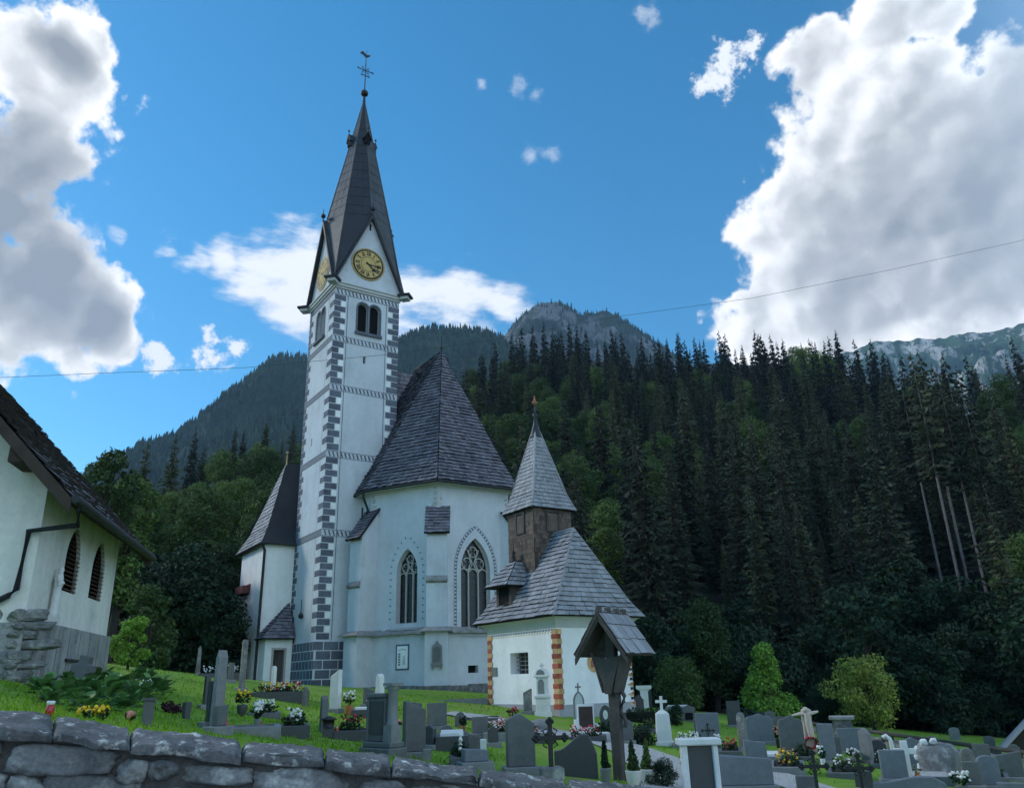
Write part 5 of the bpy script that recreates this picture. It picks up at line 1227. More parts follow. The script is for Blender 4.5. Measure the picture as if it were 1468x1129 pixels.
# ---------------------------------------------------------------- iron crosses
def iron_cross(u, v, hpx, label, yaw=0, fat=1., m='iron'):
    r_, s = gthing('iron_cross', u, v, label, 'iron cross', yaw); h = hpx*s; t = .045*fat*h; k = MB(); zc = h*.66; L_ = h*.30
    k.box(-t/2, t/2, -t*.35, t*.35, .1, h-.10*h); k.box(-L_+.06*h, L_-.06*h, -t*.30, t*.30, zc-t/2, zc+t/2)
    for cx_, cz_, ax in ((0, h-.07*h, 'z'), (-L_+.04*h, zc, 'x'), (L_-.04*h, zc, 'x')):
        for q in (0, 90, 180, 270): k.ball((cx_+.04*h*math.cos(R(q)), 0, cz_+.04*h*math.sin(R(q))), .032*h*fat**.5, 0, 6, 1.)
        k.ball((cx_, 0, cz_), .03*h, 0, 6)
    k.tube([(.10*h*math.cos(q), 0, zc+.10*h*math.sin(q)) for q in np.linspace(0, 6.2832, 17)], t*.22, 5)
    for sg in (-1, 1):
        for sz in (-1, 1): k.tube([(sg*t*.5, 0, zc+sz*t*.5), (sg*.09*h, 0, zc+sz*.05*h), (sg*.13*h, 0, zc+sz*.12*h), (sg*.06*h, 0, zc+sz*.16*h)], t*.18, 5)
    k.build('cross', m, r_); k = MB(); k.box(-.16, .16, -.14, .14, -.3, .16); k.build('foot_stone', 'roughstone', r_, bevel=.02); return r_
iron_cross(791, 1116, 82, 'thick black iron cross with trefoil ends between the peaked slab and the wavy stone', 12, 1.7)
iron_cross(1017, 1068, 30, 'small ornate iron cross in front of the wide blue-grey slab', 0, 1.2)
iron_cross(1174, 1146, 66, 'black trefoil iron cross in the right foreground near the flower vase', 10, 1.5)
iron_cross(1239, 1146, 62, 'large rusty black iron cross in front of the low rough slab on the right', 6, 1.6)
iron_cross(1269, 1078, 24, 'little dark iron cross below the far fence left of the white crook', 0, 1.3)
# carved crucifix figure with a wreath
r_, s = gthing('sculpted_cross', 1163, 1078, 'pale sculpted crucifix monument with a red flower wreath in the right field', 'gravestone', 10)
h = 60*s; k = MB(); k.slabp([(-.20, 0), (.2, 0), (.16, h*.3), (.13, h*.7), (.16, h*.95), (.02, h), (-.13, h*.95), (-.14, h*.6)], -.1, .1); k.build('trunk', 'sculpt', r_, bevel=.03)
k = MB(); k.tube([(-.42, -.02, h*.82), (-.2, -.1, h*.86), (0, -.14, h*.84), (.2, -.1, h*.88), (.36, -.02, h*.9)], [.03, .05, .07, .05, .03], 8); k.tube([(0, -.16, h*.86), (.0, -.17, h*.6), (.02, -.15, h*.28)], [.09, .085, .045], 10); k.ball((-.03, -.18, h*.95), .085); k.build('figure', 'sculpt', r_)
k = MB(); rg = random.Random(4)
for i in range(90): q = rg.uniform(0, 6.28); k.ball((.2*math.cos(q)+rg.uniform(-.05, .05), -.2+rg.uniform(-.05, .05), h*.22+.15*math.sin(q)), rg.uniform(.02, .04), 0 if i % 3 else 1, 5)
k.build('wreath', ['redfl', 'leafdark'], r_)
# ---------------------------------------------------------------- lanterns, beds, flowers
lanterns = [(322, 1048, 19, 'redglass', 'red grave lantern at the foot of the slim grey obelisk'), (372, 1047, 15, 'redglass', 'red grave lantern beside the vase of small white flowers'), (482, 1058, 17, 'redglass', 'red grave lantern right of the dark metal lantern'), (519, 1052, 11, 'redglass', 'small red lantern on the low dark trough grave'),
            (1318, 1123, 18, 'orangeglass', 'amber grave lantern at the foot of the white marble cross'), (70, 1027, 22, 'redglass', 'red lantern with a white lid near the left end of the coping'), (866, 1048, 11, 'redglass', 'tiny red lantern on the white chapel-side grave')]
for u, v, hp, b_, lb in lanterns: P, rz, s = place(u, v); lantern('grave_lantern', P, hp*s*1.1, b_, lb, 'gold' if u != 70 else 'white')
r_, s = gthing('metal_lantern', 470, 1057, 'dark metal box lantern on the lawn beside the narrow tapering stone', 'lantern'); h = 29*s
k = MB(); k.box(-.11, .11, -.11, .11, 0, h*.45); k.build('foot', 'darkgranite', r_, bevel=.01); k = MB(); k.lathe([(.14, h*.45), (.11, h*.5), (.12, h*.8), (.17, h*.84), (.05, h*.98), (.01, h)], 6); k.build('lamp_body', 'iron', r_)
def leafclump(k, c, rad, n, ls, mi, rg, flat=.7, hang=0.):
    for _ in range(n):
        d = Vector((rg.gauss(0, 1), rg.gauss(0, 1), rg.gauss(0, 1)*flat)); d.normalize(); p = Vector(c)+Vector((d.x*rad, d.y*rad, d.z*rad*flat))*rg.uniform(.35, 1)**.5
        a = Vector((rg.gauss(0, 1), rg.gauss(0, 1), rg.gauss(0, .6)-hang)).normalized(); b_ = a.cross(Vector((rg.gauss(0, 1), rg.gauss(0, 1), rg.gauss(0, 1)))).normalized(); l = ls*rg.uniform(.6, 1.3)
        k.add([p-a*l*.5, p+b_*l*.3, p+a*l*.5, p-b_*l*.3], [(0, 1, 2, 3)], mi)
def bouquet(u, v, hpx, wpx, fm, label, pot='terracotta', nf=16, name='flower_vase', zbase=0.):
    P, rz, s = place(u, v); P.z += zbase; r_ = tag(empty(name, P, rz), label, 'flowers'); h, w = hpx*s, wpx*s; rg = random.Random(int(u*7+v)); ph = h*.42
    k = MB(); pr = min(w*.3, .13); k.lathe([(pr*.6, 0), (pr*.8, ph*.3), (pr, ph*.9), (pr*.95, ph), (pr*.7, ph*.95), (.01, ph*.8)], 10); k.build('vase', pot, r_)
    k = MB(); leafclump(k, (0, 0, ph+(h-ph)*.45), w*.42, 90, .09, 0, rg, (h-ph)/w); k.build('leaves', 'leafdark', r_)
    k = MB()
    for i in range(int(nf*1.8)): q = rg.uniform(0, 6.28); t = rg.uniform(0, 1)**.5; k.ball((w*.42*t*math.cos(q), w*.42*t*math.sin(q)-.03, ph+(h-ph)*rg.uniform(.4, 1)), rg.uniform(.018, .036), 0, 5)
    k.build('blossoms', fm, r_); return r_
bouquet(346, 1026, 36, 26, 'yellowfl', 'vase with big yellow flowers beside the slim grey obelisk', 'darkgranite', 12)
bouquet(368, 1047, 38, 16, 'whitefl', 'tall grey vase of small white flowers on the left lawn', 'granite2')
bouquet(500, 1025, 33, 20, 'whitefl', 'brown vase of white roses in front of the apse', 'terracotta')
bouquet(983, 1117, 40, 14, 'whitefl', 'thin vase of white blossoms left of the white framed grave', 'granite2', 9)
bouquet(1181, 1100, 28, 12, 'whitefl', 'white urn vase beside the tall grey slab on the right', 'marble', 5)
bouquet(1382, 1140, 32, 32, 'whitefl', 'bunch of white roses in the bottom right foreground', 'granite', 14)
bouquet(735, 1036, 22, 22, 'redfl', 'red and orange flower box at the chapel foot', 'terracotta', 6)
bouquet(1030, 1078, 24, 14, 'whitefl', 'small pot of white flowers right of the small ornate iron cross', 'granite', 10)
bouquet(1116, 1072, 30, 10, 'pinkfl', 'dark vase of pink flowers between the two curved grey stones', 'iron', 8)
bouquet(570, 1046, 14, 14, 'pinkfl', 'pot of pink flowers behind the column monument', 'terracotta', 12)
bouquet(533, 1022, 18, 20, 'whitefl', 'white and yellow bouquet under the small grey slab by the apse', 'pot', 14)
bouquet(1225, 1092, 18, 20, 'whitefl', 'white flower bowl in front of the wide blue-grey slab below the pillar', 'granite2', 14)
bouquet(185, 1036, 14, 10, 'pinkfl', 'small terracotta pot with reddish flowers behind the coping on the left', 'terracotta', 8)
bouquet(664, 1050, 22, 12, 'leafdark', 'small dark green potted plant by the white-topped grave', 'terracotta', 4)
def bed(u, v, wpx, dpx, label, km='granite', fill='plants', fm=('whitefl', 'pinkfl'), hk=.16, yaw=0.):
    P, rz, s = place(u, v); r_ = tag(empty('grave_bed', P, rz+R(yaw)), label, 'grave'); w = wpx*s; d = dpx; rg = random.Random(int(u*3+v)); k = MB()
    k.box(-w/2, w/2, 0, .1, -.4, hk); k.box(-w/2, w/2, d-.1, d, -.4, hk); k.box(-w/2, -w/2+.1, .1, d-.1, -.4, hk); k.box(w/2-.1, w/2, .1, d-.1, -.4, hk); k.build('kerb', km, r_, bevel=.012)
    k = MB(); k.box(-w/2+.1, w/2-.1, .1, d-.1, -.3, hk-.04 if fill != 'slab' else hk+.05); k.build('soil' if fill != 'slab' else 'cover_slab', 'soil' if fill == 'plants' else ('gravel' if fill == 'gravel' else 'marble'), r_)
    if fill == 'plants':
        k = MB(); n = int(w*d*5)+5
        for i in range(n): leafclump(k, (rg.uniform(-w/2+.2, w/2-.2), rg.uniform(.2, d-.2), hk+.05), rg.uniform(.1, .22), 26, .09, 0, rg, .9)
        k.build('plants', 'leafdark', r_); k = MB()
        for i in range(n*5): k.ball((rg.uniform(-w/2+.15, w/2-.15), rg.uniform(.12, d-.15), hk+rg.uniform(.05, .28)), rg.uniform(.016, .034), rg.randrange(len(fm)), 5)
        k.build('blossoms', list(fm), r_)
    return r_
bed(394, 1003, 76, 2., 'flower-filled grave with a dark kerb in front of the porch door', 'darkgranite', 'plants', ('pinkfl', 'redfl', 'whitefl', 'yellowfl'), .22, -8)
bed(316, 972, 60, 1.5, 'dark kerbed grave with plants left of the annex wall', 'darkgranite', 'plants', ('whitefl',), .2)
bed(361, 1054, 80, 1.0, 'long pale grey slab grave near the coping on the left lawn', 'granite2', 'gravel', (), .12)
bed(378, 1028, 46, 1.4, 'low grave with pale plants behind the vase of white flowers', 'granite', 'plants', ('whitefl',), .1)
bed(505, 1062, 54, .9, 'low dark trough grave with plants on the middle lawn', 'darkgranite', 'plants', ('leafdark', 'leaf', 'redfl'), .2)
bed(420, 1057, 46, .9, 'dark trough of white and violet flowers on the lawn behind the coping', 'darkgranite', 'plants', ('whitefl', 'whitefl', 'plum'), .2)
bed(520, 1028, 34, 1.2, 'blue-black kerbed grave with a white cover below the apse', 'darkgranite', 'slab', (), .2)
bed(648, 1078, 48, 1.6, 'grave with a white cover slab and dark sides left of the slim white post', 'darkgranite', 'slab', (), .3)
bed(655, 1006, 90, 1.2, 'gravel covered grave strip along the foot of the apse', 'granite2', 'gravel', (), .1)
bed(716, 1062, 46, 1.6, 'planted grave between the dark grey slab and the peaked slab', 'granite2', 'plants', ('pinkfl', 'whitefl'), .2)
bed(735, 1046, 60, 2.0, 'flat pale stone grave in front of the chapel wall', 'granite2', 'gravel', (), .12)
bed(690, 1034, 60, 1.6, 'dark covered flat grave between apse and chapel', 'darkgranite', 'gravel', (), .1)
bed(1130, 1110, 50, 1.6, 'grave bed with orange plants in front of the large dark curved stone', 'granite2', 'plants', ('terracotta', 'yellowfl'), .15)
bed(1105, 1090, 36, 1.2, 'grave with a white sloping cover slab below the broad curved stone', 'granite2', 'slab', (), .1)
bed(1048, 1085, 34, 1.4, 'planted grave with rusty flowers right of the wide blue-grey slab', 'granite', 'plants', ('terracotta', 'redfl'), .15)
bed(972, 1020, 34, 1.2, 'far grave covered with a white slab in front of the round-topped stone', 'granite2', 'slab', (), .25)
bed(1332, 1124, 70, 1.6, 'grave bed with bare soil in front of the big dark boulder', 'granite', 'gravel', (), .15)
bed(990, 1074, 50, 1.2, 'low stone-edged grave right of the white pedestal cross', 'roughstone', 'plants', ('whitefl',), .15)
bed(660, 1098, 30, .9, 'small planted grave in front of the low sloping grey slab', 'granite', 'plants', ('whitefl', 'leaf'), .12)
bed(1020, 1100, 40, 1.2, 'grave with low green plants between the iron cross and the white frame', 'granite', 'plants', ('leaf', 'leafdark'), .1)
bed(1212, 1116, 46, 1.2, 'planted grave bed in front of the low rough slab on the right', 'granite', 'plants', ('leaf', 'whitefl'), .12)
bed(1420, 1122, 50, 1.2, 'planted grave between the white roses and the right edge', 'granite', 'plants', ('leaf', 'leafdark', 'pinkfl'), .12)
bed(1270, 1102, 40, 1.2, 'green planted grave below the white crook-shaped stone', 'granite', 'plants', ('leafdark', 'whitefl'), .12)
bed(1150, 1090, 34, 1.0, 'grave with ivy in front of the sculpted crucifix', 'granite', 'plants', ('leafdark', 'leaf'), .1)
bed(600, 1054, 30, 1.2, 'green planted grave behind the large dark grey slab', 'granite', 'plants', ('leaf', 'pinkfl'), .12)
bed(760, 1064, 40, 1.2, 'dark planted grave right behind the big peaked slab', 'darkgranite', 'plants', ('leafdark', 'pinkfl'), .15)
bed(930, 1050, 30, 1.0, 'planted grave at the left of the white pedestal cross', 'granite', 'plants', ('leafdark', 'leaf'), .12)
bed(840, 1062, 60, 1.2, 'dark low grave in front of the white chapel-side grave', 'darkgranite', 'plants', ('redfl', 'whitefl'), .12)
r_, s = gthing('boulder', 776, 1046, 'pale rounded boulder on the flat graves in front of the chapel', 'boulder'); k = MB(); rockmesh(k, (0, 0, .1), 13*s, .25, 9*s, 55, 0, None, 10); k.build('boulder_body', 'granite2', r_)
r_, s = gthing('stone_post', 210, 1040, 'short dark stone post on the left lawn behind the coping', 'post'); h = 34*s; k = MB(); k.box(-.06, .06, -.06, .06, -.2, h); k.build('shaft', 'granite', r_, bevel=.01); k = MB(); k.box(-.075, .075, -.075, .075, h, h+.03); k.build('cap', 'darkgranite', r_)
# ---------------------------------------------------------------- wayside shrine
r_, s = gthing('wayside_shrine', 889, 1118, 'weathered wooden wayside shrine post with a little shingled gable roof', 'shrine', 0)
az0 = r_.rotation_euler.z; r_.rotation_euler.z = R(-36); PB = r_.location; FS = Frame(PB.x, PB.y, PB.z, R(-36))
zr_, zee, zbt, zbv = (zat(v, PB.x, PB.y)-PB.z for v in (876, 938, 932, 992))
k = MB(); tw_ = .085; k.box(-tw_, tw_, -tw_, tw_, -.3, zr_-.35); k.build('post', 'wood', r_, bevel=.02)
k = MB(); gw = .50; gl = .62
k.slabp([(-.26, zee-.02), (.0, zee-.06), (.26, zee-.02), (.05, zbv), (-.05, zbv)], -.20, -.165); k.slabp([(-.06, zbv-.02), (.06, zbv-.02), (.10, zbv+.1), (-.1, zbv+.1)], -.21, -.19)
k.add([(.09, -.2, zbv), (.09, .12, zbv), (.28, .22, zee+.04), (.28, -.2, zee+.04), (.12, -.2, zbv), (.12, .12, zbv), (.31, .22, zee+.04), (.31, -.2, zee+.04)], [(0,1,2,3),(4,5,6,7),(0,1,5,4),(1,2,6,5),(2,3,7,6),(3,0,4,7)])
k.add([(-.09, -.2, zbv), (-.09, .12, zbv), (-.28, .22, zee+.04), (-.28, -.2, zee+.04), (-.12, -.2, zbv), (-.12, .12, zbv), (-.31, .22, zee+.04), (-.31, -.2, zee+.04)], [(0,1,2,3),(4,5,6,7),(0,1,5,4),(1,2,6,5),(2,3,7,6),(3,0,4,7)])
k.build('brace_boards', 'wood', r_)
k = MB(); k.slabp([(-.36, zee+.06), (.36, zee+.06), (0, zr_-.10)], .05, .09); k.build('gable_board', 'wood', r_)
k = MB()
sl = [Vector((gw, -.42, zee)), Vector((gw, gl, zee)), Vector((0, gl, zr_)), Vector((0, -.42, zr_))]
roofface(k, sl[0], sl[1], sl[2], sl[3], .05, course=.26, w=.22, seed=9, th=.02)
sl = [Vector((-gw, gl, zee)), Vector((-gw, -.42, zee)), Vector((0, -.42, zr_)), Vector((0, gl, zr_))]
roofface(k, sl[0], sl[1], sl[2], sl[3], .05, course=.26, w=.22, seed=10, th=.02)
for y_ in (-.35, -.05, .25, .5): k.box(-.04, .04, y_-.04, y_+.04, zr_-.02, zr_+.06, 1)
for sg in (-1, 1): k.add([(sg*gw, -.40, zee-.05), (0, -.40, zr_-.05), (0, -.40, zr_-.17), (sg*gw, -.40, zee-.15), (sg*gw, -.36, zee-.05), (0, -.36, zr_-.05), (0, -.36, zr_-.17), (sg*gw, -.36, zee-.15)], [(0,1,2,3),(4,5,6,7),(3,2,6,7),(0,3,7,4)], 1)
k.build('shingled_roof', ['shingle2', 'wood'], r_)
k = MB(); pts = [(.13, 0, zbv+.02-i*.08) for i in range(8)]; k.tube([(x+.05*math.sin(i*1.3), .02, z) for i, (x, y, z) in enumerate(pts)], .035, 6); k.build('carved_edge', 'wood', r_)
# ---------------------------------------------------------------- fence, shed, cables
fr = empty('cemetery_fence', G(1240, 1066)); tag(fr, 'pipe railing on a low wall closing off the far right of the cemetery', 'fence'); FB = tuple(fr.location)
fpts = [(1000, 1014, 1004), (1050, 1024, 1012), (1120, 1040, 1030), (1239, 1062, 1046), (1330, 1078, 1059), (1468, 1098, 1077), (1560, 1112, 1090)]
tops = []; k = MB(); gp = []
for u, vb, vt in fpts: P = G(u, vb); zt_ = zat(vt, P.x, P.y); tops.append(Vector((P.x, P.y, zt_))); gp.append(P)
for a, b_, c_, d_ in zip(tops[:-1], tops[1:], gp[:-1], gp[1:]):
    h0, h1_ = (a.z-c_.z)*.55, (b_.z-d_.z)*.55; n_ = (b_-a); n_.z = 0; n_.normalize(); o = Vector((-n_.y, n_.x, 0))*.12; U = Vector((0, 0, 1))
    k.add([c_-o-U*1., d_-o-U*1., d_-o+U*h1_, c_-o+U*h0, c_+o-U*1., d_+o-U*1., d_+o+U*h1_, c_+o+U*h0], [(0,1,2,3),(4,5,6,7),(3,2,6,7)])
k.build('low_wall', 'roughstone', fr, base=FB); k = MB(); k.tube(tops, .07, 8); k.build('top_rail', 'wood', fr, base=FB)
k = MB()
for a, b_ in zip(tops[:-1], tops[1:]):
    n = max(1, round((b_-a).length/2.2))
    for i in range(n): p = a.lerp(b_, i/n); k.tube([p, p-Vector((0, 0, 1.4))], .05, 6)
k.build('posts', 'wood', fr, base=FB)
P = at(1478, 1085, 36); P.z = H1(P.x, P.y); sh = tag(empty('shed', P, R(-30)), 'dark wooden shed with a pale metal roof at the right edge', 'shed')
zt_ = zat(1033, P.x, P.y)-P.z; k = MB(); k.slabp([(-1.1, 0), (1.6, 0), (1.6, zt_-1.4), (.2, zt_-.1), (-1.1, zt_-1.3)], 0, 3.5); k.build('wall', 'darkwood', sh); k = MB()
for X0, z0, X1, z1 in ((-1.3, zt_-1.4, .2, zt_), (.2, zt_, 1.9, zt_-1.6)): k.add([(X0, -.3, z0), (X1, -.3, z1), (X1, 3.8, z1), (X0, 3.8, z0), (X0, -.3, z0-.08), (X1, -.3, z1-.08), (X1, 3.8, z1-.08), (X0, 3.8, z0-.08)], [(0,1,2,3),(4,5,6,7),(0,1,5,4),(1,2,6,5),(2,3,7,6),(3,0,4,7)])
k.build('roof', mat('pale_sheet_roof', (.34,.36,.38), .5, .15, 1.5, spec=.5), sh)
k = MB(); cps = [(-250, 552, 26), (0, 541, 26), (140, 535, 26), (350, 527, 26), (556, 508, 27), (700, 488, 28), (890, 453, 30), (1080, 427, 31), (1280, 386, 33), (1468, 344, 35), (1700, 285, 38)]
P_ = [at(*c_) for c_ in cps]; k.tube(P_, .008, 5); tag(k.build('overhead_cable', 'cable'), 'thin overhead cable crossing the sky in front of the tower', 'cable')
# ================================================================== PLANTS NEAR BY
def mesh_from(vs, fs, mi, mats, name):
    me = bpy.data.meshes.new(name); me.from_pydata(vs, [], fs)
    for m in mats: me.materials.append(M[m])
    me.polygons.foreach_set('material_index', mi); me.update(); return me
def leafcloud(rg, blobs, n, ls, up=.3):
    """leaf quads spread through the volume of several blobs (cx,cy,cz,rx,ry,rz)"""
    vol = np.array([b[3]*b[4]*b[5] for b in blobs])**.67; pick = rg.choice(len(blobs), n, p=vol/vol.sum()); B = np.array(blobs)[pick]
    d = rg.normal(size=(n, 3)); d /= np.linalg.norm(d, axis=1)[:, None]; r = rg.uniform(.25, 1, n)**.45*rg.choice([1, 1, 1.12], n)
    c = B[:, :3]+d*B[:, 3:]*r[:, None]
    nrm = d*.6+rg.normal(size=(n, 3))*.55; nrm[:, 2] += up; nrm /= np.linalg.norm(nrm, axis=1)[:, None]
    a = np.cross(nrm, rg.normal(size=(n, 3))); a /= np.linalg.norm(a, axis=1)[:, None]; b = np.cross(nrm, a)
    s = ls*rg.uniform(.55, 1.35, n)[:, None]
    V = np.stack([c-a*s*.6, c+b*s*.36-a*s*.05, c+a*s*.6, c-b*s*.36+a*s*.05], 1).reshape(-1, 3)
    return V
def tube_np(pts, rs, n=6):
    k = MB(); k.tube(pts, rs, n, 0, False); return k.v, k.f
class TreeMesh:
    def __init__(s, name, crown_me, trunk_me): s.n, s.c, s.t = name, crown_me, trunk_me
def make_tree(tm, loc, sc, rz, label, cat, group=None, name=None, sxy=1.):
    r_ = empty(name or tm.n, loc, rz); r_.scale = (sc*sxy, sc*sxy, sc); tag(r_, label, cat, group)
    for nm, me in (('crown', tm.c), ('trunk', tm.t)):
        if me is None: continue
        o = bpy.data.objects.new(nm, me); COL.objects.link(o); o.parent = r_
    return r_
def broadleaf(seed, h, w, nb, nl, ls, m, trunk=.25, cone=False, name='broadleaf_tree'):
    rg = np.random.RandomState(seed); blobs = []
    for i in range(nb):
        t = (i+.5)/nb
        if cone: z = h*(.06+.92*t); rr = w*.5*(1-t)**.85*.62; q = rg.uniform(0, 6.28); o = w*.5*(1-t)**.9*.55; br = max(.12*w, rr*.7)
        else: z = h*(trunk+(1-trunk)*(.08+.84*t)); env = math.sin(math.pi*(.12+.80*t))**.7; q = i*2.4+rg.uniform(-.5, .5); o = w*.5*env*rg.uniform(.25, .78); br = w*rg.uniform(.13, .22)
        blobs.append((o*math.cos(q), o*math.sin(q), z, br, br, br*rg.uniform(.6, .85)))
    V = leafcloud(rg, blobs, nl, ls); vs = V.tolist(); fs = [(4*i, 4*i+1, 4*i+2, 4*i+3) for i in range(nl)]
    crown = mesh_from(vs, fs, [0]*nl, [m], name+'_crown')
    k = MB(); k.tube([(0, 0, -.6), (.05*w, 0, h*.3), (0, .04*w, h*.85)], [h*.022+.04, h*.017+.03, .02], 7, 0, False)
    for b_ in blobs[::2]: k.tube([(.03*w, 0, max(h*.12, b_[2]*.55)), (b_[0]*.5, b_[1]*.5, b_[2]*.8), b_[:3]], [h*.009+.02, h*.006+.012, .01], 5, 0, False)
    tme = mesh_from(k.v, k.f, [0]*len(k.f), ['bark'], name+'_trunk'); return TreeMesh(name, crown, tme)
def spruce(seed, h, w, bare=.05, sparse=1., bark='bark', name='spruce_tree', tr=1.):
    rg = np.random.RandomState(seed); vs = []; nz = int(h*(1-bare)*2.1)
    for i in range(nz):
        t = i/(nz-1); z = h*(bare+(1-bare)*t*.985); L0 = w*.5*1.12*((1-t)**.88)*(1 if t > .12 else .8+1.7*t)*(.8+.28*math.sin(i*1.7+seed)*rg.uniform(.3, 1))+.06; nbr = max(4, int((8.4 if t < .8 else 5)*sparse)); ph = rg.uniform(0, 6.28)
        for j in range(nbr):
            q = ph+6.283*j/nbr+rg.uniform(-.35, .35); L = L0*rg.uniform(.5, 1.22); dx, dy = math.cos(q), math.sin(q); ns = max(2, int(L/.30)); droop = .16+.42*(1-t)+rg.uniform(-.14, .14); zb_ = z+rg.uniform(-.3, .3)
            for m_ in range(ns):
                f = (m_+.7)/ns; r = L*f; zz = zb_-droop*r+.20*r*f+rg.uniform(-.1, .1); wl = min(L*.8+.06, .26+.30*(1-f)*min(1, L/2))*rg.uniform(.6, 1.3); tip = min(L*.6+.05, .31*rg.uniform(.7, 1.5))
                for sg in (-1, 1):
                    a = rg.uniform(.4, 1.2)*sg; ex, ey = math.cos(q+a), math.sin(q+a); hang = -rg.uniform(.25, 1.15)*wl
                    vs += [(dx*(r-tip*.5), dy*(r-tip*.5), zz+.04), (dx*(r+tip*.5), dy*(r+tip*.5), zz-.08), (dx*(r+tip*.45)+ex*wl*.7, dy*(r+tip*.45)+ey*wl*.7, zz+hang-.05), (dx*(r-tip*.3)+ex*wl*.6, dy*(r-tip*.3)+ey*wl*.6, zz+hang*1.25)]
    n = len(vs)//4; crown = mesh_from(vs, [(4*i, 4*i+1, 4*i+2, 4*i+3) for i in range(n)], [0]*n, ['spruce'], name+'_crown')
    k = MB(); k.tube([(0, 0, -1.2), (0, 0, h*.5), (0, 0, h*.99)], [(h*.0085+.03)*tr, (h*.006+.02)*tr, .012], 7, 0, False)
    return TreeMesh(name, crown, mesh_from(k.v, k.f, [0]*len(k.f), [bark], name+'_trunk'))
SPR = [spruce(1, 24, 6.4), spruce(2, 22, 5.4), spruce(3, 25, 7.0, .05, .9), spruce(4, 20, 5.0), spruce(5, 26, 6.0, .12, .85)]
BRD = [broadleaf(11, 14, 9, 22, 9500, .29, 'leaf'), broadleaf(12, 16, 9, 26, 9500, .29, 'leaf'), broadleaf(13, 12, 8.5, 20, 9500, .29, 'leaf'), broadleaf(14, 17, 8, 28, 9500, .29, 'leaf', .2)]
BSH = [broadleaf(21, 3.6, 4.4, 14, 5200, .165, 'leafdark', .02, name='bush'), broadleaf(22, 3.0, 4.8, 14, 5200, .165, 'leafdark', .02, name='bush'), broadleaf(23, 4.6, 4.2, 16, 5600, .165, 'leafdark', .03, name='bush')]
def pxh(P, hp): return hp*mpp(P)/math.cos(TH*.2)
# named trees and shrubs
def nt(u, vb, vt, tm, h0, label, cat, D=None, rz=0., name=None, sxy=1.):
    if D: d = ray(u, vb); P = Vector(d*(D/d[1])); P.z = min(P.z, H1(P.x, P.y)) if D < 58 else H1(P.x, P.y)
    else: P = G(u, vb)
    hh = zat(vt, P.x, P.y)-P.z; return make_tree(tm, P, hh/h0, rz, label, cat, None, name, sxy)
CONE = broadleaf(31, 6, 6.6, 34, 9000, .24, 'leafbright', .02, True, 'garden_conifer')
YEL = broadleaf(32, 7, 8.2, 17, 6500, .24, 'leafyellow', .10, False, 'garden_tree')
nt(1106, 1034, 926, CONE, 6, 'bright green cone-shaped tree standing beyond the cemetery fence', 'tree', 46, 0, None, 1.0)
nt(1252, 1052, 940, YEL, 7, 'yellow-green bushy tree behind the stubby stone pillar', 'tree', 44)
nt(975, 1016, 942, broadleaf(33, 4, 6, 9, 3600, .2, 'leaf', .02, name='bush'), 4, 'bright green bush right of the small chapel at the forest edge', 'bush', 46, name='bush')
nt(1028, 1010, 852, broadleaf(34, 9, 5.0, 26, 6500, .22, 'leaf', .06), 9, 'slim green broadleaf tree at the forest edge right of the chapel', 'tree', 52)
nt(1185, 1050, 985, BSH[0], 3.6, 'dark bush between the bright cone tree and the yellow-green tree', 'bush', 46)
nt(112, 960, 608, broadleaf(35, 15, 5.2, 20, 5000, .27, 'leaf'), 16.2, 'loose broadleaf tree rising behind the roof of the old house', 'tree', 42)
nt(150, 958, 650, broadleaf(36, 13, 5, 20, 5200, .26, 'leaf'), 14, 'yellowish green tree beside the roof end of the old house', 'tree', 45)
nt(182, 955, 884, broadleaf(37, 4, 3.2, 14, 2600, .22, 'leafbright', .02, name='bush'), 4, 'light green bush at the far corner of the old house', 'bush', 27, name='bush')
nt(205, 950, 840, broadleaf(38, 5, 4.2, 16, 3200, .24, 'leaf', .02, name='bush'), 5, 'green bush between the old house and the dark forest', 'bush', 33, name='bush')
nt(265, 950, 790, BSH[2], 4.6, 'tall rounded dark bush at the back of the left lawn', 'bush', 50)
nt(300, 950, 770, BRD[2], 12.6, 'dark round broadleaf tree behind the left graves', 'tree', 56)
# low hedge-like mounds along the lawn's far edge
for i, (u, v, wp, hp) in enumerate(((205, 951, 34, 14), (232, 955, 22, 10), (256, 958, 16, 12))):
    P = G(u, v); tag(make_tree(TreeMesh('bush', BSH[i % 3].c, BSH[i % 3].t), P, hp*mpp(P)/3.2, i, ['low grey-green mound shrub nearest the old house on the far lawn edge', 'middle of three low mound shrubs on the far lawn edge', 'small mound shrub left of the row of upright stones'][i], 'bush', None, 'bush', 1.6), ['low grey-green mound shrub nearest the old house on the far lawn edge', 'middle of three low mound shrubs on the far lawn edge', 'small mound shrub left of the row of upright stones'][i], 'bush')
# hedges by the chapel
def hedge(u0, u1, v, vt, dep, label, seed):
    P, rz, s = place((u0+u1)/2, v); w = (u1-u0)*s; h = (v-vt)*s; rg = np.random.RandomState(seed); n = int(w*h*dep*700)+900
    c = np.stack([rg.uniform(-w/2, w/2, n), rg.uniform(0, dep, n), rg.uniform(0, h, n)], 1); blobs = [(x, y, z, .16, .16, .12) for x, y, z in c[:max(40, n//30)]]
    V = leafcloud(rg, blobs, n, .075); k = mesh_from(V.tolist(), [(4*i, 4*i+1, 4*i+2, 4*i+3) for i in range(n)], [0]*n, ['leafdark'], 'foliage')
    r_ = tag(empty('hedge', P, rz), label, 'hedge'); o = bpy.data.objects.new('foliage', k); COL.objects.link(o); o.parent = r_
    m = MB(); m.box(-w/2+.1, w/2-.1, .1, dep-.1, -.2, h*.8); m.build('stems', 'mulch', r_)
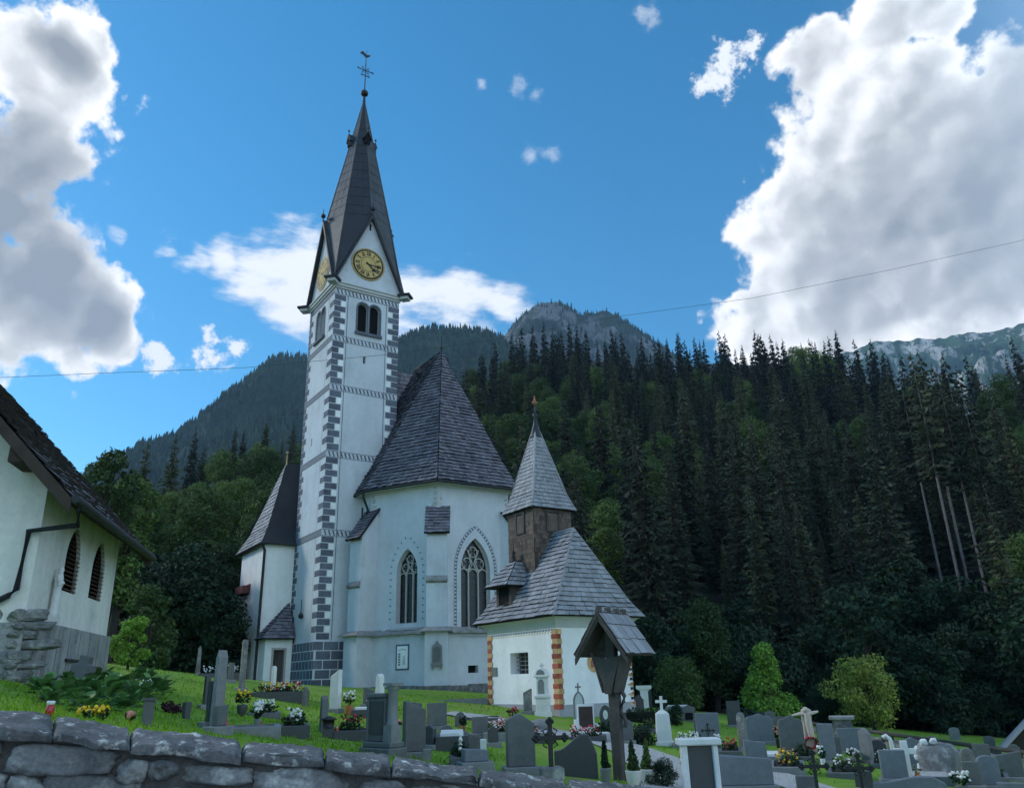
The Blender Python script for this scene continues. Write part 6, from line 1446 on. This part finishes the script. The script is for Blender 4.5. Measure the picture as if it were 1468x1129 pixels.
hedge(896, 944, 1036, 1018, 1.0, 'clipped dark green hedge between the chapel corner and the white pedestal cross', 1)
hedge(858, 880, 1058, 1040, .6, 'low round hedge clump left of the shrine post', 2)
hedge(905, 936, 1068, 1046, .9, 'dark green shrub block right of the shrine post', 3)
hedge(962, 976, 1040, 1016, .8, 'dark clipped shrub behind the white pedestal cross', 4)
# potted conifers
for u, vb, vt, wp, pm, m, lb, sd in ((909, 1128, 1066, 22, 'pot', 'leaf', 'pointed shrub in a cream pot, left one of the pair right of the shrine post', 1), (930, 1126, 1064, 20, 'pot', 'leaf', 'pointed shrub in a cream pot, right one of the pair right of the shrine post', 2), (869, 1122, 1066, 16, 'granite2', 'leafdark', 'dark slim shrub in a grey pot left of the shrine post', 3)):
    P, rz, s = place(u, vb); h, w = (vb-vt)*s, wp*s; ph = h*.36; r_ = tag(empty('potted_shrub', P, rz), lb, 'potted plant')
    k = MB(); k.lathe([(w*.30, 0), (w*.44, ph*.4), (w*.5, ph*.9), (w*.52, ph), (w*.44, ph), (w*.42, ph*.9), (.01, ph*.88)], 16); k.build('pot', pm, r_)
    rg = np.random.RandomState(sd); bl = [(rg.normal(0, w*.10)*(1-t), rg.normal(0, w*.10)*(1-t), ph*.9+(h-ph)*t, w*.34*(1-t*.8), w*.34*(1-t*.8), w*.22) for t in np.linspace(.1, .95, 12)]
    V = leafcloud(rg, bl, 1500, .05); me = mesh_from(V.tolist(), [(4*i, 4*i+1, 4*i+2, 4*i+3) for i in range(1500)], [0]*1500, [m], 'foliage'); o = bpy.data.objects.new('foliage', me); COL.objects.link(o); o.parent = r_
P, rz, s = place(948, 1128); make_tree(BSH[1], P, .12, .4, 'low green cushion plant right of the two cream pots', 'plant', None, 'bush', 1.1)
# big-leaved plants by the house corner
hostas = [(60, 996, 26), (88, 1010, 30), (120, 1004, 30), (148, 1012, 34), (172, 998, 30), (196, 1012, 30), (222, 1000, 28), (140, 986, 26), (100, 990, 24), (178, 1022, 26), (118, 1022, 26), (205, 985, 24), (70, 1012, 22)]
hme = []
for sd in range(3):
    rg = random.Random(sd); vs = []; fs = []
    for i in range(64):
        q = rg.uniform(0, 6.28); e = rg.uniform(.1, 1.1); L = rg.uniform(.30, .52); w = L*rg.uniform(.5, .72); r0_ = rg.uniform(.02, .12); d = Vector((math.cos(q)*math.cos(e), math.sin(q)*math.cos(e), math.sin(e))); s_ = Vector((-math.sin(q), math.cos(q), 0)); o = len(vs); b = d*r0_+Vector((0, 0, .05)); up = s_.cross(d)*-1
        rows = []
        for t, ww in ((0, .12), (.35, .8), (.65, 1.), (.88, .6), (1., .05)):
            c = b+d*(L*(.45+t*.9))+Vector((0, 0, -.22*L*t*t)); rows.append((c-s_*w*ww*.5+Vector((0, 0, .03*ww)), c, c+s_*w*ww*.5+Vector((0, 0, .03*ww))))
        for rw in rows: vs += [tuple(p) for p in rw]
        for a in range(4):
            for c_ in range(2): fs.append((o+a*3+c_, o+a*3+c_+1, o+a*3+c_+4, o+a*3+c_+3))
    me = mesh_from(vs, fs, [0]*len(fs), ['hosta'], 'hosta'); me.polygons.foreach_set('use_smooth', [True]*len(fs)); hme.append(me)
for i, (u, v, wp) in enumerate(hostas):
    P, rz, s = place(u, v); o = bpy.data.objects.new('hosta_plant', hme[i % 3]); COL.objects.link(o); o.location = P; o.rotation_euler.z = i*1.3; q = wp*s/.8; o.scale = (q*1.35, q*1.35, q*1.6); tag(o, 'big-leaved green plant in the bed below the old house', 'plant', 'big-leaved plants below the old house')
k = MB(); rg = random.Random(8); P, rz, s = place(247, 1022); 
for i in range(5): leafclump(k, (rg.uniform(-.12, .12), rg.uniform(-.1, .1), rg.uniform(.05, .16)), .13, 60, .1, 0, rg)
o = k.build('plum_plant', 'plum'); o.location = P; tag(o, 'dark purple-leaved plant on the lawn right of the big-leaved bed', 'plant')
k = MB(); P, rz, s = place(132, 1030)
for i in range(40): k.ball((rg.uniform(-.14, .14), rg.uniform(-.1, .1), rg.uniform(.05, .13)), rg.uniform(.015, .025), 0, 5)
leafclump(k, (0, 0, .05), .16, 80, .07, 1, rg)
o = k.build('yellow_flowers', ['yellowfl', 'leafdark']); o.location = P; tag(o, 'low patch of yellow flowers just behind the coping on the left', 'flowers')
for u, v, m, lb in ((163, 976, 'whitefl', 'cream blossoms above the big leaves near the old house'), (200, 984, 'whitefl', 'white blossom head at the right of the big-leaved bed')):
    k = MB(); P, rz, s = place(u, v+20); 
    for i in range(26): k.ball((rg.uniform(-.2, .2), rg.uniform(-.1, .1), 22*s+rg.uniform(-.06, .1)), rg.uniform(.012, .022), 0, 5)
    for i in range(5): k.tube([(rg.uniform(-.1, .1), 0, 0), (rg.uniform(-.15, .15), 0, 22*s)], .01, 4, 1)
    o = k.build('flower_stalks', [m, 'leafdark']); o.location = P; tag(o, lb, 'flowers')
# ================================================================== FOREST
occ = [(432, 505, 360, 0), (500, 740, 520, 1), (700, 930, 640, 1)]
def hidden(u, vt):
    if 440 < u < 556 and vt > 420: return True
    if 560 < u < 715 and vt > 570+abs(u-638)*1.3: return True
    if 345 < u < 440 and vt > 740: return True
    if u < 120 and vt > 600+u*.9: return True
    return False
cand = []
rg = np.random.RandomState(42)
amin, _ = azel(130, 900); amax, _ = azel(1560, 900); r = 66.
while r < 235:
    st = 4.75+r*.006; a = amin+rg.uniform(0, st/r)
    while a < amax:
        aa = a+rg.normal(0, .22)*st/r; rr_ = r+rg.normal(0, .25)*st; x, y = rr_*math.sin(aa), rr_*math.cos(aa); a += st/r
        lim = np.interp(aa, _sa, _sr)*1.03; lf = aa < azel(445, 700)[0]
        if rr_ > lim: continue
        cand.append((rr_, x, y))
    r += st*.92
_lf = azel(445, 700)[0]
cand.sort(); SP = []; BR = []
for rr_, x, y in cand:
    z = H1(x, y); u, vb = proj((x, y, z)); _, vt = proj((x, y, z+22))
    if hidden(u, vt): continue
    if 1318 < u < 1445 and rr_ < 92: continue
    n1 = mnoise.noise(Vector((x*.03, y*.03, 3.)))
    pb = .78 if u < 445 else (.30 if u < 960 else .12)
    if u > 560 and u < 960 and rr_ > 170: pb = .22
    if u < 445 and rr_ > 120: pb = .55
    (BR if rg.uniform()+n1*.8 < pb else SP).append((rr_, x, y, z))
print('spruce', len(SP), 'broadleaf', len(BR))
lab_s = 'dark spruce standing among the dense conifer forest on the slope behind the church'; grp_s = 'spruces of the dark forest slope'
# the spruces of the skyline that stand clear of their neighbours keep labels of their own
SK = [(1001, 478, 215, 'lone pointed spruce standing highest on the skyline right of the rocky peak'), (1093, 484, 205, 'tall skyline spruce near the left edge of the big grey cloud'), (1146, 482, 205, 'tall skyline spruce, left of a close pair against the grey cloud'), (1166, 481, 208, 'tall skyline spruce, right of a close pair against the grey cloud'), (1268, 492, 190, 'tall skyline spruce in front of the sunlit far mountain'),
      (1394, 526, 165, 'pointed spruce above the pale bare trunks at the right'), (1440, 508, 150, 'tall loose spruce at the top right edge of the forest')]
for u, vt, D, lb in SK:
    d = ray(u, vt); x, y = d[0]/d[1]*D, D; z = H1(x, y); hh = zat(vt, x, y)-z
    make_tree(SPR[(u) % 5], (x, y, z-.3), min(1.0, max(.6, hh/24.)), u, lb, 'tree')
for i, (rr_, x, y, z) in enumerate(SP[:290]):
    tm = SPR[rg.randint(5)]; make_tree(tm, (x, y, z-.3), rg.choice([.42, .55, .66, .74, .8])*rg.uniform(.85, 1.15)*(.8 if math.atan2(x, y) < _lf else 1.), rg.uniform(0, 6.28), lab_s, 'tree', grp_s, None, rg.uniform(1., 1.4))
lab_b = 'green broadleaf tree growing among the spruces on the forest slope'
for i, (rr_, x, y, z) in enumerate(BR[:280]):
    tm = BRD[rg.randint(4)]; make_tree(tm, (x, y, z-.4), rg.uniform(.5, .95)*(.8 if math.atan2(x, y) < _lf else 1.), rg.uniform(0, 6.28), lab_b, 'tree', 'broadleaf trees of the forest slope')
if len(SP) > 290:      # the farthest ones as one far wood
    pts = SP[290:]; src = SPR[3]; nv = len(src.c.vertices); co = np.empty(nv*3, np.float32); src.c.vertices.foreach_get('co', co); co = co.reshape(-1, 3); keep = np.repeat(np.random.RandomState(1).rand(nv//4) < .45, 4); co = co[keep]
    co4 = co.reshape(-1, 4, 3); cen = co4.mean(1, keepdims=True); co = (cen+(co4-cen)*1.45).reshape(-1, 3)
    allv = []
    for rr_, x, y, z in pts:
        s_ = rg.uniform(.6, 1.05); q = rg.uniform(0, 6.28); c_, sn = math.cos(q), math.sin(q); allv.append(np.stack([x+s_*(co[:, 0]*c_-co[:, 1]*sn), y+s_*(co[:, 0]*sn+co[:, 1]*c_), z+s_*co[:, 2]], 1))
    V = np.concatenate(allv); n = len(V)//4; me = bpy.data.meshes.new('far_wood'); me.vertices.add(len(V)); me.vertices.foreach_set('co', V.ravel()); me.loops.add(len(V)); me.loops.foreach_set('vertex_index', np.arange(len(V))); me.polygons.add(n); me.polygons.foreach_set('loop_start', np.arange(n)*4); me.polygons.foreach_set('loop_total', np.full(n, 4)); me.update(calc_edges=True)
    me.materials.append(M['spruce']); o = bpy.data.objects.new('far_wood', me); COL.objects.link(o); tag(kind(o, 'stuff'), 'far upper part of the dark spruce wood on the slope', 'forest')
# pale bare trunks
BARE = spruce(9, 25, 5.2, .55, .9, 'palebark', 'spruce_tree', .62)
for u, D in ((1343, 78), (1368, 74), (1380, 79), (1403, 75), (1418, 84), (1434, 72)):
    d = ray(u, 800); x, y = d[0]/d[1]*D, D; make_tree(BARE, (x, y, H1(x, y)), rg.uniform(.95, 1.1), u, 'tall spruce with a pale bare trunk in the dark forest gap at right', 'tree', 'pale bare trunks in the forest gap')
# bushes of the forest edge
for i in range(64):
    u = rg.uniform(930, 1530) if i < 48 else rg.uniform(165, 330); D = rg.uniform(50, 66) if i < 48 else rg.uniform(48, 58); d = ray(u, 950); x, y = d[0]/d[1]*D, D
    make_tree(BSH[i % 3], (x, y, H1(x, y)-.2), rg.uniform(.8, 1.9), rg.uniform(0, 6), 'leafy dark green bush in the undergrowth along the forest edge', 'bush', 'undergrowth bushes along the forest edge')
# ================================================================== FAR MOUNTAINS
def mountain(name, prof, D0, slope, rough, mats, ndep, label, ntree, th, seed, du=3.0, back=1.15, rockfn=None, tr_spread=1.):
    us = np.arange(prof[0][0], prof[-1][0]+.1, du); vv = np.interp(us, [p[0] for p in prof], [p[1] for p in prof]); DD = np.interp(us, [p[0] for p in prof], [p[2] if len(p) > 2 else D0 for p in prof])
    rg = np.random.RandomState(seed); vs = []; fs = []; mi = []; rows = ndep+5
    grid = np.zeros((rows, len(us), 3))
    for j, (u, v, D) in enumerate(zip(us, vv, DD)):
        a, e = azel(u, v); zt_ = e*D
        for i in range(rows):
            t = i/ndep; r = D*(1-slope*(1-t)) if t <= 1 else D*(1+(t-1)*back); z = zt_*(t**1.15)-(1-t)*8 if t <= 1 else zt_*(1-(t-1)*1.1)
            x, y = r*math.sin(a), r*math.cos(a); p = Vector((x, y, z*1.6))/D
            nz = (mnoise.noise(p*9+Vector((seed, 0, 0)))*.5+mnoise.noise(p*22)*.28+mnoise.noise(p*55)*.16+abs(mnoise.noise(p*110))*.12)
            amp = rough*D*min(1, t*1.6)*(.25 if .93 < t < 1.07 else 1.); k_ = nz*amp
            r2 = r-k_*1.2; z2 = z+k_*.45*(0 if t > .93 and t < 1.02 else 1)+(mnoise.noise(p*130)*.0035*D if t > .9 and t <= 1.05 else 0)
            grid[i, j] = (r2*math.sin(a), r2*math.cos(a), z2)
    W_ = len(us); vs = grid.reshape(-1, 3).tolist()
    for i in range(rows-1):
        for j in range(W_-1): fs.append((i*W_+j, i*W_+j+1, (i+1)*W_+j+1, (i+1)*W_+j))
    me = bpy.data.meshes.new(name); me.from_pydata(vs, [], fs); me.materials.append(mats); me.polygons.foreach_set('use_smooth', [True]*len(fs)); me.update(); o = bpy.data.objects.new(name, me); COL.objects.link(o); kind(o, 'structure')
    if ntree:
        V = []; F_ = []; g = grid
        for q in range(ntree):
            i = int((rg.uniform()**tr_spread)*(ndep-1)) if q % 9 else ndep-1
            if D0 > 2000 and q % 9 == 0: i = int(ndep*.6)
            j = rg.randint(W_-1); a, b_ = rg.uniform(), rg.uniform(); p = (g[i, j]*(1-a)+g[i, j+1]*a)*(1-b_)+(g[i+1, j]*(1-a)+g[i+1, j+1]*a)*b_
            if rockfn is not None and rg.uniform() < rockfn(us[j], (i+b_)/ndep): continue
            h = th*rg.uniform(.6, 1.3); w = h*rg.uniform(.14, .22); n = 5; o_ = len(V); q0 = rg.uniform(0, 6.28)
            for lv, (zz, ww) in enumerate(((-.1, 1.), (.30, .85), (.62, .5))):
                for m_ in range(n): q1 = q0+6.283*m_/n+lv; rr_ = w*ww*rg.uniform(.6, 1.25); V.append((p[0]+rr_*math.cos(q1), p[1]+rr_*math.sin(q1), p[2]+h*zz))
            V.append((p[0], p[1], p[2]+h))
            for lv in range(2):
                for m_ in range(n): F_.append((o_+lv*n+m_, o_+lv*n+(m_+1) % n, o_+(lv+1)*n+(m_+1) % n, o_+(lv+1)*n+m_))
            for m_ in range(n): F_.append((o_+2*n+m_, o_+2*n+(m_+1) % n, o_+3*n))
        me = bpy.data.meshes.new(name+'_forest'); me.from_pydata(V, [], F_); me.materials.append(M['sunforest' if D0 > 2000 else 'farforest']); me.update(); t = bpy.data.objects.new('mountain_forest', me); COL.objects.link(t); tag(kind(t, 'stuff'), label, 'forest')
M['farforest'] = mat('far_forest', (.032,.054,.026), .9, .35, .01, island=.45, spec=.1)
def mountmat(name, forest, rock, lo_, hi_, sc, zs=1.):
    m = mat(name, forest, .95, .4, sc*2, col2=rock, k2=(lo_, hi_), s2=sc*1.3, bump=.6, bscale=sc*6, spec=.1)
    for n in m.node_tree.nodes:
        if n.type == 'BUMP': n.inputs['Distance'].default_value = 25
    if zs != 1.:
        nt = m.node_tree; mp = nt.nodes.new('ShaderNodeMapping'); mp.inputs['Scale'].default_value = (1, 1, zs)
        tcn = [n for n in nt.nodes if n.type == 'TEX_COORD'][0]
        for n in nt.nodes:
            if n.type == 'TEX_NOISE':
                for l in list(n.inputs['Vector'].links): nt.links.remove(l)
                nt.links.new(mp.outputs[0], n.inputs['Vector'])
        nt.links.new(tcn.outputs['Object'], mp.inputs[0])
    return m
M['mtl'] = mountmat('wooded_mountain', (.030,.050,.028), (.12,.13,.11), .58, .70, .006)
M['mtm'] = mountmat('rocky_mountain', (.034,.052,.03), (.17,.175,.17), .47, .56, .008, .5)
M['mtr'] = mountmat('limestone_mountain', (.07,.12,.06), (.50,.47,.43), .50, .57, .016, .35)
M['sunforest'] = mat('sunlit_far_forest', (.07,.125,.05), .9, .35, .01, island=.45, spec=.1)  # lighter copy of the far forest, sunlight put into its colour
mountain('mountain', [(-120, 760), (60, 720), (150, 668), (200, 640), (250, 625), (285, 600), (330, 562), (365, 535), (385, 518), (410, 512), (432, 514), (470, 522), (520, 545), (600, 600), (660, 640)], 1500, .62, .055, M['mtl'], 60, 'blue-green forest covering the far mountain on the left', 9000, 15, 3)
mountain('mountain', [(480, 560), (540, 505), (575, 486), (600, 476), (625, 470), (655, 473), (680, 472), (705, 480), (740, 500), (800, 530)], 1250, .45, .04, M['mtl'], 46, 'dark forest on the rounded ridge between tower and rocky peak', 5200, 13, 4)
mountain('mountain', [(690, 520), (722, 485), (735, 465), (752, 448), (775, 436), (795, 433), (815, 440), (830, 452), (845, 450), (868, 446), (885, 452), (905, 468), (930, 485), (955, 500), (1010, 540)], 1700, .38, .06, M['mtm'], 60, 'scattered forest on the rocky twin peak behind the slope', 3000, 13, 5, 1.6, rockfn=lambda u, t: .8 if (725 < u < 800 or 835 < u < 880) and t > .5 else .2)
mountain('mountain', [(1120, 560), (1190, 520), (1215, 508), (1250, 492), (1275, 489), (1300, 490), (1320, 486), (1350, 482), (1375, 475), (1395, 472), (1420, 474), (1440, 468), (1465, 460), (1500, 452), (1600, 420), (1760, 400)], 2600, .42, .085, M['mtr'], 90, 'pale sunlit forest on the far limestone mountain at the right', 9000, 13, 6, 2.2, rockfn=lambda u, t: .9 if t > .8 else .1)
# ================================================================== AIR, SKY, LIGHT, CAMERA
HAZE = 0.000095
k = MB(); k.box(-1900, 2600, -30, 3200, -60, 1500); hz = k.build('haze', M['void']); tag(kind(hz, 'stuff'), 'thin blue mountain haze filling the valley air', 'haze')
hm = bpy.data.materials.new('thin_air'); hm.use_nodes = True; nt_ = hm.node_tree; nt_.nodes.remove(nt_.nodes['Principled BSDF']); pv = nt_.nodes.new('ShaderNodeVolumePrincipled'); pv.inputs['Color'].default_value = (.42, .66, 1, 1); pv.inputs['Density'].default_value = HAZE; nt_.links.new(pv.outputs[0], nt_.nodes['Material Output'].inputs['Volume']); hz.data.materials.clear(); hz.data.materials.append(hm)
SAZ, SEL = R(-74), R(31)
w = bpy.data.worlds.new('World'); SC.world = w; w.use_nodes = True; nt_ = w.node_tree; N, L = nt_.nodes, nt_.links; bg = N['Background']
sky = N.new('ShaderNodeTexSky'); sky.sky_type = 'NISHITA'; sky.sun_disc = False; sky.sun_elevation = SEL; sky.sun_rotation = SAZ; sky.altitude = 900; sky.air_density = 1.0; sky.dust_density = .3; sky.ozone_density = 2.5
tc = N.new('ShaderNodeTexCoord'); DIR = tc.outputs['Generated']
def mth(op, a, b=None, c=None, cl=False):
    n = N.new('ShaderNodeMath'); n.operation = op; n.use_clamp = cl
    for i, q in enumerate((a, b, c)):
        if q is None: continue
        if isinstance(q, (int, float)): n.inputs[i].default_value = q
        else: L.new(q, n.inputs[i])
    return n.outputs[0]
def mrg(x, a, b, lo_, hi_, sm=True):
    n = N.new('ShaderNodeMapRange'); n.interpolation_type = 'SMOOTHSTEP' if sm else 'LINEAR'; L.new(x, n.inputs[0])
    for i, q in enumerate((a, b, lo_, hi_)): n.inputs[i+1].default_value = q
    return n.outputs[0]
def nz(sc, det, vec=DIR, rough=.55, loc=(0, 0, 0), scl=(1, 1, 1)):
    mp = N.new('ShaderNodeMapping'); mp.inputs['Location'].default_value = loc; mp.inputs['Scale'].default_value = scl; L.new(vec, mp.inputs[0])
    n = N.new('ShaderNodeTexNoise'); n.inputs['Scale'].default_value = sc; n.inputs['Detail'].default_value = det; n.inputs['Roughness'].default_value = rough; L.new(mp.outputs[0], n.inputs['Vector']); return n
def warp(sc, amt):
    n = nz(sc, 3); v = N.new('ShaderNodeVectorMath'); v.operation = 'SUBTRACT'; L.new(n.outputs['Color'], v.inputs[0]); v.inputs[1].default_value = (.5, .5, .5); s = N.new('ShaderNodeVectorMath'); s.operation = 'MULTIPLY_ADD'; L.new(v.outputs[0], s.inputs[0]); s.inputs[1].default_value = (amt,)*3; L.new(DIR, s.inputs[2]); return s.outputs[0]
WD = warp(7, .07)
def field(blobs, vec=WD):
    out = None
    for u, v, rp in blobs:
        d = ray(u, v); n = N.new('ShaderNodeVectorMath'); n.operation = 'DISTANCE'; L.new(vec, n.inputs[0]); n.inputs[1].default_value = tuple(d)
        d2 = ray(u+rp*.7071, v+rp*.7071); rad = float(np.linalg.norm(d2-d)); f = mth('SUBTRACT', 1.0, mth('DIVIDE', n.outputs['Value'], rad)); out = f if out is None else mth('SMOOTH_MAX', out, f, .12)
    return out
bil = nz(11, 9, DIR, .58).outputs['Fac']; bil2 = nz(30, 8, DIR, .6).outputs['Fac']; 
def vor(sc, vec):
    n = N.new('ShaderNodeTexVoronoi'); n.feature = 'SMOOTH_F1'; n.inputs['Scale'].default_value = sc; n.inputs['Smoothness'].default_value = .4; L.new(vec, n.inputs['Vector']); return mth('SUBTRACT', .45, n.outputs['Distance'])
WD2 = warp(24, .02); puff = mth('ADD', vor(20, WD2), mth('MULTIPLY', vor(46, WD2), .5)); 
def billow(vec): return mth('ADD', mth('ADD', nz(11, 9, vec, .58).outputs['Fac'], mth('MULTIPLY', vor(13, vec), .9)), mth('MULTIPLY', vor(31, vec), .45))
def offs(vec, o):
    n = N.new('ShaderNodeVectorMath'); n.operation = 'ADD'; L.new(vec, n.inputs[0]); n.inputs[1].default_value = o; return n.outputs[0]
WD3 = warp(16, .035); relief = mth('MULTIPLY', mth('SUBTRACT', billow(WD3), billow(offs(WD3, (-.011, .002, .008)))), .72); big = nz(4.2, 6, DIR, .55, (3, 1, 7)).outputs['Fac']
# thick cumulus (bright rim, grey heart)
right = field([(1400, 250, 190), (1260, 270, 165), (1170, 300, 112), (1150, 400, 98), (1190, 215, 85), (1215, 430, 150), (1350, 380, 180), (1095, 475, 82), (1130, 345, 78), (1490, 140, 105), (1310, 140, 95), (1230, 170, 95), (1180, 80, 60), (1265, 28, 58), (1345, 15, 52), (1500, 300, 200), (1480, 430, 30), (1700, 250, 260), (1190, 470, 85)])
left = field([(30, 90, 120), (110, 40, 55), (10, 240, 110), (60, 330, 90), (20, 430, 130), (120, 440, 85), (100, 390, 70), (150, 480, 45), (90, 110, 70), (-120, 250, 260), (100, 500, 40)])
def thick(f, k=.62):
    g = mth('ADD', f, mth('MULTIPLY', mth('SUBTRACT', bil, .5), k*2.2)); g = mth('ADD', g, mth('MULTIPLY', mth('SUBTRACT', bil2, .5), .8)); g = mth('ADD', g, mth('MULTIPLY', puff, .35)); return g
gr, gl_ = thick(right, .55), thick(left, 1.15)
# thin bright sheets and scraps
thin = field([(440, 400, 75), (380, 400, 60), (330, 375, 45), (500, 440, 90), (590, 425, 80), (660, 430, 60), (725, 435, 46), (690, 415, 40), (150, 328, 22), (290, 372, 36), (235, 348, 26), (420, 450, 50), (650, 465, 40), (560, 460, 60)], warp(9, .10))
st = nz(9, 8, DIR, .6, (5, 2, 1), (1, 1, 3.2)).outputs['Fac']; gt = mth('ADD', thin, mth('MULTIPLY', mth('SUBTRACT', st, .5), 3.4))
scr = field([(228, 515, 27), (305, 505, 30), (335, 498, 20), (1050, 90, 36), (1025, 115, 36), (1075, 75, 26), (335, 500, 16)], warp(14, .035)); gs = mth('ADD', scr, mth('MULTIPLY', mth('SUBTRACT', nz(38, 9, DIR, .68, (1, 4, 2)).outputs['Fac'], .5), 4.6))
def rgbramp(x, stops):
    n = N.new('ShaderNodeValToRGB'); L.new(x, n.inputs[0]); e = n.color_ramp.elements
    for i, (p, c) in enumerate(stops):
        el = e[i] if i < 2 else e.new(p); el.position = p; el.color = (*c, 1)
    return n.outputs[0]
def mixc(f, a, b):
    n = N.new('ShaderNodeMixRGB'); L.new(f, n.inputs[0]); L.new(a, n.inputs[1]); L.new(b, n.inputs[2]); return n.outputs[0]
CB = 6.0     # cloud brightness in sky units
def cloudcol(g, core, dark):
    x = mth('ADD', mrg(g, 0., .6, 0, .26), mth('MULTIPLY', mth('MAXIMUM', core, 0.), dark)); x = mth('ADD', x, mth('MULTIPLY', mth('SUBTRACT', big, .5), .5)); x = mth('SUBTRACT', x, relief)
    c = rgbramp(x, [(0.0, (1.08, 1.08, 1.08)), (.14, (.95, .96, .97)), (.32, (.70, .725, .74)), (.55, (.49, .515, .535)), (.95, (.30, .33, .36))])
    s = N.new('ShaderNodeVectorMath'); s.operation = 'SCALE'; L.new(c, s.inputs[0]); s.inputs['Scale'].default_value = CB; return s.outputs[0]
hsv = N.new('ShaderNodeHueSaturation'); L.new(sky.outputs[0], hsv.inputs['Color']); hsv.inputs['Saturation'].default_value = 1.34; hsv.inputs['Value'].default_value = 1.02; hsv.inputs['Hue'].default_value = .486
col = hsv.outputs[0]
wh = N.new('ShaderNodeRGB'); wh.outputs[0].default_value = (CB*.93, CB*.96, CB, 1)
col = mixc(mth('MULTIPLY', mrg(gt, -.1, .8, 0, 1), .97), col, wh.outputs[0])
col = mixc(mth('MULTIPLY', mrg(gs, .05, .8, 0, 1), .92), col, wh.outputs[0])
fnt = mth('ADD', field([(745, 125, 22), (768, 133, 16), (792, 222, 18), (760, 222, 14), (690, 122, 10), (935, 12, 24), (420, 415, 14), (120, 330, 30), (700, 470, 30)], warp(14, .035)), mth('MULTIPLY', mth('SUBTRACT', nz(34, 9, DIR, .68, (7, 4, 2)).outputs['Fac'], .5), 3.6)); col = mixc(mth('MULTIPLY', mrg(fnt, 0., 1.2, 0, 1), .42), col, wh.outputs[0])
col = mixc(mrg(gl_, -.04, .26, 0, 1), col, cloudcol(gl_, field([(30, 250, 120), (-10, 320, 150), (60, 390, 110), (140, 445, 60), (80, 70, 60)]), .95)); col = mixc(mrg(gr, -.03, .19, 0, 1), col, cloudcol(gr, field([(1420, 300, 260), (1290, 330, 190), (1500, 200, 220), (1230, 400, 120)]), .62))
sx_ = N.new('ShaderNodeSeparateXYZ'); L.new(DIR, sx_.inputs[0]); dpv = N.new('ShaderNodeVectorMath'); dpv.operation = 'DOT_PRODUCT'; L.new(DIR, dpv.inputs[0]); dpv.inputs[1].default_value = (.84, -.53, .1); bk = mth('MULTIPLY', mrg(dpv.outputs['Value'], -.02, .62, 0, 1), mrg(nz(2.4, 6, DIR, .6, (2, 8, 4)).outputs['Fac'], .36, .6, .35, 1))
wb = N.new('ShaderNodeRGB'); wb.outputs[0].default_value = (CB*.74, CB*.98, CB*1.22, 1); col = mixc(bk, col, wb.outputs[0])     # bluish cloud glow added out of view, right and behind, to brighten facades
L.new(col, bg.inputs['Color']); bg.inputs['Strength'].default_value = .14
sun = bpy.data.lights.new('sun', 'SUN'); sun.energy = 1.4; sun.angle = R(12); sun.color = (1, .95, .86); so = bpy.data.objects.new('sun', sun); COL.objects.link(so)
sd_ = Vector((math.sin(SAZ)*math.cos(SEL), math.cos(SAZ)*math.cos(SEL), math.sin(SEL))); so.rotation_euler = sd_.to_track_quat('Z', 'Y').to_euler()
cam = bpy.data.cameras.new('camera'); co_ = bpy.data.objects.new('camera', cam); COL.objects.link(co_); SC.camera = co_
cam.sensor_fit = 'HORIZONTAL'; cam.sensor_width = 36; cam.lens = 36*FPX/1468; cam.clip_start = .05; cam.clip_end = 8000
co_.matrix_world = Matrix([[CR[i], CU[i], -CW[i], 0] for i in range(3)]+[[0, 0, 0, 1]])
SC.view_settings.view_transform = 'Standard'; SC.view_settings.look = 'None'; SC.view_settings.exposure = 0.52; SC.view_settings.gamma = 1
SC.cycles.max_bounces = 6; SC.cycles.transparent_max_bounces = 6; SC.cycles.volume_bounces = 0; SC.cycles.use_adaptive_sampling = True; SC.cycles.adaptive_threshold = .02
SC.cycles.use_denoising = True
